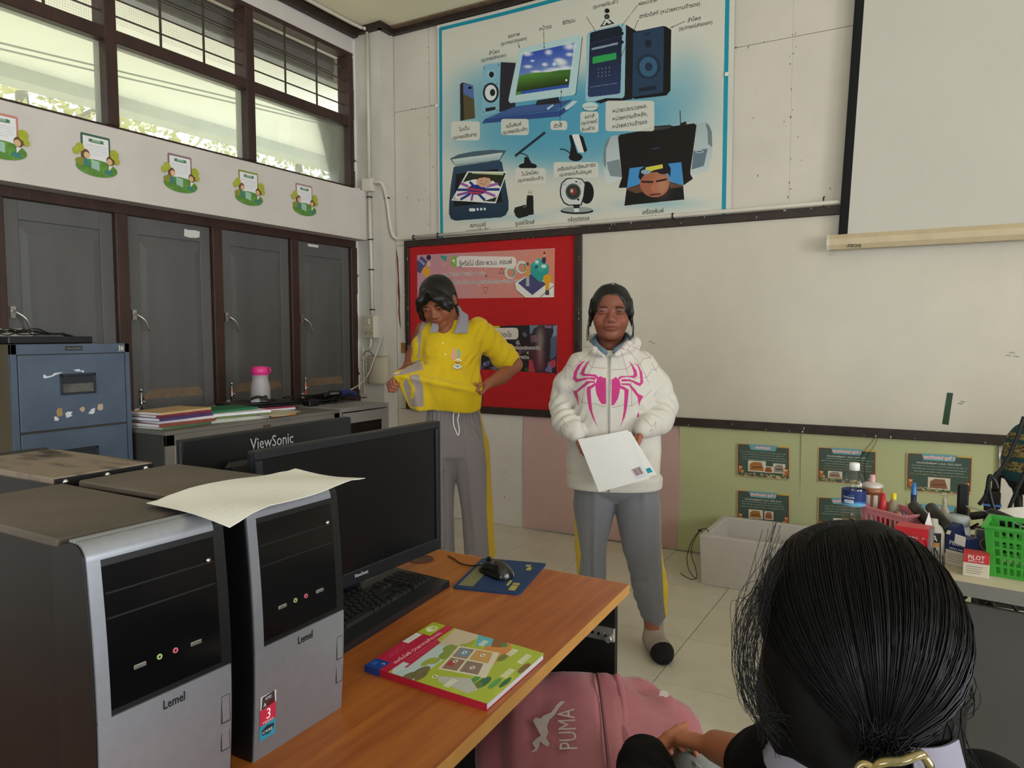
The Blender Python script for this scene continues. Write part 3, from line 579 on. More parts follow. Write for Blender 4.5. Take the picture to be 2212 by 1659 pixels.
MB().b2(np.array((-2.052,4.513,.85))-WO,np.array((1.6,4.527,2.03))-WO).build('writing_surface',wbm,wbd)
for lo,hi in (((-2.0515,4.495,2.03),(1.65,4.528,2.082)),((-2.0515,4.49,.80),(1.65,4.528,.852)),((1.6,4.495,.852),(1.65,4.528,2.03)),((-2.0515,4.495,.852),(-2.04,4.528,2.03))): MB().b2(np.array(lo)-WO,np.array(hi)-WO,0,.003).build('frame_rail',darkw,wbd)
fk=MB()
for i in range(46):
    x=rr.uniform(-2.0,.3); z=rr.choice((2.075,2.05,.83,.81)); a=(rr.uniform(.002,.006),rr.uniform(.002,.012)); y=4.4935 if z>1 else 4.4885
    fk.b2(np.array((x-a[0]/2,y,z-a[1]/2))-WO,np.array((x+a[0]/2,y+.002,z+a[1]/2))-WO)
stuff(fk.build('chipped_paint',MATS['chipped_paint'],wbd))
smu=MB()
for px,py in ((2186,762),(2195,770),(2178,768),(2074,872),(2080,868),(1405,738),(1412,742)):
    p=P(px,py,'y',4.512)-WO; smu.tube(spline([p+(-.011,0,-.003),p+(-.002,0,.004),p+(.006,0,-.003),p+(.012,0,.003)],4),.0013,5)
stuff(smu.build('pen_smudges',mat('pen_smudge','#7d7f88',.8),wbd))
# ---- posters on the red board
def wall_quad(px,yp):
    q=[P(*p,'y',yp) for p in px]; return q   # TL,TR,BR,BL
def flat_poster(name,pm,q,label,cat,group=None,th=.001,curl=0):
    q=[np.array(x) for x in q]
    def f(u,v):
        p=(q[3]*(1-u)+q[2]*u)*(1-v)+(q[0]*(1-u)+q[1]*u)*v; p[1]-=curl*(u*u*v+(1-u)**2*(1-v)*.5); return p
    o=sheet(name,pm,f,10,6,th,None,None,(0,-1,0)); return tag(o,label,cat,group)
q=wall_quad(((901,551),(1199,536),(1197,642),(902,646)),4.511)
x0,x1,z0,z1=q[0][0],q[1][0],q[3][2],q[0][2]; W1,H1,t1=plane_to(x0,x1,min(q[2][2],z0),max(z1,q[1][2]),4.511,900)
F=crop(880,520,340/2212); c=Cv(W1,H1,'#cf8f8c',t1); c.poly(F((130,180),(2080,90),(2070,800),(130,820)),'#c592a0',col2='#dd8a70',ax=0)
r_=random.Random(4)
for i in range(22):
    x,y=r_.uniform(500,1900),r_.uniform(170,780); s_=r_.uniform(10,26); c.poly(F((x-s_,y),(x+s_,y),(x,y-s_*1.6)),r_.choice(('#c07884','#d9a05c','#9fb9c4','#e0a48c','#a35f78')),.7)
for tri,cl in ((((1285,455),(1370,455),(1328,360)),'#7d3a44'),(((1060,660),(1145,660),(1100,770)),'#b54a60'),(((1095,482),(1128,482),(1110,522)),'#7d4050')): c.poly(F(*tri),cl); k=np.mean(tri,0); c.poly(F(*[tuple(k+(np.array(p)-k)*.75) for p in tri]),'#d29088') if tri[0][0]!=1095 else None
c.poly(F((130,300),(200,215),(290,300),(180,470),(130,440)),'#55507a'); c.text('LAW',*F((205,305))[0],9,'#efe9e6',rot=.75); E1_=lambda x,y,rx,ry,cl,**k:c.ell(*F((x,y))[0],rx*.1537,ry*.1537,cl,**k)
E1_(300,235,34,40,'#3c2a44');E1_(300,330,30,40,'#e2b298');E1_(265,440,58,75,'#e5a33c');c.poly(F((450,200),(560,210),(545,285),(500,270)),'#3f9a8c')
c.rrect(*F((610,205))[0],*F((720,370))[0],9,'#86b04c'); c.rrect(*F((692,205))[0],*F((1535,368))[0],9,'#e8dcd4'); c.poly(F((692,230),(692,360),(730,360),(730,230)),'#e8dcd4'); c.ell(*F((650,275))[0],3,3,'#e9f0dc');c.line(F((655,290),(670,325)),3,'#e9f0dc')
c.text('รู้หรือไม่ เรื่อง พ.ร.บ. คอมพ์',*F((1095,300))[0],15,'#2d2527',width=740*.1537)
c.text('คอมพิวเตอร์ มีมาแล้ว 2 ฉบับ',*F((785,470))[0],11,'#5a4348',edge='#f0e4de',width=590*.1537); c.text('พระราชบัญญัติว่าด้วยการกระทำผิดเกี่ยวกับคอมพิวเตอร์ (ฉบับที่ 2) พ.ศ. 2560',*F((1200,575))[0],9,'#4d4048',edge='#f0e4de',width=1270*.1537)
for x,y in ((1450,440),(1610,360)): E1_(x,y,78,90,'#d8dcd4');E1_(x+12,y,60,70,'#3fa090');E1_(x+5,y+5,48,58,'#d98a72');c.rrect(*F((x-45,y-95))[0],*F((x+45,y-55))[0],2,'#d8dcd4')
c.poly(F((1510,600),(1760,430),(2070,600),(2070,800),(1650,800),(1530,690)),'#e9e4dc'); c.poly(F((1560,590),(1760,440),(1960,600),(1765,765)),'#4d4a74'); c.line(F((1515,590),(1530,690),(1660,800)),3,'#2b2a36');c.line(F((1880,790),(2070,620)),3,'#2b2a36')
c.poly(F((1740,310),(1850,215),(2000,330),(1985,470),(1880,580),(1735,450)),'#2f9d94'); c.poly(F((1740,310),(1850,215),(2000,330),(1880,430)),'#43b0a2'); c.rrect(*F((1800,255))[0],*F((1850,300))[0],2,'#dfe9e0');c.rrect(*F((1890,315))[0],*F((1955,362))[0],2,'#dfe9e0');E1_(1820,350,25,22,'#3a4a6a')
E1_(1930,145,16,20,'#5a3a34');E1_(1932,180,13,18,'#e2b298');c.poly(F((1900,210),(1950,205),(1955,270),(1930,305),(1890,280)),'#35375a')
E1_(1695,310,18,26,'#5a3340');c.poly(F((1670,345),(1715,340),(1720,490),(1675,500)),'#e0a03c');c.poly(F((1675,500),(1718,490),(1722,635),(1675,635)),'#a9b4b4')
E1_(1975,525,62,72,'#e5a62c');c.poly(F((1945,570),(2005,570),(2000,690),(1950,690)),'#e5a62c');c.poly(F((1950,690),(2000,690),(2005,760),(1945,760)),'#4d4350')
flat_poster('law_poster',print_mat('law_poster_print',c,.4,.4),q,'pink and orange computer law poster at the top of the red noticeboard','poster',curl=.004)
q=wall_quad(((905,708),(1204,701),(1203,807),(905,790)),4.511)
W1,H1,t1=plane_to(q[0][0],q[1][0],q[2][2],max(q[0][2],q[1][2]),4.511,900); F=crop(1040,690,210/2177); c=Cv(W1,H1,'#2b2628',t1); r_=random.Random(8)
for i in range(90):
    x,y=r_.uniform(905,1140),r_.uniform(700,808); s_=r_.uniform(2,7); c.poly([(x-s_,y-s_*r_.random()),(x+s_*r_.random(),y-s_),(x+s_,y+s_*r_.random()),(x-s_*r_.random(),y+s_)],r_.choice(('#3c4450','#6b7a8c','#8a5a40','#4a5a34','#2f3038','#a9b0b4','#54406a')),.8)
c.poly([(1062,701),(1080,701),(1080,707),(1062,707)],'#cdb52c'); c.poly(F((1080,110),(1700,110),(1690,1220),(1065,1190)),'#352c33')
for pl,cl in ((((1080,120),(1300,130),(1180,200),(1140,300),(1090,330)),'#6d8496'),(((1400,130),(1590,140),(1570,200),(1440,190)),'#8d6f84'),(((1600,140),(1700,130),(1690,420),(1560,500),(1620,260)),'#7e94a8'),(((1560,400),(1690,360),(1680,830),(1540,910)),'#54627c'),(((1100,360),(1240,340),(1250,500),(1120,520)),'#7b5566'),(((1070,900),(1180,920),(1210,1190),(1065,1190)),'#b8404c'),(((1500,960),(1660,880),(1680,1040),(1450,1200)),'#b8404c'),(((1420,1150),(1560,960),(1590,1200)),'#6f70a4'),(((1090,700),(1450,700),(1420,1150),(1200,1160)),'#5a2f3c'),(((1010,760),(1060,700),(1060,800)),'#9fb83c')): c.poly(F(*pl),cl)
c.ell(*F((1320,430))[0],9,26,'#c9b6a4',.55,soft=1.2); c.ell(*F((1320,800))[0],7,30,'#b89a8c',.45,soft=1.2)
c.rrect(*F((-200,175))[0],*F((830,445))[0],7,'#ddd2c8'); c.text('ตคืออะไร',*F((490,335))[0],15,'#2b2422',width=370*.0965); c.text('จากบุคคลและประเภททีม',*F((890,640))[0],10,'#574a48',edge='#e8ded6',width=850*.0965); c.text('มส์ Fortnite',*F((850,850))[0],11,'#574a48',edge='#e8ded6',width=440*.0965)
flat_poster('game_poster',print_mat('game_poster_print',c,.4,.4),q,'dark game poster with white outlined lettering low on the red noticeboard, behind the yellow shirt','poster',curl=.004)
# ---- coloured paper under the whiteboard
def paper_sheet(name,x0,x1,z0,z1,yp,col,label,seed):
    m=mat(name+'_surface',col,.8,var=.035,vs=3,bump=.2,bs=6); r=random.Random(seed); a,b=r.random()*6,r.random()*6
    def f(u,v): return (x0+(x1-x0)*u,yp-.004*math.sin(u*7+a)*math.sin(v*5+b)-.008*(1-v)**3*math.sin(u*5+a)**2,z0+(z1-z0)*v)
    mb=MB(); mb.grid(f,14,12,0,True); n=len(mb.v); o=mb.build(name,m); solid(o,.0008); return tag(o,label,'paper')
paper_sheet('pink_paper',-2.489,-1.368,.012,.798,4.521,'#c7a49d','pink paper sheet covering the wall low behind the girl in the white hoodie',1)
paper_sheet('green_paper',-1.372,-.648,.012,.80,4.519,'#b9bc8e','pale green paper sheet on the wall behind the white foam box',2)
paper_sheet('green_paper',-.652,.31,.012,.80,4.516,'#b6b98a','pale green paper sheet on the wall behind the water bottle and the desk clutter',3)
# ---- six chalkboard lesson sheets
def lesson(n,px,title,lines,pics,label):
    q=wall_quad(px,4.5105); x0,x1=min(q[0][0],q[3][0]),max(q[1][0],q[2][0]); z0,z1=min(q[2][2],q[3][2]),max(q[0][2],q[1][2]); c=Cv(440,300,'#c8a878')
    c.rrect(6,6,434,294,14,'#6d4a34'); c.poly([(16,14),(424,14),(424,288),(16,288)],'#48594f',raw=True); c.poly([(100,0),(340,0),(322,52),(118,52)],'#6ea5b0',raw=True)
    c.poly([(340,4),(430,4),(430,14),(340,14)],'#d9b347',raw=True)
    c.text(title,220,27,30,'#d4505a',edge='#f3e6e2',ew=2,width=min(210,len(title)*11)); r=random.Random(n)
    for k,(t,y) in enumerate(lines):
        if t: c.text(t,220,y,19,'#e6e4d8',width=min(300,len(t)*11))
        else: c.scribble(r.uniform(28,60),r.uniform(380,418),y,9,'#dcdccf' if k<4 else '#d9b06a',n*9+k)
    for x,y,w_,h_,cl in pics: c.poly([(x,y),(x+w_,y),(x+w_,y+h_),(x,y+h_)],'#d8cfbc',raw=True); c.poly([(x+w_*.1,y+h_*.35),(x+w_*.3,y+h_*.12),(x+w_*.75,y+h_*.12),(x+w_*.9,y+h_*.9),(x+w_*.08,y+h_*.9)],cl,raw=True); c.poly([(x+w_*.2,y+h_*.55),(x+w_*.8,y+h_*.5),(x+w_*.8,y+h_*.62),(x+w_*.2,y+h_*.7)],'#7a4c2c',raw=True)
    for i in range(60): x=r.uniform(5,430); c.ell(x,r.uniform(262,296),r.uniform(6,14),r.uniform(4,9),r.choice(('#8f9a62','#c9c38e','#7d8a5a','#d8b68a','#b98a5c')),.8)
    for x in (30,412):
        c.ell(x,238,16,30,'#b06a3e');c.ell(x,210,14,15,'#e2b894');c.ell(x,200,15,9,'#7a4228');c.ell(x+(18 if x<99 else -18),250,12,10,'#cf9a58')
    return flat_poster('lesson_sheet',print_mat('lesson_sheet_print_%d'%n,c,.4,.4),q,label,'poster','chalkboard lesson sheets on the green paper',curl=.003)
bw=[(None,y) for y in (72,94,116,138)]
lesson(1,((1592,957),(1706,965),(1706,1037),(1592,1028)),'คอมพิวเตอร์',bw,[(95,148,150,100,'#a9743c'),(232,190,72,60,'#a06038'),(305,160,100,86,'#8d8a80')],'lesson sheet with two orange machine pictures, upper left sheet above the foam box')
lesson(2,((1767,965),(1893,973),(1892,1050),(1766,1040)),'คอมพิวเตอร์ ยุคที่ 1',[('คอมพิวเตอร์ยุคที่ 1 (พ.ศ. 2497-2501)',72)]+[(None,y) for y in (94,116,138,160,182)],[(80,200,110,62,'#9a8a78')],'lesson sheet half hidden by the water bottle top, middle of the upper row')
lesson(3,((1959,977),(2101,986),(2098,1071),(1957,1060)),'คอมพิวเตอร์ ยุคที่ 2',[('คอมพิวเตอร์ยุคที่ 2 (พ.ศ. 2502-2507)',72)]+[(None,y) for y in (96,118,140,162)],[(150,180,150,92,'#8d6248')],'lesson sheet with one wide photo, above the pink basket at the right end')
lesson(4,((1592,1058),(1706,1068),(1706,1141),(1592,1132)),'คอมพิวเตอร์ ยุคที่ 3',[('คอมพิวเตอร์ยุคที่ 3 (พ.ศ. 2508-2513)',72)]+[(None,y) for y in (94,116,138)],[(100,160,120,80,'#a9743c'),(232,165,75,75,'#a86a44')],'lesson sheet directly above the foam box rim, left of the lower row')
lesson(5,((1767,1073),(1893,1081),(1892,1158),(1766,1150)),'คอมพิวเตอร์ ยุคที่ 4',bw,[(120,170,120,80,'#8d7a68')],'lesson sheet behind the body of the water bottle in the lower row')
lesson(6,((1958,1086),(2098,1095),(2096,1176),(1957,1168)),'คอมพิวเตอร์',bw,[(130,170,150,80,'#8d7a68')],'lesson sheet low behind the markers and bottles, lower right of the six')
# ---- small things fixed to the back wall
gt=MB(); q=[P(*p,'y',4.5125) for p in ((2046,848),(2059,849),(2049,918),(2035,916))]; gt.prism([(x[0],x[2]) for x in q],(0,4.5125,0),(1,0,0),(0,0,1),(0,-.0008,0)); tag(gt.build('green_tape',mat('green_tape','#16380f',.35,var=.3,vs=30)),'strip of dark green tape stuck upright on the whiteboard','tape')
# electrical conduit: along the top of the boards, round the column corner and down the column
def tubething(name,label,cat,pts,r,m,n=8,sp=6,group=None):
    return tag(MB().tube(spline(pts,sp) if sp else pts,r,n).build(name,m),label,cat,group)
def pipe(label,pts,r=.0125,sp=6,clips=()):
    t=thing('conduit',label,'conduit',(0,0,0)); p0=np.array(pts[0],float); t.location=p0; q=[np.array(p)-p0 for p in pts]
    MB().tube(spline(q,sp) if sp else q,r,10).build('pipe',pvc,t)
    for lo,hi in clips: MB().b2(np.array(lo)-p0,np.array(hi)-p0).build('clip',blackm,t)
    return t
cz=lambda x,z:((x-.016,4.340,z-.004),(x+.016,4.3695,z+.004)); cx_=lambda x:((x-.004,4.4985,2.078),(x+.004,4.5095,2.112))
pipe('white conduit bending from the junction box round the column edge to above the noticeboard',[(-3.664,4.345,2.50),(-3.63,4.338,2.50),(-3.595,4.345,2.495),(-3.583,4.365,2.455),(-3.583,4.40,2.36),(-3.583,4.43,2.2),(-3.578,4.455,2.12),(-3.55,4.478,2.096),(-3.49,4.482,2.094),(-3.42,4.482,2.094)],clips=[((-3.5995,4.385,2.385),(-3.568,4.4165,2.393)),((-3.404+.0,4.468,2.078),(-3.398,4.496,2.112))])
pipe('white conduit running straight along above the noticeboard and whiteboard',[(-3.415,4.482,2.095),(-2.5,4.482,2.096),(-1.5,4.482,2.096),(1.6,4.482,2.097)],.0125,0,[((x-.004,4.468,2.078),(x+.004,4.496,2.112)) for x in (-3.18,-1.42)])
pipe('white conduit dropping from the ceiling to the junction box on the column',[(-3.715,4.356,3.6),(-3.715,4.356,2.537)],.0125,0)
pipe('white conduit dropping from the junction box to the power socket on the column',[(-3.715,4.356,2.437),(-3.704,4.356,1.52)],.0125,0,[cz(-3.7145,2.40),cz(-3.711,2.085),cz(-3.708,1.86),cz(-3.7045,1.56)])
pipe('white conduit along the ceiling edge above the high windows',[(-3.715,4.356,3.595),(-3.72,4.335,3.622),(-3.76,4.2,3.635),(-3.76,3.0,3.637),(-3.76,0,3.637)],.012)
pipe('thin white conduit along the ledge under the high windows to the junction box',[(-3.766,4.34,2.47),(-3.80,4.335,2.464),(-3.83,4.27,2.459),(-3.835,4.1,2.458),(-3.835,3.6,2.458)],.010)
jbt=thing('junction_box','square white junction box on the column level with the window ledge','junction box',(-3.715,4.369,2.487)); MB().b2((-.05,-.044,-.048),(.05,0,.048),0,.004).build('box',pvc,jbt); MB().b2((-.044,-.047,-.042),(.044,-.043,.042),0,.002).build('lid',pvc,jbt)
so=thing('power_socket','white switch and twin power socket box on the column','socket',(-3.705,4.3695,1.43))
MB().b2((-.05,-.055,-.085),(.05,0,.085),0,.004).build('box',pvc,so)
fp=MB(); fp.b2((-.047,-.060,.003),(.047,-.054,.082),0,.002); fp.b2((-.047,-.060,-.082),(.047,-.054,-.003),0,.002); fp.build('face_plate',mat('ivory_plate','#b3a990',.4,var=.03),so)
MB().b2((.0,-.066,.02),(.012,-.058,.06),0,.002).build('rocker_switch',pvc,so)
hl=MB(); [hl.b2((x-.003,-.0612,z-.004),(x+.003,-.0598,z+.004)) for x0 in (-.02,.02) for x,z in ((x0-.008,-.035),(x0-.008,-.055),(x0+.006,-.045))]; stuff(hl.build('socket_holes',blackm,so))
MB().tube(spline([(-.012,-.02,-.085),(-.012,-.02,-.12),(-.02,-.018,-.15),(-.045,-.012,-.165)],5),.011,8).build('cable_spout',pvc,so)
vc=MB(); prof=[]
for i in range(14): z=-.10+.2*i/13; prof.append((.103+.004*math.cos(i*math.pi),z))
n=22; vs=[(r*math.cos(math.pi+math.pi*j/n),r*.55*math.sin(math.pi+math.pi*j/n),z-.018*math.sin(math.pi*j/n)) for r,z in [(.001,-.1)]+prof+[(.001,.1)] for j in range(n+1)]
vc.add(vs,[(i*(n+1)+j,i*(n+1)+j+1,(i+1)*(n+1)+j+1,(i+1)*(n+1)+j) for i in range(15) for j in range(n)],0,True)
o=vc.build('vent_cowl',mat('yellowed_plastic','#b5ab92',.5,var=.05)); o.location=(-3.66,4.368,1.115); tag(o,'ribbed yellowed half-round plastic cowl on the column below the power socket','cover')
tubething('white_cable','thin white cable slanting down across the cowl on the column','cable',[(-3.615,4.36,1.36),(-3.64,4.30,1.2),(-3.70,4.28,1.06),(-3.78,4.25,.98),(-3.84,4.1,.925)],.004,pvc)
tubething('white_pipe','thin white upright pipe beside the shutter frame on the column','pipe',[(-3.80,4.355,1.28),(-3.795,4.355,1.1),(-3.79,4.355,.92)],.009,pvc,sp=0)
tubething('black_wire','short black wire arching from the shutter frame to the cowl','cable',[(-3.81,4.352,1.17),(-3.78,4.345,1.235),(-3.73,4.345,1.245),(-3.68,4.335,1.21)],.0025,blackm)
tubething('hanging_wire','thin dark looped wire hanging from the whiteboard frame over the green paper','cable',[(-.265,4.487,.83),(-.27,4.50,.80),(-.33,4.505,.70),(-.345,4.505,.60),(-.32,4.505,.53),(-.29,4.505,.50),(-.31,4.506,.56),(-.315,4.506,.66),(-.27,4.506,.76),(-.255,4.50,.80)],.0012,blackm,6)
bt=MB(); bt.b2((-3.565,4.519,1.23),(-3.51,4.527,1.31),0,.001); tag(bt.build('brown_tape',mat('brown_tape','#a06a34',.6,var=.15,vs=30)),'square of brown packing tape on the wall beside the red noticeboard','tape')
# ---- projection screen
ps=thing('projection_screen','white pull-down projection screen with black border in front of the whiteboard','screen',(0.6,4.44,1.86))
def swb(px,py): return P(px,py,'y',4.45)
tl,bl=P(1846,0,'y',4.45),P(1810,512,'y',4.45); dxdz=(tl[0]-bl[0])/(tl[2]-bl[2])
def xl(z): return bl[0]+dxdz*(z-bl[2])
o0=np.array((.6,4.44,1.86))
fab=MB()
def sf(a,b,y): return lambda u,v:(np.array((xl(1.89+1.7*v)*(1-a)+a*xl(1.89+1.7*v)+a+(b-a)*u,y+.004*math.sin(u*8)+.012*math.sin(v*2.5),1.89+1.7*v))-o0)
fab.grid(sf(.047,2.3,4.452),24,12,0,True); f=fab.build('fabric',mat('screen_fabric','#cbc7bd',.75,var=.03,vs=1.5),ps); solid(f,.001)
fab=MB(); fab.grid(sf(0,.047,4.452),2,12,0,True); f=fab.build('black_border',mat('matt_black','#070707',.85,var=.1),ps); solid(f,.001)
hexp=[(-.030,-.012),(-.030,.02),(-.008,.045),(.022,.04),(.03,0),(.016,-.036),(-.016,-.036)]
cr=mat('cream_enamel','#c9b795',.4,var=.07,vs=12)
MB().prism(hexp,np.array((xl(1.86)-.04,4.447,1.868))-o0,(0,1,0),(0,0,1),(2.5,0,0)).build('bottom_bar',cr,ps)
MB().prism([(a*1.06,b*1.06) for a,b in hexp],np.array((xl(1.86)-.052,4.447,1.868))-o0,(0,1,0),(0,0,1),(.014,0,0)).build('end_cap',pvc,ps)
lettering('lettering','acer',.034,np.array((xl(1.86)+.085,4.4125,1.853))-o0,(-1,0,.09),(0,0,-1),blackm,-.0006,ps,width=.075)
rg=MB(); t=np.linspace(0,2*math.pi,17); rg.tube([np.array((xl(1.86)-.03+.016*math.cos(a),4.44,1.818+.014*math.sin(a)))-o0 for a in t],.002,6); rg.build('pull_ring',steel,ps)
MB().b2((-1.3,-.06,ZC-1.86-.10),(1.6,.06,ZC-1.86),0,.01).build('roller_case',cr,ps)
hk=MB(); p=P(1779,445,'y',4.50); hk.tube(spline([p,p+(0,-.012,.02),p+(0,-.01,.045),p+(0.004,-.004,.05)],4),.004,6); tag(hk.build('wall_hook',blackm),'black hook sticking up from the whiteboard frame next to the projection screen','hook')
# ---- five cut-out boards on the band
def cutout(y,col,label):
    t=thing('cutout_board',label,'sign',(XB,y,2.283),0,'cut-out pupil boards on the wall band')
    U,V=(0,-1,0),(0,0,1)   # seen from the room: +u runs towards the camera side (left in the photo)
    U=(0,1,0)
    def pr(pts,d,m,name,par=t): return MB().prism(pts,(.0005+d,0,0),U,V,(.0012,0,0)).build(name,m,par)
    def el(cx,cy,rx,ry,n=20): return [(cx+rx*math.cos(2*math.pi*k/n),cy+ry*math.sin(2*math.pi*k/n)) for k in range(n)]
    pr([(-.078,-.045),(.075,-.045),(.075,.098),(.070,.104),(-.073,.104),(-.078,.098)],0,mat('sign_frame_'+col[1:],col,.5),'frame')
    c=Cv(300,280,'#e9e8ea'); c.poly([(60,28),(110,20),(110,36),(200,36),(200,20),(250,28),(235,40),(250,54),(200,60),(110,60),(60,54),(75,40)],'#4e7a5c',raw=True); c.poly([(105,26),(205,26),(205,52),(105,52)],'#8fae94',raw=True)
    for k in range(5): c.scribble(30+10*(k==4)*6,270-60*(k==4),92+24*k,9,'#77757e',k,.5)
    pm=MATS.get('sign_print') or print_mat('sign_print',c,.5)
    mb=MB(); mb.add([(.003,-.068,-.04),(.003,.065,-.04),(.003,.065,.092),(.003,-.068,.092)],[(0,1,2,3)],0,False,None,[[(0,0),(1,0),(1,1),(0,1)]]); mb.build('paper_face',pm,t)
    g=mat('print_green','#5f8d3a',.6,var=.25,vs=40); lg=mat('print_lime','#a8ad35',.6,var=.12,vs=30); hairm=mat('print_brown','#6d4a30',.6); skinm=mat('print_skin','#dcb48c',.6); teal=mat('print_teal','#3f7f78',.6); scrn=mat('print_screen','#9dbfae',.6)
    pr([(x,max(y,-.105)) for x,y in el(0,-.062,.108,.043,26)],.002,g,'hill'); pr(el(-.075,-.04,.035,.02),.0028,mat('print_olive','#8d8a35',.6),'shrub')
    for kk,(cx,cy,r) in enumerate(((-.085,.028,.02),(-.105,.008,.017),(.092,.022,.024),(.105,-.01,.015))): pr(el(cx,cy,r,r*1.1,14),.0044+.0012*kk,lg,'balloon')
    pr([(-.03,-.065),(.012,-.075),(.012,-.028),(-.03,-.022)],.0036,scrn,'drawn_screen')
    for sx,cx,cy in ((1,-.058,0),(-1,.072,-.012)):
        k=pr(el(cx,cy,.022,.024,16),.0036,hairm,'drawn_child'); pr(el(cx+.006*sx,cy-.006,.015,.016,14),.005,skinm,'face',k); pr([(cx-.012,cy-.06),(cx+.018*sx+.004,cy-.058),(cx+.012,cy-.024),(cx-.01,cy-.024)],.0036,teal if sx>0 else whitep,'shirt',k)
        if sx<0: pr([(cx-.036,cy-.068),(cx+.01,cy-.075),(cx+.008,cy-.052),(cx-.028,cy-.048)],.004,teal,'shorts',k)
    return t
for y,cl,lb in ((1.842,'#c98a78','cut-out board with salmon frame, at the far left edge under the high windows'),(2.286,'#3f6450','cut-out board with dark green frame, under the first full high pane'),(2.771,'#8d7472','cut-out board with mauve frame, under the second high window mullion'),(3.254,'#8f9a48','cut-out board with olive frame, between the mauve and the pink framed ones'),(3.723,'#b08484','cut-out board with pinkish frame, nearest the corner column')): cutout(y,cl,lb)
# ================================================================ DESKS AND COMPUTERS
woodm=mat('orange_wood_laminate','#8f4a20',.36,var=.0,vs=5,stretch=(9,.7,1),col2='#ad662a',spec=.4)
wedge=mat('desk_edge_band','#b98645',.45,var=.08,vs=10)
blackl=mat('black_laminate','#121110',.55,var=.15,vs=12)
def slab(mb,q,z0,z1,m=0): return mb.prism([(x,y) for x,y in q],(0,0,z0),(1,0,0),(0,1,0),(0,0,z1-z0),m)
dk=thing('computer_desk','orange wood computer desk with black end panel, in the near left','desk',(-.95,1.0,0))
DO=np.array((-.95,1.0)); dq=[np.array(p)-DO for p in ((-1.285,.25),(-.575,.25),(-.642,1.707),(-1.265,1.716))]
tp=MB(); slab(tp,dq,.7275,.75,0); tp.build('desk_top',woodm,dk,True)
eb=MB(); cen=sum(dq)/4
for i in range(4):
    a,b=dq[i],dq[(i+1)%4]; d=(b-a)/np.linalg.norm(b-a); n=np.array((d[1],-d[0]))
    eb=MB(); slab(eb,[a,b,b+n*.0022,a+n*.0022],.727,.7502); eb.build('edge_band',wedge,dk,True)
MB().b2((.285-.60,.675,0),(.285,.693,.727)).build('end_panel',blackl,dk); MB().b2((-.31,-.70,0),(.36,-.682,.727)).build('end_panel',blackl,dk); MB().b2((-.312,-.68,.1),(-.297,.674,.727)).build('back_panel',blackl,dk)
gm=MB(); gm.lathe([(.0,.7505),(.030,.7505),(.034,.7525),(.036,.7505)],20,(-1.214+.95,1.617-1.0,0)); gm.build('cable_grommet',mat('dark_red_plastic','#4a221a',.4,var=.3,vs=60),dk)
rl=MB(); rl.b2((.205,.664,.612),(.287,.674,.645),0,.001); [rl.cyl((x,.6635,.63),(x,.662,.63),.004,n=10) for x in (.22,.24,.26)]; rl.cyl((.277,.664,.622),(.277,.650,.622),.008,n=12); r_o=rl.build('drawer_rail',mat('zinc','#b5b1a8',.35,metal=.7,var=.15,vs=40),dk)
hb=MB(); [hb.cyl((x,.6636,.628),(x,.6632,.628),.0045,n=10) for x in (.213,.229,.246,.263)]; stuff(hb.build('rail_holes',blackm,dk))
d2=thing('computer_desk','second computer desk behind, under the rear tower and the monitor seen from the back','desk',(-1.62,1.0,0))
MB().b2((-.33,-.75,.7275),(.325,.72,.75),0,.001).build('desk_top',woodm,d2); MB().b2((-.30,.70,0),(.31,.716,.727)).build('end_panel',blackl,d2); MB().b2((-.30,-.72,0),(.31,-.704,.727)).build('end_panel',blackl,d2)
# ---- towers
silver=mat('silver_plastic','#94979e',.34,metal=.55,var=.04,vs=60); dusty_top=mat('dusty_black_top','#4d463f',.62,var=.0,vs=3.5,col2='#665c50',bump=.15,bs=300,spec=.4); smear=mat('dusty_smeared_top','#86786a',.7,vs=5,stretch=(1,3.5,1),col2='#3a3431',thr=(.5,.66),spec=.3)
gloss=mat('gloss_black_panel','#08080a',.18,var=.2,vs=6,spec=.5); caseb=mat('black_case_steel','#0c0b0b',.45,var=.3,vs=10)
TH,TW,TD=.376,.19,.405
def tprof(t):
    """front outline of a tower: t 0..1 up the face, 1..2 round the top corner, 2..3 back over the top"""
    if t<=1: z=(TH-.02)*t; return .011*math.sin(math.pi*min(1,(z+.02)/.38)),z
    if t<=2: a=(t-1)*math.pi/2; x0=.011*math.sin(math.pi*(TH-.02+.02)/.38); return x0-.02+.02*math.cos(a),TH-.02+.02*math.sin(a)
    return -.017-.014*(t-2),TH
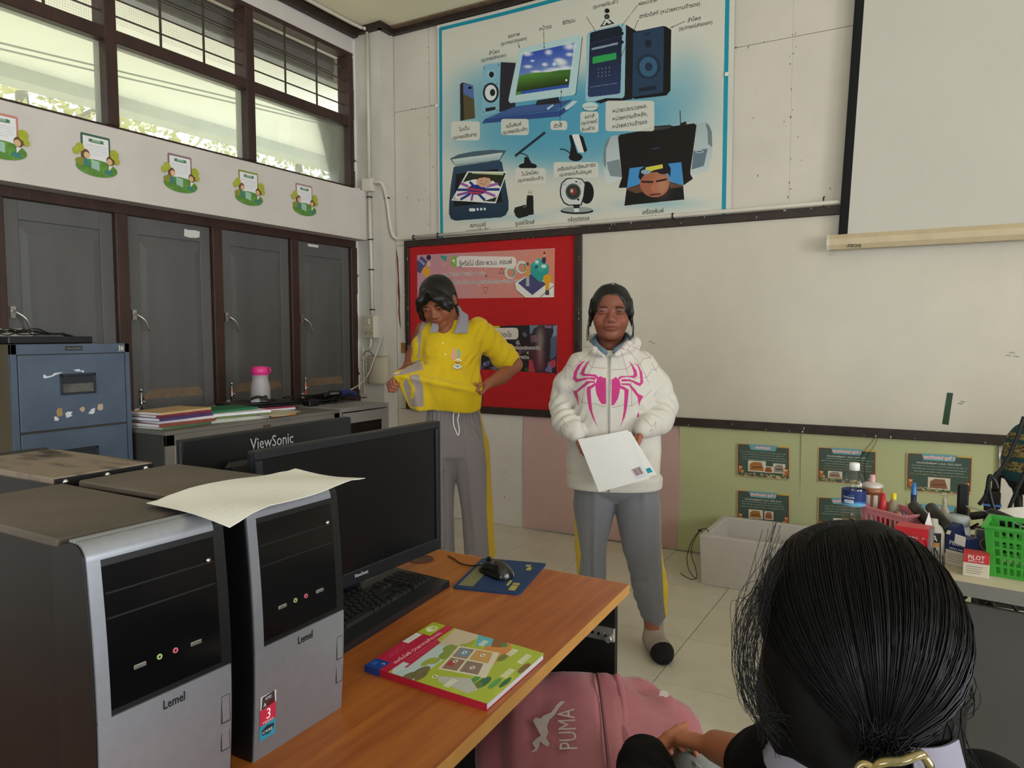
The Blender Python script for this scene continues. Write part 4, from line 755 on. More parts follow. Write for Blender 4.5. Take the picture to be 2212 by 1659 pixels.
def tow(name,label,loc,rz,top,front,sticker=False):
    t=thing(name,label,'computer',loc,rz,'desktop computer towers'); h=TW/2
    MB().b2((-TD,-h+.004,.006),(-.062,h-.004,TH-.006),0,.003).build('case',caseb,t)
    MB().b2((-TD+.002,-h+.001,TH-.012),(-.058,h-.001,TH),0,.003).build('top_cover',top,t)
    def face(u0,u1,t0,t1,off,nt=24,nu=4,round_=0):
        def f(u,v):
            x,z=tprof(t0+(t1-t0)*v); e=1e-3; x2,z2=tprof(min(3,t0+(t1-t0)*v+e)); x1,z1=tprof(max(0,t0+(t1-t0)*v-e)); d=np.array((x2-x1,z2-z1)); d/=np.linalg.norm(d); n=np.array((d[1],-d[0]))
            y=u0+(u1-u0)*u; ed=min(1,(h-abs(y))/.012); dr=0
            return (x+n[0]*(off+dr),y,z+n[1]*(off+dr))
        return f
    bz=MB(); rings=[]
    for k in range(31):
        q=3*k/30; x,z=tprof(q)
        rings.append([(x,-h,z),(x,h,z),(min(x,-.0)-.0 if q>2 else -.062,h,max(z-.012,0) if q>2 else z),(min(x,0) if q>2 else -.062,-h,max(z-.012,0) if q>2 else z)])
    pr=[tprof(3*k/30) for k in range(31)]+[(-.068,TH-.012),(-.068,0)]
    bz.prism(pr,(0,-h,0),(1,0,0),(0,0,1),(0,TW,0),0); bz.build('bezel',blackm,t,True)
    if front:
        zc=.168/(TH-.02)
        for nm,u0,u1,t0,t1,off,m_ in (('lower_panel',-h+.002,h-.004,.0,zc,.0035,silver),('side_strip',-h+.002,-h+.018,zc-.01,1,.0035,silver),('bay_panel',-h+.018,h-.018,zc+.02,.975,.0015,gloss)):
            mb=MB(); mb.grid(face(u0,u1,t0,t1,off),4,24,0,True); o=mb.build(nm,m_,t); solid(o,.003)
        mb=MB(); f1=face(-h+.002,h-.018,1,2,.0035); f2=face(-h+.002,h-.018,2,3,.0035); mb.grid(f1,4,10,0,True); mb.grid(f2,4,3,0,True); o=mb.build('top_strip',silver,t); solid(o,.003)
        def at(y,z,off=.0016): x,_=tprof(z/(TH-.02)); return np.array((x+off,y,z))
        mb=MB()
        for z in (.315,.285): p=at(0,z,.0012); mb.box(p,(.002,TW-.042,.0022))
        stuff(mb.build('bay_grooves',mat('groove','#020202',.7),t))
        for y in (-.038,.040): p=at(y,.2155); MB().box(p,(.003,.016,.0055),0,.0008).build('usb_port',steel,t)
        for y,cl in ((-.012,'#8fae6a'),(.010,'#c0586a')):
            p=at(y,.2155+.001); mb=MB(); mb.lathe([(.0015,.0005),(.0018,.0012),(.0034,.0012),(.0037,0)],14,(0,0,0),0,Matrix.Translation(p)@Matrix.Rotation(math.pi/2,4,'Y')); mb.build('audio_jack',mat('jack_'+cl[1:],cl,.4),t)
        btn=mat('button_outline','#2b2b2d',.5)
        for z0,z1 in ((.088,.128),(.048,.080)):
            p=at(h-.0135,(z0+z1)/2,.0032); o=MB().box(p,(.0022,.015,z1-z0),0,.001).build('power_button' if z0>.08 else 'reset_button',btn,t); MB().box(p+(.0004,0,0),(.0022,.0128,z1-z0-.003),0,.001).build('button_cap',silver,o)
        lettering('lettering','Lemel',.017,at(.004,.148,.0042),(0,1,0),(0,0,1),blackm,.0006,t,width=.030)
        p=at(h-.028,.318,.002); MB().lathe([(.0,.002),(.003,.0015),(.0035,0)],10,(0,0,0),0,Matrix.Translation(p)@Matrix.Rotation(math.pi/2,4,'Y')).build('lock_stud',chrome,t)
        if sticker:
            c=Cv(160,330,'#c7c7c7'); c.poly([(20,10),(140,0),(150,90),(10,100)],'#3b3a3c',raw=True); c.text('AMD',80,30,30,'#e6e6e6',raw=True); c.text('A',45,72,40,'#ffffff',raw=True); c.poly([(70,60),(140,55),(140,90),(70,90)],'#5a1c22',raw=True)
            c.poly([(0,100),(160,90),(160,215),(0,220)],'#c4304c',raw=True); c.text('3',85,150,110,'#ffffff',raw=True); c.text('YEARS',80,205,26,'#f3dede',raw=True,width=110)
            c.poly([(0,220),(160,213),(160,330),(0,330)],'#2b93ad',raw=True); c.poly([(20,255),(70,235),(145,245),(140,285),(90,305),(25,295)],'#20343d',raw=True); c.text('CARE',80,278,30,'#e8eef0',raw=True,width=100)
            pm=print_mat('sticker_print',c,.35,.5); mb=MB(); mb.grid(lambda u,v:at(-h+.010+.030*u,.028+.068*v,.0046),1,8,0,True,True); mb.build('sticker',pm,t)
    else:
        mb=MB()
    for y in (-.075,0,.075) if not front else ():
        MB().lathe([(0,.004),(.004,.0035),(.005,.001),(.005,0)],12,(0,0,0),0,Matrix.Translation((-TD-.001,y,TH-.009))@Matrix.Rotation(-math.pi/2,4,'Y')).build('thumb_screw',chrome,t)
    for sx in (-.35,-.06):
        for sy_ in (-.07,.07): MB().cyl((sx,sy_,0),(sx,sy_,.007),.012,n=10).build('foot',blackm,t)
    return t
T1=tow('computer_tower','nearest silver fronted black tower, at the left edge with a bare dusty top',(-.846,.578,.75),math.radians(-1.5),dusty_top,True)
T2=tow('computer_tower','silver fronted black tower with a red warranty sticker and a paper sheet on top',(-.846,.805,.75),math.radians(.5),dusty_top,True,True)
T4=tow('computer_tower','rear black tower seen from behind with smeared dust and three screws along its top edge',(-1.705,.79,.75),math.pi,smear,False)
lip=MB(); lip.b2((-TD-.0012,-.092,TH-.016),(-TD+.004,.092,TH-.002)); lip.build('rear_lip',caseb,T4)
# ---- paper on the tower
def papf(u,v):
    a,b,c_,d=[np.array(x) for x in ((-.962,.640,1.139),(-.955,.915,1.136),(-.778,.892,1.140),(-.762,.618,1.136))]
    p=(d*(1-u)+c_*u)*(1-v)+(a*(1-u)+b*u)*v; p[2]+=.0035*math.sin(u*9+v*4)*(.4+abs(u-.45))+ (.004 if .1<u<.9 else .002)-.009*max(0,.25-u)/.25*(1-.4*v)
    return p
c=Cv(560,380,'#dedcd4')
for k in range(5): c.scribble(30,330-40*(k%2),250+22*k,9,'#a9acb0',k,.35)
o=sheet('paper_sheet',print_mat('sheet_print',c,.8,.2),papf,16,10,.0006,whitep,None,(0,0,1)); tag(o,'white printed paper sheet lying across the top of the stickered tower','paper')
# ---- monitors
scrm=mat('dark_screen','#0b0c0f',.28,var=.3,vs=2,spec=.4); monb=mat('monitor_black','#16181c',.38,var=.1,vs=10)
def monitor(label,loc,rz,w,h,z0,txt_front=True):
    t=thing('computer_monitor',label,'monitor',loc,rz,'flat computer monitors'); b=.018; bb=.032
    MB().b2((-.022,-w/2,z0),(-.002,w/2,z0+h),0,.004).build('rear_shell',monb,t); MB().b2((-.05,-w*.32,z0+.05),(-.02,w*.32,z0+h-.07),0,.012).build('rear_bulge',monb,t)
    for lo,hi in (((-.004,-w/2,z0),(.006,w/2,z0+bb)),((-.004,-w/2,z0+h-b),(.006,w/2,z0+h)),((-.004,-w/2,z0+bb),(.006,-w/2+b,z0+h-b)),((-.004,w/2-b,z0+bb),(.006,w/2,z0+h-b))): MB().b2(lo,hi,0,.002).build('bezel_rail',monb,t)
    MB().b2((-.003,-w/2+b,z0+bb),(.001,w/2-b,z0+h-b)).build('screen',scrm,t)
    MB().b2((-.055,-.03,.008),(-.03,.03,z0+.1),0,.004).build('neck',monb,t); mb=MB(); mb.prism([(.13*math.cos(a)*1.0,.10*math.sin(a)) for a in np.linspace(0,2*math.pi,28,endpoint=False)],(-.05,0,0),(0,1,0),(1,0,0),(0,0,.010)); mb.build('stand_base',monb,t,True)
    wt=mat('white_lettering','#c9ccd0',.4)
    if txt_front: lettering('lettering','ViewSonic',.012,(.0065,-w/2+.29,z0+.016),(0,1,0),(0,0,1),wt,.0004,t,width=.046)
    return t
M2=monitor('black monitor facing right on the orange desk behind the keyboard',(-1.135,1.286,.75),math.radians(-1.2),.60,.342,.052)
M1=monitor('black monitor seen from the back with white lettering, beyond the front monitor',(-1.60,1.45,.75),math.pi,.60,.342,.022,False)
lettering('lettering','ViewSonic',.044,(-.0235,.022,.022+.292),(0,-1,0),(0,0,1),mat('white_lettering'),.0006,M1,width=.152)
# ---- keyboard
kx,ky=-1.083,1.243; kd=np.array((-.095,.9955)); kr=math.atan2(kd[0],-kd[1]) ; kr=math.atan2(-kd[0],kd[1])
KB=thing('keyboard','black computer keyboard in front of the front monitor','keyboard',(kx,ky,.75),kr)
MB().add([(-.085,-.222,.0),(.085,-.222,0),(.085,.222,0),(-.085,.222,0),(-.085,-.222,.030),(.085,-.222,.016),(.085,.222,.016),(-.085,.222,.030)],[(0,3,2,1),(4,5,6,7),(0,1,5,4),(1,2,6,5),(2,3,7,6),(3,0,4,7)]).build('body',monb,KB)
keym=mat('key_black','#1a1a1b',.45,var=.2,vs=30); kme={}
def key(x,y,w_,d_=.016):
    k=(round(w_,4),round(d_,4))
    if k not in kme:
        mb=MB(); a,b=d_/2,w_/2; mb.add([(-a,-b,0),(a,-b,0),(a,b,0),(-a,b,0),(-a*.78,-b+.0022,.008),(a*.72,-b+.0022,.0075),(a*.72,b-.0022,.0075),(-a*.78,b-.0022,.008)],[(4,5,6,7),(0,1,5,4),(1,2,6,5),(2,3,7,6),(3,0,4,7)]); kme[k]=mb.mesh('key',keym)
    o=link('key',kme[k],KB,(x,y,.0225-.0823*x+.0005)); o.rotation_euler=(0,math.radians(4.7),0)
P_=.0187
for r,(x,row) in enumerate(((-.036,[1]*13+[2]),(-.018,[1.5]+[1]*12+[1.5]),(.0,[1.75]+[1]*11+[2.25]),(.018,[2.25]+[1]*10+[2.75]),(.036,[1.4,1.2,1.3,5.4,1.3,1.2,1.2,2]))):
    y=-.212
    for w_ in row: key(x,y+w_*P_/2,w_*P_-.0016); y+=w_*P_
for i in range(12): key(-.060,-.205+i*.0215+(i//4)*.008,.017,.013)
for r in range(5):
    for cidx in range(3):
        if r in (2,): continue
        if r==3 and cidx!=1: continue
        key(-.036+r*.018,.066+cidx*P_,P_-.0016)
    for cidx in range(4): key(-.036+r*.018,.134+cidx*P_,P_-.0016)
lettering('lettering','acer',.016,(-.074,.118,.0289),(0,1,0),(-1,0,.08),mat('grey_lettering','#777a70',.5),.0004,KB,width=.032)
# ---- mouse mat, mice
mq=[np.array(P(*p,'z',.75))[:2] for p in ((977,1272),(1122,1287),(1181,1220),(1042,1208))]; mc=sum(mq)/4
mm=MB(); 
def rounded(q,r=.012,n=4):
    out=[]; L=len(q)
    for i in range(L):
        a,b,c_=q[i-1],q[i],q[(i+1)%L]; u=(a-b)/np.linalg.norm(a-b); v=(c_-b)/np.linalg.norm(c_-b)
        for k in range(n+1): t=k/n; out.append((1-t)**2*(b+u*r)+2*t*(1-t)*b+t*t*(b+v*r))
    return out
pad=thing('mouse_mat','dark blue mouse mat with yellow print at the far end of the orange desk','mouse mat',(mc[0],mc[1],.75))
mm.prism([tuple(p-mc) for p in rounded(mq)],(0,0,0),(1,0,0),(0,1,0),(0,0,.004)); mm.build('mat',mat('blue_foam','#14335c',.7,var=.1,vs=80,bump=.1,bs=400),pad,True)
yp=MB(); yl=mat('yellow_print','#a39a4a',.7); r_=random.Random(2)
e1=(mq[1]-mq[0]); e2=(mq[3]-mq[0])
def mp(u,v): return tuple(mq[0]+e1*u+e2*v-mc)
def yb(u0,v0,u1,v1): yp.prism([mp(u0,v0),mp(u1,v0),mp(u1,v1),mp(u0,v1)],(0,0,.004),(1,0,0),(0,1,0),(0,0,.0003))
for k in range(8):
    v=.08
    while v<.80-.1*(k%3): w_=r_.uniform(.015,.05); yb(.06+.028*k,v,.06+.028*k+.016,v+w_); v+=w_+.012
for a in ((.80,.08,.90,.22),(.80,.24,.90,.30),(.72,.20,.76,.36),(.83,.72,.90,.82),(.78,.84,.86,.90)): yb(*a)
stuff(yp.build('print',yl,pad,True))
def mouse(name,label,loc,rz,parent=None):
    t=thing(name,label,'mouse',loc,rz)
    def sec(x): 
        u=(x+.055)/.11; w_=.031*(1-(2*u-1)**4*.55)*(0.93+.07*math.cos(u*6)); hh=.036*math.sin(math.pi*(.08+.86*u**.8))**.75+.003; return w_,hh
    rings=[]
    for k in range(17):
        x=-.055+.11*k/16; w_,hh=sec(x)
        if k in (0,16): w_*=.55; hh*=.5
        rings.append([(x,w_*math.cos(a),max(.001,hh*math.sin(a)) if math.sin(a)>=0 else .0008) for a in np.linspace(-.25,math.pi+.25,17)])
    MB().loft(rings).build('body',mat('mouse_olive_black','#1c1c17',.22,var=.2,vs=30,spec=.6),t,True)
    def side(u,v): x=-.052+.045*u; w_,hh=sec(x); a=.12+.5*v; return (x,(w_+.0012)*math.cos(a),(hh+.0008)*math.sin(a))
    def side2(u,v): x=-.052+.045*u; w_,hh=sec(x); a=.12+.5*v; return (x,-(w_+.0012)*math.cos(a),(hh+.0008)*math.sin(a))
    for s_ in (side2,):
        mb=MB(); mb.grid(s_,6,4,0,True); o=mb.build('grip_panel',mat('mouse_grey','#8d8f95',.3,var=.05),t,True); solid(o,.001)
    MB().lathe([(.0,-.004),(.011,-.003),(.012,0),(.011,.003),(0,.004)],16,(0,0,0),0,Matrix.Translation((.030,0,.028))@Matrix.Rotation(math.pi/2,4,'X')).build('scroll_wheel',monb,t)
    return t
ms=mouse('computer_mouse','dark computer mouse standing on the blue mouse mat',(-.962,1.600,.754),math.radians(157))
cb=np.array((-.9626,1.6,0)); MB().tube(spline([(.054,0,.012),(.075,.0,.006),(.10,.012,.0),(.14,.02,-.001),(.18,.012,-.001),(.215,.01,-.001)],6),.0018,6).build('cable',blackm,ms)
# ---- textbook
bq=[P(*p,'z',.763) for p in ((788,1436),(936,1343),(1176,1411),(1052,1520))]
c=Cv(420,580,'#b9c23c')
r_=random.Random(6)
c.rect(0,0,420,580,'#a9b83a'); c.rect(0,150,420,250,'#b9ccd0'); 
for k in range(14): c.ell(r_.uniform(0,420),r_.uniform(190,260),r_.uniform(20,50),r_.uniform(14,30),r_.choice(('#7f8f35','#9ba83c','#6f6440','#cfc0a8')),.9)
c.poly([(260,150),(420,130),(420,270),(330,250)],'#c9b8a0',raw=True); c.poly([(150,420),(420,300),(420,420),(330,470)],'#d08a48',raw=True); c.poly([(330,300),(420,250),(420,360),(360,350)],'#5ab0be',raw=True); c.poly([(355,360),(420,330),(420,400),(370,400)],'#8d5a34',raw=True)
for k in range(16): c.ell(r_.uniform(0,420),r_.uniform(330,575),r_.uniform(16,46),r_.uniform(10,24),r_.choice(('#3f8a48','#2a5f4c','#6a7a34','#b5c03c','#7a5a38','#4f9a50')),.9)
c.poly([(40,330),(70,310),(110,430),(60,500),(20,480)],'#b9bab4',raw=True); 
c.poly([(110,275),(300,235),(330,420),(140,480)],'#d9d0bc',raw=True); c.poly([(122,284),(205,266),(215,330),(132,350)],'#8d6f5f',raw=True); c.poly([(215,264),(292,247),(304,312),(224,330)],'#8d8078',raw=True); c.poly([(236,275),(284,265),(292,305),(246,318)],'#5f93a8',raw=True); c.poly([(134,360),(216,340),(226,410),(146,440)],'#8a7468',raw=True); c.poly([(226,340),(306,320),(318,395),(236,425)],'#c79a58',raw=True); c.poly([(150,285),(185,278),(188,305),(155,312)],'#b03a48',raw=True)
for x,y,w_ in ((20,370,60),(330,450,60),(300,520,80),(180,520,70),(345,300,50)):
    for k in range(6): c.poly([(x+k*w_/6,y),(x+k*w_/6+w_/9,y-3),(x+k*w_/6+w_/9,y+26),(x+k*w_/6,y+28)],'#e2e0d2',raw=True)
for x,y in ((60,300),(190,300),(265,290),(180,390),(280,370)): c.ell(x,y,13,10,'#e6e2d6'); c.ell(x,y,6,5,'#5a564e')
c.rect(0,0,420,118,'#b81c42'); c.poly([(60,118),(300,118),(285,150),(60,160)],'#b81c42',raw=True); c.poly([(0,140),(30,118),(90,118),(90,150),(0,150)],'#c2d0d2',raw=True)
c.rect(0,0,62,76,'#1c3f8f'); c.ell(30,24,14,12,'#2f5fae'); c.text('ว',40,58,26,'#dfe6f2',raw=True); c.rect(310,0,420,72,'#a4b52c'); c.ell(365,36,28,24,'#eef0dc'); c.ell(368,38,19,16,'#a4b52c'); c.ell(362,38,13,11,'#eef0dc'); c.ell(364,40,7,6,'#a4b52c'); c.rect(215,0,305,34,'#d9dcd8'); c.scribble(232,290,17,7,'#9a9a9a',3)
c.text('เทคโนโลยี (วิทยาการคำนวณ)',210,92,26,'#f3dfe2',width=290,raw=True); c.scribble(85,200,26,6,'#e8a9b6',1); c.scribble(85,205,42,6,'#e8a9b6',2); c.scribble(90,330,120,6,'#e8a9b6',4); c.scribble(90,300,136,6,'#e8a9b6',5)
bk=thing('textbook','pink and green covered computing textbook lying on the orange desk','book',tuple(sum(bq)/4*np.array((1,1,0))+np.array((0,0,.75))))
bo=np.array(bk.location); BQ=[q-bo for q in bq]   # near-left, far-left, far-right, near-right
def cov(z):
    def f(u,v):
        p=(BQ[3]*(1-u)+BQ[2]*u)*(1-v)+(BQ[0]*(1-u)+BQ[1]*u)*v; p[2]=z+.0012*math.sin(v*6)*(1-v); return p
    return f
mb=MB(); mb.grid(cov(.0125),4,6,0,True,True); o=mb.build('front_cover',print_mat('textbook_print',c,.35,.5),bk); solid(o,.0008)
pb=MB(); ins=[sum(BQ)/4+(q-sum(BQ)/4)*.985 for q in BQ]; pb.prism([tuple(q[:2]) for q in ins],(0,0,.001),(1,0,0),(0,1,0),(0,0,.0108)); pb.build('page_block',mat('page_edges','#cfd0d6',.8,var=.06,vs=200,stretch=(.1,.1,6)),bk,True)
sp=MB(); a,b=BQ[0][:2],BQ[3][:2]; d=(a-b)/np.linalg.norm(a-b); n=np.array((d[1],-d[0])); n=n if n@(a)>0 else -n
n=np.array((-d[1],d[0])); n=n if n@((a+b)/2)>0 else -n
for (s0,s1,m_) in ((0,.86,mat('book_red','#a0182c',.4)),(.86,1,mat('book_blue','#1a3a84',.4))):
    p0,p1=b+(a-b)*s0,b+(a-b)*s1; s_=MB(); s_.prism([tuple(p0),tuple(p1),tuple(p1+n*.0012),tuple(p0+n*.0012)],(0,0,0),(1,0,0),(0,1,0),(0,0,.013)); s_.build('spine',m_,bk,True)
mb=MB(); mb.prism([tuple(q[:2]) for q in BQ],(0,0,0),(1,0,0),(0,1,0),(0,0,.0008)); mb.build('back_cover',mat('book_red'),bk,True)
# ================================================================ CABINETS ALONG THE SHUTTERS
steelblue=mat('blue_grey_steel','#4d5a6b',.5,var=.1,vs=9,spec=.4); rustside=mat('rust_stained_steel','#4d4f45',.55,var=0,vs=2.5,col2='#5a4a32',spec=.35)
fc=thing('filing_cabinet','tall blue-grey steel filing cabinet with torn labels, at the left edge','cabinet',(-3.42,1.765,0))
MB().b2((-.30,-.243,0),(.302,.243,1.335),0,.003).build('body',rustside,fc)
fr=MB()
for lo,hi in (((.30,-.243,0),(.318,-.222,1.335)),((.30,.222,0),(.318,.243,1.335)),((.30,-.243,1.295),(.318,.243,1.335)),((.30,-.243,0),(.318,.243,.05))): fr.b2(lo,hi,0,.001)
fr.build('front_frame',steelblue,fc)
for k in range(4):
    z1=1.292-.312*k; z0=z1-.305; o=MB(); o.b2((.303,-.219,z0),(.321,.219,z1),0,.003); dr=o.build('drawer',steelblue,fc)
    zc_=z0+.185; y0,y1=-.055,.075
    hf=MB()
    for lo,hi in (((.320,y0-.008,zc_-.038),(.328,y0,zc_+.038)),((.320,y1,zc_-.038),(.328,y1+.008,zc_+.038)),((.320,y0-.008,zc_+.030),(.328,y1+.008,zc_+.040)),((.320,y0-.008,zc_-.046),(.328,y1+.008,zc_-.038)),((.3205,y0,zc_),(.327,y1,zc_+.03))): hf.b2(lo,hi,0,.001)
    hf.build('handle_frame',mat('dark_handle','#1f262e',.4),dr); MB().b2((.3205,y0,zc_-.038),(.3215,y1,zc_)).build('finger_recess',mat('dust_recess','#5a5854',.9,var=.3,vs=20),dr)
for poly,cl in ((((-.14,.17),(-.138,.185),(-.125,.176),(-.108,.178),(-.095,.188),(-.06,.190),(-.09,.180),(-.11,.172),(-.13,.168)),'#c9cdd2'),(((-.02,.197),(.005,.2),(.01,.193),(.025,.194),(.022,.183),(.012,.19),(-.005,.19)),'#c9cdd2'),(((-.095,.03),(-.09,.042),(-.072,.043),(-.07,.012),(-.09,.008)),'#a08358'),(((-.105,.008),(-.098,.012),(-.085,.0),(-.09,-.008),(-.103,-.006)),'#cfd2d6'),(((-.06,.02),(-.05,.026),(-.03,.024),(-.038,.012),(-.03,.008),(-.055,.0)),'#cfd2d6'),(((.0,.035),(.012,.042),(.022,.036),(.02,.024),(.012,.018),(.002,.026)),'#b5a184'),(((.035,.01),(.05,.028),(.065,.032),(.062,.012),(.055,.006)),'#cfd2d6'),(((.075,.03),(.08,.046),(.1,.046),(.1,.024),(.09,.018),(.078,.022)),'#b7a68d')):
    MB().prism([(a+.012,b) for a,b in poly],(.3212,0,1.03),(0,1,0),(0,0,1),(.0006,0,0)).build('torn_label',mat('label_'+cl[1:],cl,.8,var=.08,vs=60),fc)
MB().b2((.318,-.035,1.308),(.320,.035,1.325),0,.0005).build('name_plate',blackm,fc); lettering('lettering','KINGKONG',.014,(.3202,.0,1.3115),(0,1,0),(0,0,1),steel,.0004,fc,width=.062)
MB().b2((.318,.195,1.300),(.321,.218,1.326),0,.001).build('lock_plate',steel,fc); MB().cyl((.321,.207,1.313),(.3225,.207,1.313),.006,n=12).build('lock',chrome,fc)
tr=MB(); tr.b2((-.16,-.17,0),(.16,.17,.03),0,.004); o=tr.build('black_tray',monb); o.location=(-3.36,1.735,1.336); tag(o,'flat black device lying on top of the filing cabinet','device')
ro=thing('router','cream coloured router box on the black device above the filing cabinet','router',(-3.30,1.60,1.367))
MB().b2((-.07,-.10,0),(.05,.09,.030),0,.006).build('body',mat('cream_plastic','#d9d4bd',.45,var=.04),ro); MB().b2((.049,-.08,.006),(.051,.06,.012)).build('port_strip',mat('strip_grey','#8c8878',.5),ro)
r_=random.Random(12); wm=MB()
for k in range(7):
    p=[(-3.235+r_.uniform(-.012,.006),1.52+.055*i+r_.uniform(-.02,.02),1.372+r_.uniform(-.002,.028)*(1 if i<4 else .3)-(.02 if i>5 else 0)) for i in range(8)]; wm.tube(spline(p,6),.0024,6)
o=stuff(wm.build('cable_tangle',blackm)); tag(o,'tangle of thin black cables over the router on the filing cabinet','cable')
greyc=mat('grey_cabinet_steel','#6a665f',.5,var=.06,vs=6); beiged=mat('beige_door','#9a917f',.5,var=.04,vs=6)
lc=thing('low_cabinet','low grey cabinet with beige doors under the books and pink-capped bottle','cabinet',(-3.35,2.57,0))
MB().b2((-.43,-.54,0),(.44,.54,.935),0,.002).build('carcass',mat('dark_grey_side','#3f3d3a',.5,var=.08),lc); MB().b2((-.43,-.542,.932),(.455,.542,.95),0,.002).build('top',greyc,lc)
for lo,hi in (((.44,-.542,0),(.455,-.50,.932)),((.44,.50,0),(.455,.542,.932)),((.44,-.542,.885),(.455,.542,.932)),((.44,-.542,0),(.455,.542,.05))): MB().b2(lo,hi,0,.001).build('front_frame',greyc,lc)
for a,b,x in ((-.50,.01,.441),(-.005,.50,.446)): 
    d=MB().b2((x,a,.05),(x+.006,b,.885),0,.001).build('door',beiged,lc); MB().b2((x+.005,a+.03 if a>-.1 else b-.02,.855),(x+.008,a+.045 if a>-.1 else b-.012,.875)).build('finger_slot',blackm,d)
MB().box((.4555,.02,.915),(.002,.05,.012),0,.0008).build('lock_plate',mat('brown_plate','#4a3a2c',.5),lc)
nc=thing('network_cabinet','small pale grey network cabinet with a glass door full of cables, next to the column','cabinet',(-3.2,3.335,0))
pg=mat('pale_grey_steel','#8f8d8a',.45,var=.04,vs=8)
for lo,hi in (((-.30,-.215,.93),(.30,.215,.955)),((-.30,-.215,0),(.30,.215,.4)),((-.30,-.215,.4),(.30,-.195,.93)),((-.30,.195,.4),(.30,.215,.93)),((-.30,-.195,.4),(-.28,.195,.93))): MB().b2(lo,hi,0,.002).build('case_panel',pg,nc)
dr=MB()
for lo,hi in (((.30,-.195,.42),(.315,-.145,.925)),((.30,.135,.42),(.315,.195,.925)),((.30,-.145,.865),(.315,.135,.925)),((.30,-.145,.42),(.315,.135,.48))): dr.b2(lo,hi,0,.001)
do=dr.build('door_frame',pg,nc); MB().b2((.304,-.145,.48),(.308,.135,.865)).build('door_glass',glass_mat('smoked_glass',(.55,.55,.53,1),.0,(0,0,0,1)),do)
MB().b2((-.28,-.19,.70),(.26,.19,.745),0,.002).build('network_switch',mat('switch_dark','#25282b',.5),nc); MB().b2((-.28,-.19,.62),(.265,.19,.69),0,.002).build('patch_panel',mat('pink_grey_panel','#9a6a70',.5),nc); MB().b2((-.28,-.19,.69),(.268,.19,.70)).build('shelf',mat('pale_shelf','#a3a19a',.5),nc)
hm=MB(); [hm.b2((.265,-.17+.03*k,.64),(.2665,-.162+.03*k,.648)) for k in range(11)]; stuff(hm.build('panel_ports',blackm,nc))
for k,(y0,y1,cl) in enumerate(((-.09,-.02,'#b9b6ae'),(-.08,-.01,'#b9b6ae'),(-.02,.05,'#4a6a7c'),(.06,.09,'#b9b6ae'),(.05,.07,'#c5c2b8'))): MB().tube(spline([(.26,y0,.735+.01*(k%2)),(.285,y0+.02,.74),(.29,y1,.69),(.28,y1+.01,.63),(.27,y1,.60)],6),.005,7).build('patch_cable',mat('cable_'+cl[1:],cl,.5),nc)
ky_=thing('key_ring','brown key hanging in the door lock of the network cabinet','key',(-2.884,3.155,.70)); MB().cyl((-.004,0,0),(.01,0,0),.012,n=12).build('lock_barrel',mat('bronze','#3a2a24',.35,metal=.6),ky_); MB().b2((.006,-.004,-.055),(.009,.008,-.012),0,.001).build('key_blade',mat('bronze'),ky_); MB().lathe([(.006,-.002),(.014,-.002),(.014,.002),(.006,.002),(.006,-.002)],14,(0,0,0),0,Matrix.Translation((.0075,.002,-.02))@Matrix.Rotation(math.pi/2,4,'Y')).build('key_bow',mat('bronze'),ky_)
# ---- on the low cabinet: papers, books, bottle, laptop and mouse, cables
ZT=.950
def book(x,y,z,l,w_,h,rz,col,label,edge='#d6d3cb',cat='book',group='books and papers on the low cabinet',soft=0):
    t=thing('book',label,cat,(x,y,z),rz,group); pm=mat('pages_'+edge[1:],edge,.85,var=.12,vs=150,stretch=(.1,.1,5)); cm=mat('cover_'+col[1:],col,.45,var=.12,vs=9)
    MB().b2((-l/2+.002,-w_/2+.002,.001),(l/2-.002,w_/2-.002,h-.001)).build('page_block',pm,t); MB().b2((-l/2,-w_/2,h-.0012),(l/2,w_/2,h),0,.0004).build('cover',cm,t); MB().b2((-l/2,-w_/2,0),(l/2,w_/2,.0012),0,.0004).build('back_cover',cm,t)
    MB().b2((-l/2-.001,-w_/2-.001,0),(l/2,-w_/2,h)).build('spine',cm,t); return t
bs=[(-3.08,2.20,.30,.21,.012,95,'#5a7a58','green-backed thin book at the bottom of the left stack','#d6d3cb'),(-3.07,2.19,.30,.21,.014,92,'#8a4a3a','rust covered book second from the bottom of the left stack','#dcd9e0'),(-3.09,2.21,.30,.215,.012,88,'#d8d4d8','white exercise book in the middle of the left stack','#dcd9e0'),(-3.08,2.19,.29,.21,.014,93,'#4a3a6a','purple-backed book upper middle of the left stack','#e0dde2'),(-3.10,2.20,.29,.21,.012,90,'#7a3040','maroon book second from the top of the left stack','#e0dde2'),(-3.10,2.20,.29,.205,.010,96,'#c9a878','cream and orange covered book on top of the left stack','#e0dde2')]
z=ZT
for x,y,l,w_,h,a,cl,lb,ed in bs: book(x,y,z,l,w_,h,math.radians(a),cl,lb,ed); z+=h
z=ZT
for x,y,l,w_,h,a,cl,lb,ed in [(-3.06,2.50,.31,.22,.016,80,'#b9b8ae','white paper bundle with blue tabs low in the right stack','#e2e1e6'),(-3.07,2.52,.31,.22,.014,84,'#7d8a58','olive covered book in the right stack','#d2cdb8'),(-3.05,2.51,.30,.215,.012,78,'#e0dfe2','loose white exercise book in the right stack','#e2e1e6'),(-3.12,2.49,.30,.21,.012,86,'#1f6a48','green and teal covered book on top of the right stack','#e2e1e6')]: book(x,y,z,l,w_,h,math.radians(a),cl,lb,ed); z+=h
book(-2.985,2.735,ZT,.16,.12,.012,math.radians(85),'#c98a3a','orange envelope book lying near the front edge of the low cabinet','#c98a3a')
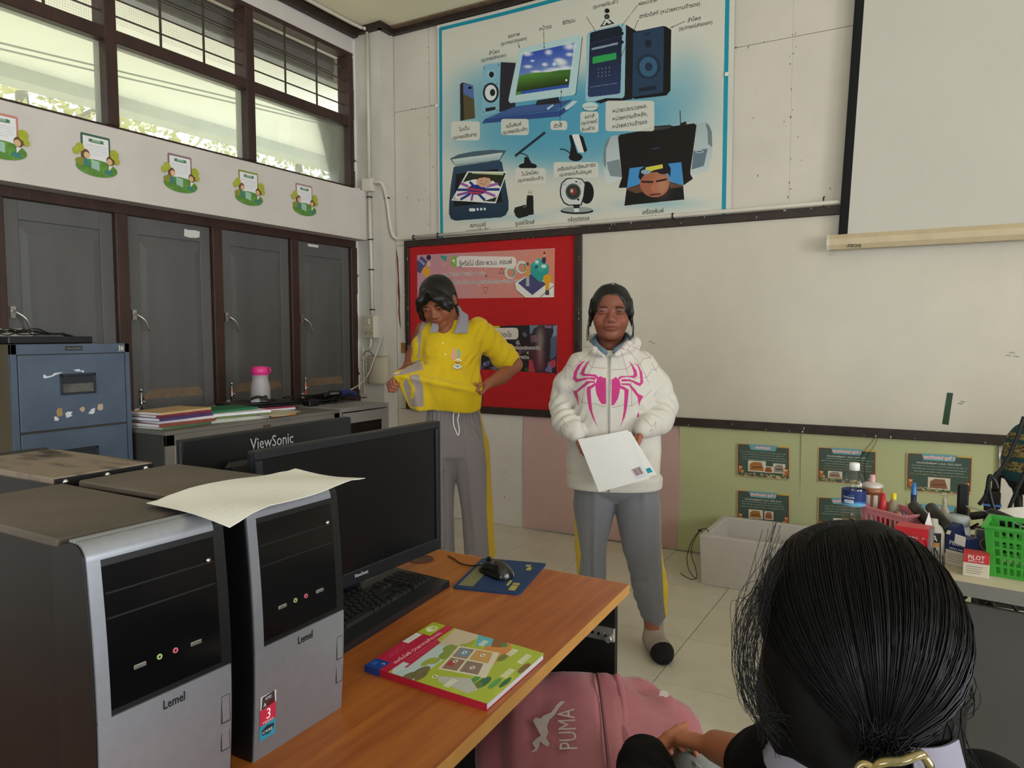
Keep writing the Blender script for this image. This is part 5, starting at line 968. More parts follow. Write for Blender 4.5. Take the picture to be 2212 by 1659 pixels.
for x,y,zz,rz,lb in ((-2.98,2.66,ZT+.013,.5,'cream loose sheet sliding off the right book stack'),(-3.42,3.02,ZT+.002,.2,'cream loose paper pile lying behind the laptop next to the bottle'),(-3.5,2.88,ZT+.001,-.3,'white loose sheet poking out behind the black laptop')):
    def pf(u,v,s=rz): return (x+(u-.5)*.3*math.cos(s)-(v-.5)*.21*math.sin(s),y+(u-.5)*.3*math.sin(s)+(v-.5)*.21*math.cos(s),zz+.012*abs(math.sin(u*4+v*2)))
    mb=MB(); mb.grid(pf,8,6,0,True); o=mb.build('loose_sheet',mat('cream_sheet','#c9bfa6',.8,var=.04)); solid(o,.0015); tag(o,lb,'paper')
z=ZT
for w_,h,cl,lb in ((.25,.010,'#dfe3ea','blue-white magazine at the bottom under the black laptop'),(.24,.010,'#8a3048','dark red book directly under the black laptop')): book(-3.30,2.885,z,.33,w_,h,math.radians(78),cl,lb,'#dfe3ea'); z+=h
lp=thing('laptop','closed black laptop lying on books on the low cabinet','laptop',(-3.32,2.90,z),math.radians(80)); MB().b2((-.18,-.125,.0),(.18,.125,.014),0,.005).build('base',monb,lp); MB().b2((-.18,-.125,.0145),(.18,.125,.024),0,.005).build('lid',mat('laptop_lid','#17130f',.3,var=.2,vs=5),lp)
m2=mouse('computer_mouse','black computer mouse on top of the closed laptop',(-3.27,2.88,z+.024),math.radians(60)); MB().tube(spline([(.054,0,.012),(.08,.02,.004),(.10,.08,.002),(.03,.13,.003),(-.10,.12,.003),(-.2,.02,-.03),(-.27,-.03,-.05),(-.33,-.05,-.12)],6),.002,6).build('cable',blackm,m2)
wb_=thing('drink_bottle','frosted white drink bottle with a bright pink cap on the low cabinet','bottle',(-3.44,3.035,ZT+.0005)); wb_.scale=(1.0,1.0,1.05)
MB().lathe([(0,0),(.050,0),(.056,.006),(.057,.10),(.054,.125),(.046,.150),(.046,.168),(.050,.178)],28).build('body',mat('frosted_plastic','#b9b2b4',.45,var=.03,trans=.15),wb_)
cp=MB(); cp.lathe([(.048,.176),(.051,.178),(.051,.205),(.048,.216),(.040,.224),(.0,.226)],28); pk=mat('pink_plastic','#e83a8c',.35,var=.03); cp.build('cap',pk,wb_); t=np.linspace(-1.9,1.9,13); MB().tube([(.046+.019*math.cos(a)*.7,.0+.046*.35+0*a,.203+.014*math.sin(a)) if False else (.05+.016*math.cos(a),.02,.203+.014*math.sin(a)) for a in t],.0035,8).build('cap_loop',pk,wb_)
ct=MB(); r_=random.Random(21)
for k in range(26):
    p=[np.array((-3.26+r_.gauss(0,.055),3.34+r_.gauss(0,.085),.958+abs(r_.gauss(0,.022))))]
    for i in range(5): p.append(np.array((-3.26+r_.gauss(0,.07),3.34+r_.gauss(0,.11),.958+abs(r_.gauss(0,.026)))))
    ct.tube(spline(p,5),r_.choice((.002,.003,.004)),6)
o=stuff(ct.build('cable_tangle',blackm)); tag(o,'heap of black cables on top of the network cabinet','cable')
bx=MB(); bx.b2((-.03,-.04,0),(.03,.04,.035),0,.006); o=bx.build('power_adapter',blackm); o.location=(-3.16,3.16,.956); tag(o,'black power adapter at the left end of the cable heap','adapter')
cl_=thing('hair_clipper','black and blue handheld tool with white lettering on the cable heap','tool',(-3.18,3.38,1.0),math.radians(88)); MB().tube(spline([(-.10,0,0),(-.04,0,.012),(.02,0,.012),(.04,0,.01)],5),[.016]*5+[.02]*5+[.02]*5+[.018],10).build('body',blackm,cl_); MB().tube(spline([(.04,0,.01),(.09,0,.012),(.14,-.005,.004),(.17,-.01,-.012)],5),[.021]*5+[.022]*5+[.018]*5+[.008],10).build('nose',mat('blue_plastic','#1d2f78',.35),cl_); lettering('lettering','KAWASA',.016,(-.02,-.0195,.010),(1,0,0),(0,0,1),mat('white_lettering'),.0005,cl_,width=.07)
# ================================================================ FOAM BOX, RIGHT-HAND TABLE AND ITS CLUTTER
foam=mat('white_foam','#c4bdb6',.8,var=.03,vs=30,bump=.1,bs=250)
fb=thing('foam_box','white polystyrene foam box without a lid on the floor below the lesson sheets','box',(-1.083,3.962,.0015))
bw_,bd,bh,th=.68,.50,.275,.035
mb=MB()
def ringb(i,z,x): return [(i-x,i-x,z),(bw_-i+x,i-x,z),(bw_-i+x,bd-i+x,z),(i-x,bd-i+x,z)]
R_=[ringb(.012,0,0),ringb(0,bh-.004,0),ringb(.004,bh,0),ringb(th-.004,bh,0),ringb(th,bh-.005,0),ringb(th+.012,.04,0)]
vs=[p for r in R_ for p in r]; fs=[(0,3,2,1)]+[(k*4+j,k*4+(j+1)%4,k*4+4+(j+1)%4,k*4+4+j) for k in range(5) for j in range(4)]+[(20,21,22,23)]
mb.add(vs,fs); mb.build('shell',foam,fb)
wire=thing('black_cable','thin black cable looped over the front left corner of the foam box','cable',(0,0,0))
wp=[P(*p,'y',yy) for p,yy in (((1532,1150),4.02),((1524,1142),4.0),((1512,1146),3.95),((1494,1170),3.92),((1484,1205),3.92),((1490,1235),3.92),((1505,1249),3.92),((1502,1225),3.925),((1494,1200),3.93),((1496,1175),3.94),((1510,1148),3.95))]
MB().tube(spline(wp,6),.0022,6).build('loop',blackm,wire); MB().tube(spline([wp[6],wp[6]-(.03,.0,.012),wp[6]-(.075,.0,-.004),wp[6]-(.09,.0,-.015)],5),.0022,6).build('loose_end',blackm,wire); MB().box(wp[2],(.022,.012,.012),0,.003).build('cable_tie',blackm,wire)
ta=math.radians(-8); tc_,ts_=math.cos(ta),math.sin(ta); TO=np.array((.0,2.253,0.))   # on the table's front edge
def TP(a,b,z=0): return np.array((TO[0]+a*tc_-b*ts_,TO[1]+a*ts_+b*tc_,z))
tb=thing('work_table','grey table with a cream top crowded with bottles, baskets and ink boxes','table',tuple(TO),ta)
creamt=mat('cream_table_top','#c2b79d',.45,var=.05,vs=6); MB().b2((-.31,-.003,.688),(1.1,.53,.72),0,.003).build('table_top',creamt,tb); MB().b2((-.312,-.0055,.684),(1.102,-.003,.7205)).build('edge_band',mat('grey_edge','#77746f',.5,var=.05),tb)
MB().b2((-.28,.03,.12),(1.07,.045,.655),0,.002).build('front_panel',mat('dark_grey_panel','#4e4c4a',.5,var=.05,vs=5),tb)
for x in (-.28,1.04):
    for y in (.03,.48): MB().b2((x,y,0),(x+.03,y+.03,.688)).build('leg',mat('grey_edge'),tb)
cbn=MB()
for k,x in enumerate((.05,.09,.14,.15,.19)): cbn.tube(spline([(x-.02,.06,.682),(x,.055,.67),(x+.02*((-1)**k),.06,.62),(x+.03,.07,.5)],5),.005,6)
o=stuff(cbn.build('under_cables',blackm,tb))
def on(px,py): p=P(px,py,'z',.7202); return tuple(p)
# water bottle
clear=glass_mat('clear_plastic',(.965,.97,.965,1),.04,(.8,.8,.78,1),1.10); clear2=mat('thin_clear_bottle','#e8ebe8',.08,trans=1,ior=1.05,var=0,alpha=1)
wbt=thing('water_bottle','clear plastic water bottle with a dark blue label and white cap on the table','bottle',(-.212,2.60,.7202))
MB().lathe([(0,0),(.028,0),(.034,.006),(.035,.03),(.033,.036),(.035,.042),(.035,.075),(.0335,.08),(.035,.085),(.0362,.10),(.0362,.148),(.035,.15),(.036,.158),(.034,.172),(.024,.198),(.0145,.208),(.0135,.216)],28).build('bottle_body',clear,wbt)
MB().lathe([(0,.2355),(.0135,.235),(.0155,.232),(.0155,.212),(.0145,.2115)],24).build('cap',whitep,wbt)
c=Cv(900,200,'#1b2f63'); c.poly([(0,120),(225,160),(450,130),(675,165),(900,120),(900,200),(0,200)],'#2f6ea8',raw=True); c.poly([(0,150),(225,185),(450,150),(675,190),(900,150),(900,200),(0,200)],'#6aa5c8',raw=True)
for x in (330,780): c.text('ทองเลย',x,85,38,'#e8edf2',raw=True,width=150); c.rrect(x-50,118,x+70,160,10,'#c8d6e2'); c.scribble(x-35,x+55,140,12,'#2c4a78',3,.8); c.scribble(x,x+70,55,9,'#c8d2e0',4,.7)
lb=MB(); n=36; vs=[(.0368*math.cos(2*math.pi*j/n),.0368*math.sin(2*math.pi*j/n),z) for z in (.099,.149) for j in range(n+1)]; lb.add(vs,[(j,j+1,n+2+j,n+1+j) for j in range(n)],0,True,None,[[(j/n,0),((j+1)/n,0),((j+1)/n,1),(j/n,1)] for j in range(n)]); o=lb.build('label',print_mat('water_label_print',c,.35,.5),wbt); o.rotation_euler=(0,0,math.radians(115))
MB().lathe([(0,.002),(.031,.004),(.0335,.02),(.0325,.036),(.034,.044),(.034,.058),(0,.058)],20).build('water',glass_mat('cloudy_water',(.86,.82,.74,1),.12,(.6,.55,.45,1),1.05),wbt)
can=thing('spray_can','white and brown striped aerosol can with a pink nozzle behind the water bottle','can',(-.163,2.665,.7202))
MB().lathe([(0,0),(.031,0),(.031,.15),(.033,.155),(.031,.158),(.024,.162),(.012,.166)],24).build('can_body',mat('can_white','#c6bdb4',.35,metal=.2,var=.1,vs=30),can); MB().lathe([(.0312,.005),(.0314,.005),(.0314,.148),(.0312,.148)],24).build('stripe_band',mat('can_stripes','#d8d2c8',.4,col2='#7a4632',vs=9,stretch=(6,6,.2),thr=(.45,.55)),can); MB().lathe([(.0312,.128),(.0316,.128),(.0316,.15),(.0312,.15)],24).build('brown_band',mat('can_brown','#8d5a34',.4),can); MB().lathe([(0,.190),(.008,.189),(.009,.168),(.011,.164)],14).build('nozzle',mat('pale_pink','#cfa0a6',.4),can)
def basket(name,label,loc,rz,w_,d_,h_,m,nx,rows,lean=.86,wall=.0022):
    t=thing(name,label,'basket',loc,rz); mb=MB()
    def cor(z,k): 
        s=lean+(1-lean)*z/h_; a,b=w_/2*s-k,d_/2*s-k; return [(-a,-b),(a,-b),(a,b),(-a,b)]
    def quad(p,q,z0,z1,k0,k1,e):    # one bar of the lattice on the side from corner p to q, between fractions
        def pt(f,z,k): c_=cor(z,k); a,b=np.array(c_[e]),np.array(c_[(e+1)%4]); xy=a+(b-a)*f; return (xy[0],xy[1],z)
        vs=[pt(p,z0,0),pt(q,z0,0),pt(q,z1,0),pt(p,z1,0),pt(p,z0,wall),pt(q,z0,wall),pt(q,z1,wall),pt(p,z1,wall)]
        mb.add(vs,[(0,1,2,3),(7,6,5,4),(0,4,5,1),(1,5,6,2),(2,6,7,3),(3,7,4,0)])
    zs=[(r[0]*h_,r[1]*h_) for r in rows]
    for e in range(4):
        n=nx if e%2==0 else max(3,int(nx*d_/w_)); last=0
        for z0,z1 in zs:
            quad(0,1,last,z0,0,0,e); last=z1
            g=.10
            quad(0,g,z0,z1,0,0,e); quad(1-g,1,z0,z1,0,0,e)
            for i in range(1,n): f=g+(1-2*g)*i/n; quad(f-.17*(1-2*g)/n,f+.17*(1-2*g)/n,z0,z1,0,0,e)
        quad(0,1,last,h_,0,0,e)
    c_=cor(.002,0); mb.prism(c_,(0,0,0),(1,0,0),(0,1,0),(0,0,.003))
    mb.build('lattice',m,t,True); rm=MB(); o_=[np.array((x,y,h_)) for x,y in cor(h_,-.006)]; i_=[np.array((x,y,h_)) for x,y in cor(h_,wall)]
    vs=[p+(0,0,z) for p in o_ for z in (-.004,.002)]+[p+(0,0,z) for p in i_ for z in (-.004,.002)]
    fs=[]
    for j in range(4): k=(j+1)%4; fs+=[(j*2,k*2,k*2+1,j*2+1),(j*2+1,k*2+1,8+k*2+1,8+j*2+1),(8+j*2,8+j*2+1,8+k*2+1,8+k*2),(j*2,8+j*2,8+k*2,k*2)]
    rm.add(vs,fs); rm.build('rim',m,t); return t
pkb=mat('pink_basket_plastic','#d4818d',.4,var=.03); grn=mat('green_basket_plastic','#37962f',.4,var=.05)
basket('pencil_basket','small pink plastic lattice basket holding glue and tape',(-.090,2.60,.7202),math.radians(-38),.165,.115,.098,pkb,7,((.12,.42),(.50,.78)))
basket('plastic_basket','bright green lattice basket at the right edge of the table',(.236,2.385,.7202),math.radians(-9),.19,.15,.135,grn,9,((.07,.20),(.25,.38),(.43,.56),(.61,.72),(.80,.92)))
def simple(name,label,cat,loc,rz=0,rx=0,ry=0,group=None):
    t=thing(name,label,cat,loc,0,group); t.rotation_euler=(rx,ry,rz); return t
rg_=simple('glue_bottle','red nozzled glue bottle standing in the pink basket','glue',(-.128,2.615,.7235)); MB().lathe([(0,0),(.017,0),(.018,.06),(.012,.085)],18).build('body',mat('red_plastic','#b51f24',.35),rg_); MB().lathe([(.014,.084),(.012,.10),(.006,.138),(0,.14)],16).build('nozzle',mat('red_plastic'),rg_)
cg=simple('glue_bottle','translucent glue bottle with a yellow tip in the pink basket','glue',(-.098,2.635,.7235)); MB().lathe([(0,0),(.020,0),(.021,.075),(.016,.10),(.008,.118)],18).build('body',mat('translucent_plastic','#b8ad94',.3,trans=.4),cg); MB().lathe([(.008,.117),(.0075,.137),(0,.138)],14).build('tip',mat('yellow_plastic','#d9c022',.35),cg)
tr_=simple('tape_roll','roll of clear tape with a blue side standing in the pink basket','tape',(-.082,2.575,.782),math.radians(20),0,0); 
for nm,x0,x1,ro_,ri,cl in (('tape',-.006,.006,.034,.024,'#b08a62'),('side_disc',.006,.010,.035,.022,'#23348a')): MB().lathe([(ri,x0),(ro_,x0),(ro_,x1),(ri,x1),(ri,x0)],26,(0,0,0),0,Matrix.Rotation(math.pi/2,4,'Y')).build(nm,mat('tape_'+cl[1:],cl,.35),tr_)
sk=simple('glue_stick','white stick with a dark print lying across the right rim of the pink basket','glue',(-.036,2.578,.805),math.radians(15),0,math.radians(62)); MB().cyl((0,0,-.04),(0,0,.03),.0085,n=14).build('tube',mat('stick_grey','#a59c98',.4),sk); MB().cyl((0,0,.03),(0,0,.042),.0092,n=14).build('cap',whitep,sk)
bm2=simple('marker','blue capped marker standing up behind the pink basket','marker',(-.045,2.80,.7202)); MB().cyl((0,0,0),(0,0,.115),.009,n=12).build('barrel',mat('dark_blue','#1a2a4a',.35),bm2); MB().lathe([(.010,.112),(.008,.125),(.0055,.15),(0,.151)],14).build('cap',mat('marker_blue','#1f6fb5',.3,coat=.3),bm2)
rb=simple('red_box','bright red carton on the table behind the dark hair','box',(-.032,2.335,.7202),math.radians(-6)); MB().b2((-.045,-.03,0),(.045,.03,.112),0,.002).build('carton',mat('grey_card','#6d6862',.5,var=.06),rb); MB().b2((-.0455,-.0305,.045),(.038,.0305,.1125),0,.001).build('red_wrap',mat('red_card','#b5121f',.4,var=.04),rb); mb=MB(); [mb.tube(spline([(x,-.031,.085),(x+.004,-.031,.088),(x+.006,-.031,.083)],3),.0008,5) for x in (-.012,-.004,.004,.022)]; stuff(mb.build('white_marks',whitep,rb))
def rod(label,a,b,r): 
    a,b=np.array(a),np.array(b); t=thing('black_rod',label,'rod',tuple(a)); d=b-a; MB().tube([d*0,d*.02,d*.97,d],[r*.7,r,r,r*.7],14).build('tube',mat('satin_black','#10130f',.3,var=.1,vs=20),t)
p0=P(1972,1091,'y',2.62);p1=P(2016,1140,'y',2.50); rod('black cylindrical rod leaning behind the pink basket, left one of the leaning pair',p1,p0,.0165)
p0=P(2010,1095,'y',2.52);p1=P(2050,1146,'y',2.40); rod('thicker black cylindrical rod leaning over the white glue bottle, right one of the pair',p1,p0,.0165)
rc=simple('remote_control','black remote control standing upright behind the ribbed white jar','remote',(.095,2.78,.7202),math.radians(4)); MB().b2((-.016,-.012,0),(.016,.012,.165),0,.006).build('case',blackm,rc)
jr=simple('white_jar','white jar with a ribbed white lid behind the lettered glue bottle','jar',(.075,2.60,.7202)); MB().lathe([(0,0),(.036,0),(.038,.004),(.038,.055),(.034,.066),(.031,.070)],26).build('body',mat('jar_white','#aab0b0',.35),jr)
n=40; mb=MB(); mb.loft([[((.033+(.0012 if j%2 else 0))*math.cos(2*math.pi*j/n),(.033+(.0012 if j%2 else 0))*math.sin(2*math.pi*j/n),z) for j in range(n)] for z in (.068,.096)]); mb.build('lid',mat('jar_white'),jr)
pm_=simple('pump_bottle','small white pump bottle behind the leaning rods','bottle',(.045,2.83,.7202)); MB().lathe([(0,0),(.016,0),(.016,.06),(.007,.075),(.006,.09)],16).build('body',mat('ivory','#b9b098',.35),pm_); MB().lathe([(.007,.09),(.007,.10),(.003,.10),(.003,.112)],12).build('collar',mat('ivory'),pm_); MB().b2((-.012,-.004,.110),(.012,.004,.116),0,.002).build('pump_head',mat('ivory'),pm_)
gb=simple('glue_bottle','white glue bottle with a black lettered label beside the blue ink box','glue',(.014,2.405,.7202),math.radians(8)); MB().lathe([(0,0),(.027,0),(.029,.004),(.029,.085),(.024,.100),(.012,.108),(.010,.122),(0,.123)],24).build('body',mat('glue_white','#b5afa3',.4),gb)
c=Cv(300,260,'#b9b2a4'); c.poly([(60,0),(240,0),(240,120),(60,120)],'#1b1a1d',raw=True); c.text('A',150,66,105,'#ece7de',raw=True); c.poly([(60,120),(240,120),(240,170),(60,170)],'#c98a3a',raw=True); c.ell(150,200,26,26,'#3a2a2c'); c.scribble(80,220,145,12,'#6d4a2c',3)
n=12; lb=MB(); vs=[(.0294*math.cos(a),.0294*math.sin(a),z) for z in (.028,.088) for a in np.linspace(-2.6,-.6,n+1)]; lb.add(vs,[(j,j+1,n+2+j,n+1+j) for j in range(n)],0,True,None,[[(j/n,0),((j+1)/n,0),((j+1)/n,1),(j/n,1)] for j in range(n)]); lb.build('label',print_mat('glue_label_print',c,.5),gb)
MB().prism([(0,0),(.03,-.035),(.012,.045)],(-.027,-.02,.10),(1,0,0),(0,.1,1),(0,.0008,0)).build('paper_scrap',whitep,gb)
bb_=simple('small_box','small black and red carton behind the lettered glue bottle','box',(.022,2.53,.7202),math.radians(5)); MB().b2((-.03,-.02,0),(.03,.02,.085),0,.001).build('carton',mat('black_card','#1c1516',.45),bb_); MB().b2((-.0305,-.0205,.055),(.0305,.0205,.0855),0,.001).build('red_top',mat('dark_red_card','#7d1420',.45),bb_)
def inkbox(label,loc,rz,w_,d_,h_,topc,topz,house=False):
    t=thing('ink_box',label,'box',loc,rz,'small ink refill cartons'); lo=mat('ink_carton','#c4bba8',.55,var=.05,vs=30); tm=mat('ink_'+topc[1:],topc,.5,var=.05)
    MB().b2((-w_/2,-d_/2,0),(w_/2,d_/2,h_*topz),0,.001).build('carton',lo,t); MB().b2((-w_/2,-d_/2,h_*topz),(w_/2,d_/2,h_),0,.001).build('coloured_top',tm,t)
    if house:
        mb=MB(); mb.prism([(-d_/2,h_),(d_/2,h_),(d_/2-.012,h_+.028),(.006,h_+.034),(-d_/2+.006,h_+.026)],(-w_/2,0,0),(0,1,0),(0,0,1),(w_*.42,0,0)); mb.build('peaked_top',tm,t,True)
        mb=MB(); mb.prism([(0,0),(.034,-.002),(.036,.026),(.002,.027)],(w_/2-.036,-d_/2-.002,h_*.80),(1,-.25,0),(0,0,1),(0,-.0008,0)); mb.build('open_flap',whitep,t,True)
        mb=MB(); mb.prism([(0,0),(.011,.0),(.013,.018),(.002,.022)],(-w_/2+.001,-d_/2-.001,h_+.004),(1,0,0),(0,.5,1),(0,-.0008,0)); mb.build('torn_tape',mat('yellowed_paper','#cfc6a4',.7),t,True)
    lettering('lettering','PILOT',.016,(0,-d_/2-.0003,h_*topz+(h_*(1-topz))*.42),(1,0,0),(0,0,1),whitep,.0004,t,width=w_*.62); lettering('lettering','REFILL INK',.006,(0,-d_/2-.0003,h_*topz+.004),(1,0,0),(0,0,1),whitep,.0004,t,width=w_*.6)
    mb=MB(); r=random.Random(3)
    for k in range(4): mb.b2((-w_*.38,-d_/2-.0004,h_*topz*(.25+.16*k)),(w_*r.uniform(.1,.38),-d_/2-.0001,h_*topz*(.25+.16*k)+.0014))
    stuff(mb.build('small_print',mat('print_grey','#7d766a',.7),t)); return t
inkbox('dark blue topped ink refill carton with a peaked open lid and white flap',(.084,2.400,.7202),math.radians(-32),.062,.05,.082,'#1a2456',.52,True)
inkbox('red topped cream ink refill carton, nearest the table front edge',(.116,2.322,.7202),math.radians(-3),.060,.05,.062,'#b52a30',.60)
cdd=simple('dark_card','dark square card in a pale border with a circle, behind the green basket','card',(.150,2.50,.7202),math.radians(-5),math.radians(-14)); MB().b2((-.032,0,0),(.032,.003,.085)).build('border',mat('pale_border','#8d877c',.6),cdd); MB().b2((-.028,-.0012,.004),(.028,0,.081)).build('dark_face',mat('dark_face','#1b1c1b',.4),cdd); t=np.linspace(0,2*math.pi,25); MB().tube([(.018*math.cos(a),-.0014,.042+.018*math.sin(a)) for a in t],.0007,5).build('circle',mat('pale_border'),cdd)
hd=simple('black_device','black handheld device lying behind the green basket under a grey sheet','device',(.21,2.62,.79),math.radians(-16)); MB().tube(spline([(-.10,0,.02),(-.05,0,.03),(.03,0,.005),(.10,0,-.02)],6),[.012]*6+[.024]*6+[.026]*6+[.020],12).build('body',blackm,hd); MB().b2((-.06,-.05,-.075),(.14,.05,-.01),0,.01).build('lower_case',blackm,hd); MB().tube(spline([(-.08,0,.0),(-.11,.01,-.03),(-.09,.02,-.06)],5),.004,6).build('cord',blackm,hd)
def shf(u,v): p=(P(2085,1092,'y',2.74)*(1-v)+P(2090,1096,'y',2.70)*v)*(1-u)+(P(2230,1146,'y',2.60)*(1-v)+P(2230,1150,'y',2.45)*v)*u; p[2]+=.008*math.sin(u*3.1); return p
mb=MB(); mb.grid(shf,10,4,0,True); o=mb.build('grey_sheet',mat('grey_paper','#8f918f',.6)); solid(o,.001); tag(o,'grey sheet lying on the black device behind the green basket','paper')
def shg(u,v): p=(P(2150,1103,'y',2.75)*(1-v)+P(2165,1122,'y',2.62)*v)*(1-u)+(P(2235,1098,'y',2.85)*(1-v)+P(2235,1142,'y',2.58)*v)*u; p[2]+=.006*math.sin(u*3); return p
mb=MB(); mb.grid(shg,8,4,0,True); o=mb.build('white_sheet',whitep); solid(o,.001); tag(o,'white sheet resting on the black device at the right edge','paper')
pl=simple('hand_tool','brown handled hand tool lying behind the white jar','tool',(.125,2.72,.7202),math.radians(10)); MB().tube(spline([(-.05,0,.012),(-.02,.01,.03),(.02,.0,.04),(.06,-.01,.045)],5),.006,8).build('handle',mat('brown_handle','#4d2a22',.4),pl); MB().tube(spline([(-.05,0,.012),(-.035,.02,.0),(.02,.03,.006)],5),.005,8).build('lower_handle',mat('brown_handle'),pl)
# dark chair with the woven bag, behind the table at the right edge
ch=thing('dark_chair','dark metal chair with a looped armrest at the right edge, under the woven bag','chair',(.33,3.18,0)); sm=mat('dark_chair_metal','#16130f',.4,var=.2)
for x,y in ((-.16,-.18),(.22,-.18),(-.16,.2),(.22,.2)): MB().cyl((x,y,0),(x,y,.44),.014,n=10).build('leg',sm,ch)
MB().b2((-.19,-.21,.43),(.25,.23,.48),0,.02).build('seat',blackm,ch); MB().b2((-.155,-.02,.48),(-.105,.02,.80),0,.006).build('arm_post',sm,ch); MB().b2((-.158,-.023,.745),(-.102,.023,.752)).build('blue_tape',mat('blue_tape','#3f6fb0',.5),ch)
MB().tube(spline([(-.12,.0,.80),(-.115,0,.86),(-.08,0,.85),(-.055,0,.80),(-.05,0,.72),(-.05,0,.48)],6),.014,10).build('armrest_loop',sm,ch)
for x in (.05,.22): MB().tube(spline([(x,.21,.46),(x,.23,.7),(x,.25,1.0)],5),.012,8).build('back_post',sm,ch)
MB().b2((.03,.23,.78),(.24,.27,1.0),0,.015).build('backrest',blackm,ch)
wbag=thing('woven_bag','dark backpack with teal and yellow woven bands hanging on the chair at the right edge','bag',(.40,3.16,.78))
rings=[]; N_=28; zs=[0,.012,.04,.09,.14,.19,.23,.26,.285,.30,.305]; rs=[.05,.10,.15,.178,.182,.176,.165,.145,.11,.06,.01]
def bagpt(a,z): 
    r=np.interp(z,zs,rs); return (r*math.cos(a),r*.55*math.sin(a)+.08*(z-.15)*0,z)
zz=np.linspace(0,.305,44); mb=MB(); mats=[mat('bag_black','#0a0a0c',.7,bump=.2,bs=120),mat('bag_teal','#123c42',.8,bump=.2,bs=150),mat('bag_weave','#8d7d4a',.85,col2='#3a3424',vs=60,stretch=(1,1,2.4),thr=(.45,.55),bump=.4,bs=140),mat('bag_navy','#161a2e',.8)]
def band(z): return 0 if z<.07 else 1 if z<.105 else 2 if z<.135 else 1 if z<.15 else 2 if z<.18 else 2 if z<.20 else 1 if z<.215 else 2 if z<.235 else 1 if z<.275 else 3
vs=[bagpt(2*math.pi*j/N_,z) for z in zz for j in range(N_)]
for m_ in range(4):
    fs=[(i*N_+j,i*N_+(j+1)%N_,(i+1)*N_+(j+1)%N_,(i+1)*N_+j) for i in range(43) for j in range(N_) if band(zz[i])==m_]
    q=MB(); q.add(vs,fs,0,True); q.build(('body','teal_band','woven_band','navy_top')[m_],mats[m_],wbag)
MB().tube(spline([(-.06,-.09,.30),(-.09,-.11,.20),(-.14,-.12,.05),(-.17,-.12,-.06),(-.165,-.10,-.10)],6),.006,8).build('strap',mat('strap_black','#0c0c0c',.6),wbag)
for k,pts in enumerate((((2150,1110),(2140,1075),(2136,1040),(2148,1030),(2172,1000),(2195,950),(2212,900)),((2115,1090),(2130,1068),(2136,1035),(2140,1028),(2150,1040),(2155,1055)))):
    q=[P(*p,'y',2.98) for p in pts]; tubething('black_cable','black cable rising past the woven bag at the right edge' if k==0 else 'black cable looping down behind the grey sheet','cable',q,.0065,blackm,8)
sp_=MB(); a_=P(2160,955,'y',4.50); sp_.tube([a_-(0,0,.17),a_],.006,8); tag(sp_.build('steel_rod',steel),'thin pale rod upright against the green paper beside the woven bag','rod')
# ================================================================ BACKPACK ON A STOOL
stl=thing('stool','low plastic stool under the desk corner, beneath the pink backpack','stool',(-.66,1.47,0)); MB().b2((-.15,-.13,.30),(.15,.13,.325),0,.01).build('seat',blackm,stl)
for x in (-.12,.12):
    for y in (-.10,.10): MB().tube([(x*1.15,y*1.15,0),(x,y,.30)],.014,8).build('leg',blackm,stl)
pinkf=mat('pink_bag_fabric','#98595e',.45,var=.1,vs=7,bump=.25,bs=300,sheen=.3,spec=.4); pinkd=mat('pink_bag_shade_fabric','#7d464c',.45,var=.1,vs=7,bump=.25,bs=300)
bp=thing('backpack','dusty pink backpack with a pale leaping cat print, half under the orange desk','bag',(0,0,0))
bpM=(Matrix.Rotation(math.radians(31),3,'Z')@Matrix.Rotation(math.radians(38),3,'X')); bpc=Vector(CO+ray(1268,1592)*1.62); bp.location=bpc-bpM@Vector((0,0,.11)); bp.rotation_euler=bpM.to_euler(); bp.scale=(.90,.95,.95)
# local: x along the bag's length (right end in the photo = bottom), y across, z up
def bagsec(x,scale=1,zt=.15):
    u=(x+.25)/.50; w_=.155*(1-(abs(2*u-1)**4)*.35)*scale; h_=zt*(.62+.38*math.sin(math.pi*min(1,max(0,.12+.8*u))))*scale; return w_,h_
from mathutils import noise as mnoise
def bagring(x,scale=1,n=36,zt=.15,zb=0):
    w_,h_=bagsec(x,scale,zt); out=[]
    for j in range(n):
        a=2*math.pi*j/n; ca,sa=math.cos(a),math.sin(a); e=.62
        nv=mnoise.noise(Vector((x*13,w_*ca*13,zb*20+sa*2)))*.010+mnoise.noise(Vector((x*34,w_*ca*30,5+sa*3)))*.0045
        out.append((x+nv*.4,(w_+nv)*abs(ca)**e*np.sign(ca)+.004*math.sin(9*x+3*a)*scale,zb+h_/2+(h_/2+nv*.8)*abs(sa)**e*np.sign(sa)+.005*math.sin(23*x+5*ca+2*x*ca*20)*(sa>0)))
    return out
xs_=np.linspace(-.25,.25,41); rings=[bagring(x) for x in xs_]; s0=np.array(rings[0]).mean(0); s1=np.array(rings[-1]).mean(0)
rings=[[tuple(s0+(np.array(p)-s0)*k-np.array((d,0,0))) for p in rings[0]] for k,d in ((.3,.022),(.75,.016))]+rings+[[tuple(s1+(np.array(p)-s1)*k+np.array((d,0,0))) for p in rings[-1]] for k,d in ((.88,.022),(.6,.042),(.25,.05))]
MB().loft(rings).build('main_body',pinkf,bp,True)
rings=[]
for x in np.linspace(-.215,.035,24):
    e=min(1,(x+.235)/.05,(.055-x)/.03); rings.append(bagring(x,.90*max(.35,e)**.35,36,.15,.035+.012*e))
MB().loft(rings).build('front_pocket',pinkf,bp,True)
def top(x,y):
    w_,h_=bagsec(x,.90,.15); k=min(1,abs(y)/w_); return .047+h_/2+h_/2*max(0,(1-k**(2/.62)))**(.62/2)
zpm=mat('bag_zip','#6d4046',.5)
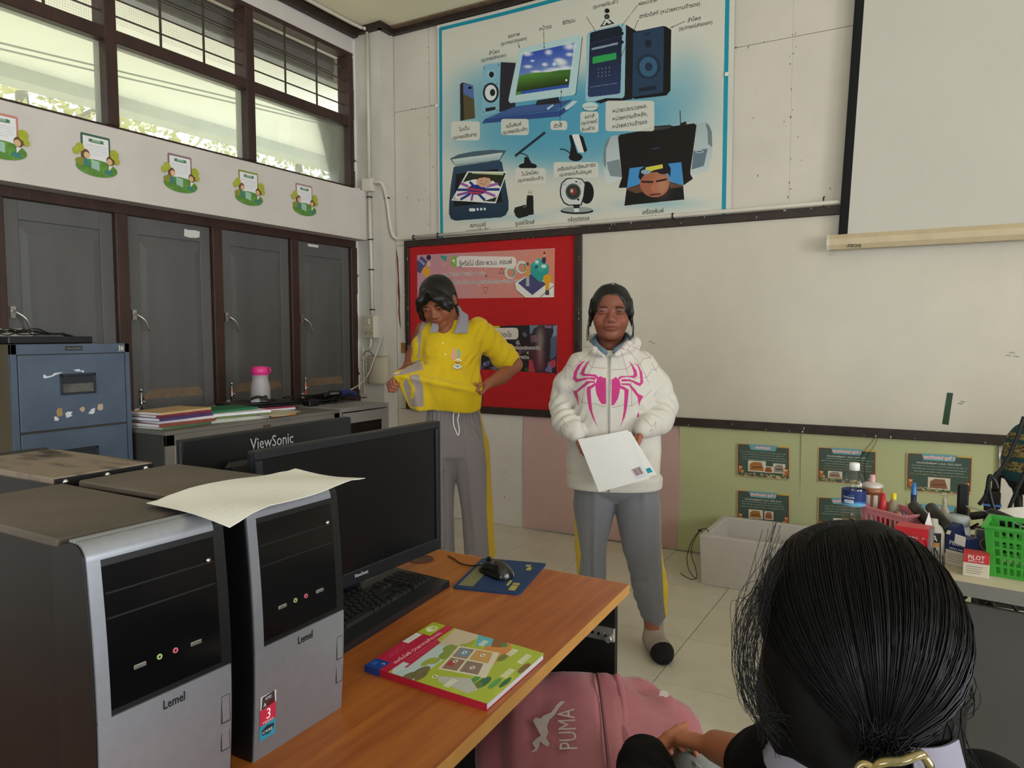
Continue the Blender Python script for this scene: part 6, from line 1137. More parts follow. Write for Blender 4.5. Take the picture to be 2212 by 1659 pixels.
MB().tube(spline([(.035,yy,top(.02,yy)+.006) for yy in (-.13,-.09,-.03,.03,.09,.13)],5),.004,6).build('pocket_zip',zpm,bp)
MB().tube(spline([(.085+.01*math.sin(yy*20),yy,.135-.25*yy*yy*4*.5) for yy in (-.14,-.09,-.03,.03,.09,.14)],5),[.012]*26,8).build('flap_fold',pinkf,bp,True)
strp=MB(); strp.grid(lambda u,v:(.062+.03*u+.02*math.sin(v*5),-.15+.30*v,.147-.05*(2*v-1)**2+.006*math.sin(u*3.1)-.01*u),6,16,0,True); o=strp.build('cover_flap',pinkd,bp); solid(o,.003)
logo=mat('pale_print','#a89a90',.6,var=.06,vs=30)
def onbag(pts,nm,par=bp):
    mb=MB(); mb.add([(x,y,top(x,y)+.0035+.003*math.sin(23*x+5)*0) for x,y in pts],[tuple(range(len(pts)))]); o=mb.build(nm,logo,par,True); return o
def letter_on(s,x0,y0,hx,wy):
    v,t=text_tris(s); q=v.copy(); a,b=q[:,0].min(),q[:,0].max(); mb=MB(); mb.add([(x0-(yv-.35)*hx,y0+(xv-(a+b)/2)/(b-a)*wy,top(x0-(yv-.35)*hx,y0+(xv-(a+b)/2)/(b-a)*wy)+.0105) for xv,yv in q],[tuple(f) for f in t]); return mb.build('lettering',logo,bp,True)
letter_on('PUMA',-.055,-.012,.060,.088)
cat=[(-.135,-.075),(-.120,-.062),(-.128,-.045),(-.118,-.03),(-.105,-.02),(-.112,0),(-.118,.018),(-.124,.035),(-.116,.046),(-.104,.040),(-.095,.050),(-.075,.060),(-.060,.085),(-.048,.100),(-.036,.098),(-.052,.078),(-.066,.050),(-.080,.034),(-.088,.010),(-.085,-.010),(-.092,-.030),(-.084,-.048),(-.088,-.060),(-.100,-.050),(-.108,-.040),(-.110,-.055),(-.118,-.072)]
MBc=MB(); tri=bmesh.new(); bv=[tri.verts.new((x*.9-.022,y*.62-.012,0)) for x,y in cat]; tri.faces.new(bv); bmesh.ops.triangulate(tri,faces=tri.faces[:]); bmesh.ops.subdivide_edges(tri,edges=tri.edges[:],cuts=1,use_grid_fill=True)
tri.verts.ensure_lookup_table(); MBc.add([(v.co.x,v.co.y,top(v.co.x,v.co.y)+.0105) for v in tri.verts],[tuple(v.index for v in f.verts) for f in tri.faces]) if not tri.verts.index_update() else None
MBc.build('cat_print',logo,bp,True); tri.free()
rg=MB(); t=np.linspace(0,2*math.pi,17); rg.tube([(.115+.011*math.cos(a),-.125+.011*math.sin(a),.118+.004*math.cos(a)) for a in t],.0016,6); rg.tube([(.118,-.118,.122),(.108,-.095,.132)],.002,6); rg.build('zip_ring',chrome,bp)
MB().prism([(-.014,-.008),(-.004,-.006),(.004,-.010),(.013,-.004),(.012,.006),(.002,.010),(-.008,.006)],(.20,.088,.139),(1,0,-.25),(0,1,-.25),(0,0,.001)).build('small_cat_badge',logo,bp)
# ================================================================ PEOPLE: one continuous skin surface each, clothes and hair as children
def axis(*segs):
    out=[]
    for a,b,st in segs: n=max(1,int(round((b-a)/st))); out+=list(np.linspace(a,b,n,endpoint=False))
    return np.array(out+[segs[-1][1]],np.float32)
_LAT=np.random.default_rng(11).uniform(-1,1,(32,32,32)).astype(np.float32)
def vnoise(X,Y,Z):
    X,Y,Z=np.broadcast_arrays(X,Y,Z); ix,iy,iz=[np.floor(a).astype(np.int32) for a in (X,Y,Z)]; fx,fy,fz=X-ix,Y-iy,Z-iz
    fx,fy,fz=[f*f*(3-2*f) for f in (fx,fy,fz)]; r=0
    for dx in (0,1):
        for dy in (0,1):
            for dz in (0,1): r=r+_LAT[(ix+dx)&31,(iy+dy)&31,(iz+dz)&31]*(fx if dx else 1-fx)*(fy if dy else 1-fy)*(fz if dz else 1-fz)
    return r
class SD:
    """a signed-distance field on a rectilinear grid; prims are blended in, mesh() draws one closed skin over it"""
    def __init__(s,xs,ys,zs): s.x,s.y,s.z=xs,ys,zs; s.F=np.full((len(xs),len(ys),len(zs)),.06,np.float32); s.M=None
    def _sl(s,lo,hi,pad):
        r=[]
        for a,l,h in zip((s.x,s.y,s.z),lo,hi): i,j=np.searchsorted(a,l-pad),np.searchsorted(a,h+pad); r.append(slice(max(0,i-1),min(len(a),j+1)))
        return tuple(r)
    def _g(s,sl): return s.x[sl[0]][:,None,None],s.y[sl[1]][None,:,None],s.z[sl[2]][None,None,:]
    def _mix(s,sl,d,k,sub):
        f=s.F[sl]
        if sub: d=-d; h=np.clip(.5+.5*(d-f)/k,0,1) ; s.F[sl]=f+(d-f)*h+k*h*(1-h)
        else: h=np.clip(.5+.5*(f-d)/k,0,1); s.F[sl]=f+(d-f)*h-k*h*(1-h)
    def ell(s,c,r,k=.008,sub=False,R=None):
        c=np.array(c,float); r=np.array(r,float); Q=None
        if R is not None: Q=np.array(R,float)
        if s.M is not None:
            M=np.array(s.M); sc=np.linalg.norm(M[:3,0]); c=M[:3,:3]@c+M[:3,3]; Rm=M[:3,:3]/sc; r=r*sc; k=k*sc; Q=Rm if Q is None else Rm@Q
        e=np.full(3,r.max()) if Q is not None else r; sl=s._sl(c-e,c+e,k*2+.012); X,Y,Z=s._g(sl); X,Y,Z=X-c[0],Y-c[1],Z-c[2]
        if Q is not None: X,Y,Z=[Q[0,i]*X+Q[1,i]*Y+Q[2,i]*Z for i in range(3)]
        k0=np.sqrt((X/r[0])**2+(Y/r[1])**2+(Z/r[2])**2)+1e-9; k1=np.sqrt((X/r[0]**2)**2+(Y/r[1]**2)**2+(Z/r[2]**2)**2)+1e-9
        s._mix(sl,k0*(k0-1)/k1,k,sub)
    def cap(s,a,b,ra,rb=None,k=.01,sub=False,flat=None):
        a,b=np.array(a,float),np.array(b,float); rb=ra if rb is None else rb
        if s.M is not None: M=np.array(s.M); sc=np.linalg.norm(M[:3,0]); a=M[:3,:3]@a+M[:3,3]; b=M[:3,:3]@b+M[:3,3]; ra*=sc; rb*=sc
        m=max(ra,rb); sl=s._sl(np.minimum(a,b)-m,np.maximum(a,b)+m,k*2+.012); X,Y,Z=s._g(sl); d=b-a; L=d@d+1e-12
        t=np.clip(((X-a[0])*d[0]+(Y-a[1])*d[1]+(Z-a[2])*d[2])/L,0,1); dist=np.sqrt((X-a[0]-t*d[0])**2+(Y-a[1]-t*d[1])**2+(Z-a[2]-t*d[2])**2)-(ra+(rb-ra)*t)
        s._mix(sl,dist,k,sub)
    def chain(s,pts,rs,k=.01,sub=False):
        for a,b,p,q in zip(pts[:-1],pts[1:],rs[:-1],rs[1:]): s.cap(a,b,p,q,k,sub)
    def prof(s,zs,cx,cy,rx,ry,k=.015,pw=2.3):
        """a trunk of superelliptic cross-sections"""
        zs=np.array(zs,float); lo=(min(np.array(cx)-rx),min(np.array(cy)-ry),zs[0]); hi=(max(np.array(cx)+rx),max(np.array(cy)+ry),zs[-1]); sl=s._sl(lo,hi,k*2+.02); X,Y,Z=s._g(sl)
        i=lambda v:np.interp(Z.ravel(),zs,v).reshape(Z.shape); a,b=i(rx),i(ry); q=(np.abs((X-i(cx))/a)**pw+np.abs((Y-i(cy))/b)**pw)**(1/pw); d=(q-1)*np.minimum(a,b); d=np.maximum(d,np.maximum(zs[0]-Z,Z-zs[-1])); s._mix(sl,d,k,False)
    def bump(s,amp,f,o=(0,0,0)):
        X,Y,Z=s._g((slice(None),)*3); s.F+=(amp*vnoise(X*f[0]+o[0],Y*f[1]+o[1],Z*f[2]+o[2])).astype(np.float32)*(np.abs(s.F)<.04)
    def ripple(s,a,b,rad,amp,waves,ph=0,tw=0):
        """cross-wise cloth folds along the limb a-b"""
        a,b=np.array(a,float),np.array(b,float); sl=s._sl(np.minimum(a,b)-rad,np.maximum(a,b)+rad,.01); X,Y,Z=s._g(sl); d=b-a; L=d@d
        t=((X-a[0])*d[0]+(Y-a[1])*d[1]+(Z-a[2])*d[2])/L; dist=np.sqrt((X-a[0]-np.clip(t,0,1)*d[0])**2+(Y-a[1]-np.clip(t,0,1)*d[1])**2+(Z-a[2]-np.clip(t,0,1)*d[2])**2)
        w=np.clip(1-dist/rad,0,1)**.5*np.clip(np.minimum(t,1-t)*6+.3,0,1)*((t>-.05)&(t<1.05)); s.F[sl]+=(amp*w*np.sin(t*waves*2*math.pi+ph+tw*(X+Y)*30+1.5*vnoise(X*14,Y*14,Z*14))).astype(np.float32)
    def cut(s,n,d): 
        X,Y,Z=s._g((slice(None),)*3); s.F=np.maximum(s.F,(X*n[0]+Y*n[1]+Z*n[2]-d).astype(np.float32))
    def mesh(s):
        F=s.F.copy(); F[0]=F[-1]=.05; F[:,0]=F[:,-1]=.05; F[:,:,0]=F[:,:,-1]=.05; I=F<0
        nx,ny,nz=F.shape; c=np.zeros((nx-1,ny-1,nz-1),np.uint8)
        for dx in (0,1):
            for dy in (0,1):
                for dz in (0,1): c+=I[dx:nx-1+dx,dy:ny-1+dy,dz:nz-1+dz]
        act=(c>0)&(c<8); idx=np.full(act.shape,-1,np.int64); ii=np.argwhere(act); idx[act]=np.arange(len(ii))
        acc=np.zeros((len(ii),3)); cnt=np.zeros(len(ii)); G=(s.x,s.y,s.z); i,j,k=ii.T
        cor=[(a,b,d) for a in (0,1) for b in (0,1) for d in (0,1)]
        for p in cor:
            for ax in range(3):
                if p[ax]==1: continue
                q=list(p); q[ax]=1; fa=F[i+p[0],j+p[1],k+p[2]]; fb=F[i+q[0],j+q[1],k+q[2]]; m=(fa<0)!=(fb<0); t=fa[m]/(fa[m]-fb[m])
                A=np.stack([G[e][ii[m,e]+p[e]] for e in range(3)],1).astype(float); B=A.copy(); B[:,ax]=G[ax][ii[m,ax]+1]; acc[m]+=A+(B-A)*t[:,None]; cnt[m]+=1
        V=acc/cnt[:,None]; Q=[]
        for ax in range(3):
            a1,a2=[(1,2),(2,0),(0,1)][ax]; sl0=[slice(1,n-1) for n in F.shape]; sl1=list(sl0); sl0[ax]=slice(0,F.shape[ax]-1); sl1[ax]=slice(1,F.shape[ax]); A,B=I[tuple(sl0)],I[tuple(sl1)]
            e=np.argwhere(A!=B)+np.array([0 if x==ax else 1 for x in range(3)]); fl=A[A!=B]
            def cell(o1,o2): g=e.copy(); g[:,a1]-=o1; g[:,a2]-=o2; return idx[g[:,0],g[:,1],g[:,2]]
            q=np.stack([cell(1,1),cell(0,1),cell(0,0),cell(1,0)],1); q[~fl]=q[~fl][:,::-1]; Q.append(q)
        return V,np.concatenate(Q)
    def build(s,name,m,parent,col=None,uv=None,smooth=0):
        V,Q=s.mesh()
        if smooth:
            e=np.concatenate([Q[:,[0,1]],Q[:,[1,2]],Q[:,[2,3]],Q[:,[3,0]]])
            for _ in range(smooth):
                S_=np.zeros_like(V); n=np.zeros(len(V)); np.add.at(S_,e[:,0],V[e[:,1]]); np.add.at(S_,e[:,1],V[e[:,0]]); np.add.at(n,e[:,0],1); np.add.at(n,e[:,1],1); V=V*.45+.55*S_/n[:,None]
        me=bpy.data.meshes.new(name); me.vertices.add(len(V)); me.vertices.foreach_set('co',V.astype(np.float32).ravel()); me.loops.add(4*len(Q)); me.loops.foreach_set('vertex_index',Q.ravel().astype(np.int32)); me.polygons.add(len(Q)); me.polygons.foreach_set('loop_start',np.arange(0,4*len(Q),4,dtype=np.int32)); me.update(calc_edges=True)
        me.polygons.foreach_set('use_smooth',np.ones(len(Q),bool)); me.materials.append(m)
        if col is not None:
            a=me.color_attributes.new('tint','FLOAT_COLOR','POINT'); c=np.ones((len(V),4),np.float32); c[:,:3]=col(V); a.data.foreach_set('color',c.ravel())
        if uv is not None:
            l=me.uv_layers.new(name='UVMap'); l.data.foreach_set('uv',uv(V,Q).astype(np.float32).ravel())
        return link(name,me,parent)
def lin(h): return np.array(S(h)[:3])
skinm=mat('skin',attr='tint',rough=.5,spec=.35)
hairm=mat('black_hair','#0b0908',.38,var=.4,vs=60,stretch=(3,3,.3),bump=.35,bs=260,spec=.45)
def blend(c,w,t): return c*(1-w[:,None])+t*w[:,None]
def head(sd,M,fat=1.0):
    """canonical head: eye level z=0, face towards -y, chin -.112, crown +.112"""
    sd.M=M; f=fat
    sd.ell((0,.012,.027),(.077,.094,.087),.01); sd.ell((0,-.018,-.045),(.066*f,.072,.070),.02); sd.ell((0,-.060,-.096),(.030*f,.026,.021),.02); sd.ell((0,-.025,-.088),(.046*f,.05,.026),.02)
    for x in (-1,1):
        sd.ell((x*.038*f,-.056,-.034),(.031*f,.030,.034),.014); sd.ell((x*.035,-.099,.002),(.019,.014,.0105),.012,True)
        sd.ell((x*.036,-.0795,.0),(.0190,.0142,.0125),.006); sd.ell((x*.035,-.078,.016),(.024,.013,.007),.014)
        sd.ell((x*.036,-.096,-.0008),(.0138,.0085,.0030),.002,True)
        sd.ell((x*.081,.014,-.008),(.009,.019,.030),.005); sd.ell((x*.088,.010,-.006),(.005,.010,.018),.004,True)
    sd.cap((0,-.080,.004),(0,-.094,-.028),.008,.0125,.018); sd.ell((0,-.0975,-.034),(.0140,.0105,.0090),.010)
    for x in (-1,1): sd.ell((x*.0160,-.089,-.0365),(.0105,.0100,.0080),.009); sd.ell((x*.0078,-.0985,-.0440),(.0042,.005,.003),.003,True)
    sd.ell((0,-.084,-.057),(.030,.014,.018),.014); sd.ell((0,-.0925,-.0582),(.0235,.0085,.0058),.006); sd.ell((0,-.0915,-.0690),(.0200,.0095,.0072),.006); sd.ell((0,-.1045,-.0632),(.0245,.009,.0010),.003,True)
    sd.cap((0,.025,-.06),(0,.035,-.20),.050,.056,.03); sd.M=None
def head_tint(V,M,base,lip='#7d3a38',brow='#160c08',f=1.0):
    q=(V-np.array(M)[:3,3])@np.linalg.inv(np.array(M)[:3,:3]).T; x,y,z=q.T; c=np.tile(lin(base),(len(V),1)); fr=(y<-.03)&(np.abs(z)<.13)
    sm=lambda v,a,b:np.clip((v-a)/(b-a),0,1); ax=np.abs(x)
    c=blend(c,.30*np.exp(-((ax-.042)**2/.0005+(z+.035)**2/.0006))*fr,lin('#8a4038'))
    c=blend(c,(np.exp(-((x/.021)**4+((z+.0635)/.0085)**4))*(y<-.088))*.75,lin(lip)); c=blend(c,np.exp(-((x/.024)**4+((z+.0632)/.0014)**2))*(y<-.08)*.8,lin('#3a1614'))
    bz=.0185-.25*np.clip(ax-.034,0,1)-.10*np.clip(.034-ax,0,1); c=blend(c,np.exp(-(((z-bz)/.0046)**4))*sm(ax,.010,.020)*(1-sm(ax,.048,.060))*(y<-.03)*.9,lin(brow))
    ez=np.abs(z+.0005-.0042*np.sqrt(np.clip(1-((ax-.036)/.0145)**2,0,1))); c=blend(c,np.exp(-(ez/.0018)**2)*(np.abs(ax-.036)<.0150)*(y<-.06)*.9,lin('#140b09'))
    c=blend(c,np.exp(-(((ax-.0072)/.0042)**2+((z+.0455)/.003)**2))*(y<-.09)*.8,lin('#2a0f0c')); return c  # nostrils: shade painted into the skin colour
def eyes(M,parent):
    em=mat('eye_white','#43332c',.2,var=.02); im=mat('iris','#0d0806',.12)
    for x in (-1,1):
        mb=MB(); T=Matrix.Translation((x*.036,-.0790,0))@Matrix.Rotation(math.radians(90),4,'X'); pr=[(.0126*math.sin(a),.0126*math.cos(a)) for a in np.linspace(.0,math.pi,15)]; mb.lathe(pr,20,(0,0,0),0,np.array(M@T)); o=mb.build('eye',em,parent)
        mb=MB(); pr=[(.0129*math.sin(a),.0129*math.cos(a)) for a in np.linspace(0,.80,7)]; mb.lathe(pr,18,(0,0,0),0,np.array(M@T)); mb.build('iris',im,o)
def hand(sd,w,d,n,size=1.,side=1,curl=(.35,.5,.4),thumb=None,spread=.06,fr=1.0,curls=None):
    """w wrist, d towards the knuckles, n palm normal; side=+1 puts the thumb on d x n"""
    w,d,n=[np.array(v,float) for v in (w,d,n)]; d/=np.linalg.norm(d); n-=d*(n@d); n/=np.linalg.norm(n); t=np.cross(d,n)*side; S_=size
    kn=[]
    for i,(o,l) in enumerate(((.030,.082),(.010,.086),(-.010,.082),(-.028,.074))): p=w+d*l*S_+t*o*S_; kn.append(p); sd.cap(w+t*o*.55*S_+d*.012*S_,p,.0135*S_,.0105*S_*fr,.010)
    for i,p in enumerate(kn):
        L=np.array((.040,.025,.020))*(.94,1.04,.98,.78)[i]*S_; dirv=d+t*(1.5-i)*spread; dirv/=np.linalg.norm(dirv); a=0; q=p; r=.0092*S_*fr
        for s_,l in enumerate(L):
            a+=(curls[i] if curls else curl)[s_]; v=dirv*math.cos(a)+n*math.sin(a); q2=q+v*l; sd.cap(q,q2,r,r*.9,.0035); q=q2; r*=.9
    b=w+t*.022*S_+d*.022*S_+n*.006*S_; th=thumb if thumb is not None else (t*.75+d*.65+n*.35); th=[np.array(v,float) for v in (th if isinstance(th,(list,tuple)) and hasattr(th[0],'__len__') else [th,th,th])]
    q=b; r=.0125*S_
    for v,l in zip(th,(.040,.032,.025)): v=v/np.linalg.norm(v); q2=q+v*l*S_; sd.cap(q,q2,r,r*.86,.006); q=q2; r*=.86
    return q
def front_uv(fr_,cv,x0,z1,k,yl,blank):
    def uv(V,Q):
        A,B,C=V[Q[:,0]],V[Q[:,1]],V[Q[:,2]]; n=np.cross(B-A,C-A); n/=np.linalg.norm(n,axis=1)[:,None]+1e-12
        u=(V[Q][:,:,0]-x0)*k/cv.w; v=1-(z1-V[Q][:,:,2])*k/cv.h; U=np.stack([u,v],2); bk=n[:,1]>.25; U[bk]=np.array(blank)/(cv.w,cv.h); return U
    return uv
def cloth_canvas(fr_,x0,x1,z0,z1,yl,k,bg):
    def to(px,py): p=fr_.px(px,py,yl); return ((p[0]-x0)*k,(z1-p[2])*k)
    return Cv((x1-x0)*k,(z1-z0)*k,bg,to)
def cloth_mat(name,cv,rough=.85,sheen=.25):
    m=mat(name,img=cv.image(name),rough=rough,spec=.2,sheen=sheen); N=m.node_tree.nodes; L=m.node_tree.links; tc=N.new('ShaderNodeTexCoord'); nz=N.new('ShaderNodeTexNoise'); nz.inputs['Scale'].default_value=420; L.new(tc.outputs['Object'],nz.inputs[0])
    bp_=N.new('ShaderNodeBump'); bp_.inputs['Strength'].default_value=.18; bp_.inputs['Distance'].default_value=.002; L.new(nz.outputs[0],bp_.inputs['Height']); L.new(bp_.outputs[0],N['Principled BSDF'].inputs['Normal']); return m
from mathutils.bvhtree import BVHTree
def front_of(o):
    me=o.data; b=BVHTree.FromPolygons([v.co[:] for v in me.vertices],[p.vertices[:] for p in me.polygons])
    def f(x,z,off=.002):
        h=b.ray_cast(Vector((x,-1,z)),Vector((0,1,0))); return Vector((x,(h[0].y if h[0] else 0)-off,z))
    return f
# ---------------------------------------------------------------- girl in the white hoodie
def girl_hoodie():
    fr_=Frame(-1.17,2.95); t=thing('person','girl in a white hoodie with a pink spider print, facing the camera and holding paper','person',(-1.17,2.95,0),fr_.th)
    HM=Matrix.Translation((-.026,-.005,1.463))@Matrix.Rotation(math.radians(1.5),4,'Y')
    xs=axis((-.32,-.19,.008),(-.19,-.12,.0032),(-.12,.068,.002),(.068,.13,.0032),(.13,.30,.008)); ys=axis((-.34,-.25,.008),(-.25,-.125,.003),(-.125,-.07,.0019),(-.07,.18,.006)); zs=axis((-.02,.84,.013),(.84,1.0,.003),(1.0,1.33,.010),(1.33,1.50,.0018),(1.50,1.60,.005))
    sd=SD(xs,ys,zs); sd.prof((.70,.85,1.0,1.15,1.25,1.30),[-.02]*6,[0]*6,(.13,.12,.11,.13,.13,.07),(.09,.085,.08,.09,.08,.06),.03)
    sd.chain([(-.09,0,.78),(-.105,0,.46),(-.10,.01,.09)],(.08,.055,.036),.02); sd.chain([(.08,0,.78),(.11,-.01,.46),(.165,0,.10)],(.08,.055,.036),.02)
    for x,tx in ((-.10,-.11),(.165,.196)): sd.chain([(x,.025,.045),(x,-.01,.06),(tx,-.11,.03)],(.034,.036,.024),.015)
    sd.chain([(-.14,0,1.24),(-.225,.02,1.055),(-.165,-.135,.965)],(.045,.038,.027),.02); sd.chain([(.10,0,1.24),(.185,.02,1.06),(.104,-.14,.990)],(.045,.038,.027),.02)
    head(sd,HM,1.045)
    hand(sd,(-.160,-.145,.955),(.42,-.10,-.90),(.80,-.25,.30),.92,-1,(.35,.35,.3),thumb=[(.75,-.25,-.45),(.92,-.1,-.25),(.95,.0,-.2)],fr=.95)
    hand(sd,(.100,-.152,.985),(-.30,-.02,-.95),(-.95,-.1,.25),.92,1,(.5,.5,.4),thumb=[(-.30,-.85,-.45),(-.80,-.30,-.50),(-.90,-.02,-.42)],fr=.95)
    base='#7d4a38'
    def tint(V):
        c=head_tint(V,HM,base,lip='#7a3234'); w=np.clip((1.20-V[:,2])/.05,0,1); return blend(c,w,lin('#9a5e47'))
    sd.build('body',skinm,t,tint); eyes(HM,t)
    # hair
    h=SD(axis((-.15,.10,.0032)),axis((-.13,.19,.0034)),axis((1.25,1.62,.0034))); h.M=HM; h.ell((0,.018,.032),(.0865,.101,.092),.01); h.ell((0,.055,-.03),(.075,.06,.08),.03); h.ell((0,-.150,-.040),(.079,.124,.112),.010,True); h.ell((0,-.125,.024),(.0735,.092,.0545),.010,True); h.ell((0,-.07,-.12),(.080,.105,.10),.006,True)
    for x in (-1,1): h.chain([(x*.077,-.012,.05),(x*.0855,-.004,.0),(x*.0865,.0,-.035),(x*.086,-.002,-.062)],(.010,.0095,.006,.002),.008)
    h.chain([(0,.10,.0),(0,.13,-.04),(0,.135,-.12),(0,.13,-.18)],(.03,.032,.028,.012),.02); h.M=None; h.bump(.003,(60,60,12)); ho=h.build('hair',hairm,t,smooth=2)
    st=MB(); r=random.Random(4); HA=np.array(HM)
    for k in range(26):
        sgn=-1 if k%2 else 1; x=sgn*(.088+r.uniform(-.003,.008)); y=r.uniform(-.02,.03); l=r.uniform(.06,.12)
        p=[(x,y,-.03),(x+sgn*.006,y,-.06-l*.2),(x+sgn*r.uniform(-.006,.008),y-.004,-.06-l*.6),(x-sgn*r.uniform(.0,.012),y-.006,-.06-l)]
        st.tube([HA[:3,:3]@np.array(q)+HA[:3,3] for q in spline(p,5)],.0007,4)
    st.tube([HA[:3,:3]@np.array(q)+HA[:3,3] for q in spline([(.062,-.01,-.085),(.078,-.03,-.105),(.097,-.035,-.128)],4)],.0022,5); stuff(st.build('loose_strands',hairm,ho))
    MB().box(np.array(HM@Vector((.004,-.040,.1165))),(.012,.006,.004),0,.0015).build('hair_clip',mat('clip_pale','#a8a488',.4),t)
    # hoodie
    hd_=SD(axis((-.33,.30,.0045)),axis((-.24,.19,.0045)),axis((.69,1.42,.0045)))
    hd_.prof((.765,.80,.88,1.0,1.10,1.18,1.235,1.27,1.30,1.325),(-.006,-.006,-.004,-.008,-.015,-.022,-.026,-.027,-.027,-.027),[.0]*10,(.196,.200,.198,.182,.175,.170,.160,.130,.105,.085),(.128,.135,.135,.130,.128,.125,.112,.095,.085,.075),.02,2.4)
    hd_.chain([(-.150,.0,1.235),(-.205,.012,1.15),(-.232,.02,1.06)],(.062,.060,.062),.025); hd_.chain([(-.232,.02,1.06),(-.215,-.06,1.0),(-.178,-.125,.972)],(.062,.056,.046),.012)
    hd_.chain([(.100,.0,1.235),(.158,.012,1.15),(.190,.02,1.065)],(.062,.060,.063),.025); hd_.chain([(.190,.02,1.065),(.175,-.06,1.015),(.122,-.125,.997)],(.063,.057,.046),.012)
    hd_.bump(.007,(9,9,6)); hd_.bump(.0035,(26,26,14),(3,1,2))
    for a,b,w_,ph in (((-.165,0,1.2),(-.232,.02,1.04),3,0),((.115,0,1.2),(.19,.02,1.04),3,1),((-.232,.02,1.08),(-.18,-.12,.975),5,2),((.19,.02,1.08),(.124,-.12,1.0),5,0)): hd_.ripple(a,b,.085,.0062,w_,ph,1)
    for x,ph in ((-.12,0),(.09,2)): hd_.ripple((x,-.12,1.1),(x*1.25,-.12,.8),.07,.004,2.5,ph,2)
    hd_.prof((.716,.722,.764,.772),[-.008]*4,[0]*4,(.196,.202,.204,.196),(.130,.134,.136,.130),.004,2.4)
    hd_.cap((-.184,-.115,.976),(-.163,-.143,.958),.038,.036,.003); hd_.cap((.127,-.118,.997),(.105,-.146,.985),.038,.036,.003)
    # hood lying round the neck
    hd_.chain([(-.055,-.118,1.280),(-.092,-.078,1.302),(-.118,.0,1.320),(-.095,.085,1.340),(-.027,.12,1.345),(.045,.085,1.345),(.072,.0,1.332),(.046,-.070,1.318),(-.005,-.115,1.286)],(.008,.014,.018,.03,.04,.032,.024,.021,.010),.02)
    hd_.ell((-.028,-.005,1.36),(.070,.098,.078),.008,True); hd_.chain([(-.027,-.11,1.40),(-.031,-.135,1.298)],(.066,.008),.006,True)
    c=cloth_canvas(fr_,-.36,.32,.68,1.42,-.115,1650,'#c9c4ba')
    F=crop(1170,720,320/2212); col='#bd3a7a'; ln='#8a4a56'
    for pl in (((605,425),(540,480),(475,590),(455,690),(515,745),(660,690),(800,695),(800,655),(720,655),(640,660),(525,690),(510,650),(535,560),(600,480),(720,405),(680,440)),): pass
    L_=[((600,430),(530,480),(470,590),(455,690),(510,742),(560,725),(700,680),(800,700),(815,660),(760,655),(640,665),(530,690),(512,660),(530,580),(575,500),(640,405)),
        ((720,405),(670,440),(610,520),(572,610),(610,642),(700,640),(790,650),(830,680),(850,655),(800,612),(700,610),(635,605),(645,550),(680,470)),
        ((800,710),(690,710),(640,745),(560,820),(515,860),(455,878),(480,940),(520,1010),(555,1105),(545,1000),(525,890),(640,800),(720,740),(800,740)),
        ((800,735),(740,775),(675,805),(672,870),(685,1000),(710,1140),(760,1260),(850,1420),(800,1300),(760,1180),(745,1050),(735,900),(735,830),(820,770)),
        ((830,665),(880,640),(930,665),(962,660),(965,1050),(900,1055),(860,1000),(820,910),(802,820),(805,760))]
    for pl in L_: c.poly(F(*pl),col)
    R_=[((1300,415),(1350,460),(1420,560),(1432,640),(1380,670),(1300,650),(1200,660),(1160,690),(1140,660),(1190,635),(1300,638),(1370,630),(1375,590),(1345,490)),
        ((1385,425),(1450,480),(1505,590),(1520,740),(1470,790),(1430,775),(1330,715),(1190,720),(1190,690),(1230,680),(1330,690),(1470,745),(1475,700),(1460,570),(1430,480)),
        ((1180,745),(1310,745),(1350,790),(1400,840),(1440,900),(1520,940),(1480,1010),(1455,1090),(1440,1000),(1430,950),(1370,870),(1300,775),(1200,770)),
        ((1160,770),(1230,795),(1300,840),(1295,920),(1275,1100),(1245,1240),(1155,1432),(1200,1310),(1225,1160),(1235,960),(1235,850),(1160,810)),
        ((1020,685),(1065,680),(1105,650),(1160,690),(1180,760),(1165,870),(1140,970),(1080,1070),(1025,1070)),((1450,1160),(1455,1245),(1418,1245))]
    for pl in R_: c.poly(F(*pl),col)
    for w in (((965,520),(900,520),(750,510),(700,455),(610,430),(555,430),(520,350),(440,305),(330,470),(440,505)),((1030,545),(1130,540),(1265,535),(1340,470),(1475,470),(1520,385),(1640,370),(1640,290),(1680,262)),((545,600),(620,640),(660,720)),((1330,740),(1400,675),(1470,660),(1575,665),(1635,580)),((965,1075),(920,1095),(800,1050),(600,1040),(530,930),(380,800)),((1030,1095),(1090,1100),(1220,1070),(1345,1085),(1440,1010),(1560,940),(1650,850)),((835,220),(825,300),(750,510),(700,600),(650,760),(600,1040)),((770,235),(690,330),(555,430),(440,560)),((700,200),(560,240),(440,305)),((1185,265),(1265,535),(1340,760),(1345,1085)),((1280,250),(1400,370),(1475,470),(1605,740)),((1350,195),(1520,280),(1640,385)),((1650,450),(1735,590)),((1640,545),(1720,555),(1790,465),(1830,520)),((440,240),(440,310)),((300,425),(335,480),(330,720)),((300,1270),(410,1390)),((330,1310),(345,1440)),((280,1370),(320,1540)),((1530,1260),(1640,1370),(1700,1320)),((1600,1440),(1650,1410)),((1690,1300),(1695,1400)),((1140,220),(1270,250),(1320,190),(1390,150)),((1390,80),(1390,150)),((1170,190),(1240,245)),((1250,125),(1330,200)),((1320,90),(1390,150))): c.line(F(*w),2.6,ln,.8)
    ob=hd_.build('hoodie',cloth_mat('hoodie_cloth',c),t,None,front_uv(fr_,c,-.36,1.42,1650,-.115,(20,20)),1)
    f=front_of(ob); zp=MB(); zl=[1.280-.02*i for i in range(29)]
    for dx in (-.0065,.0065): zp.tube([np.array(f(-.031+dx,z,-.0004)) for z in zl],.0026,5)
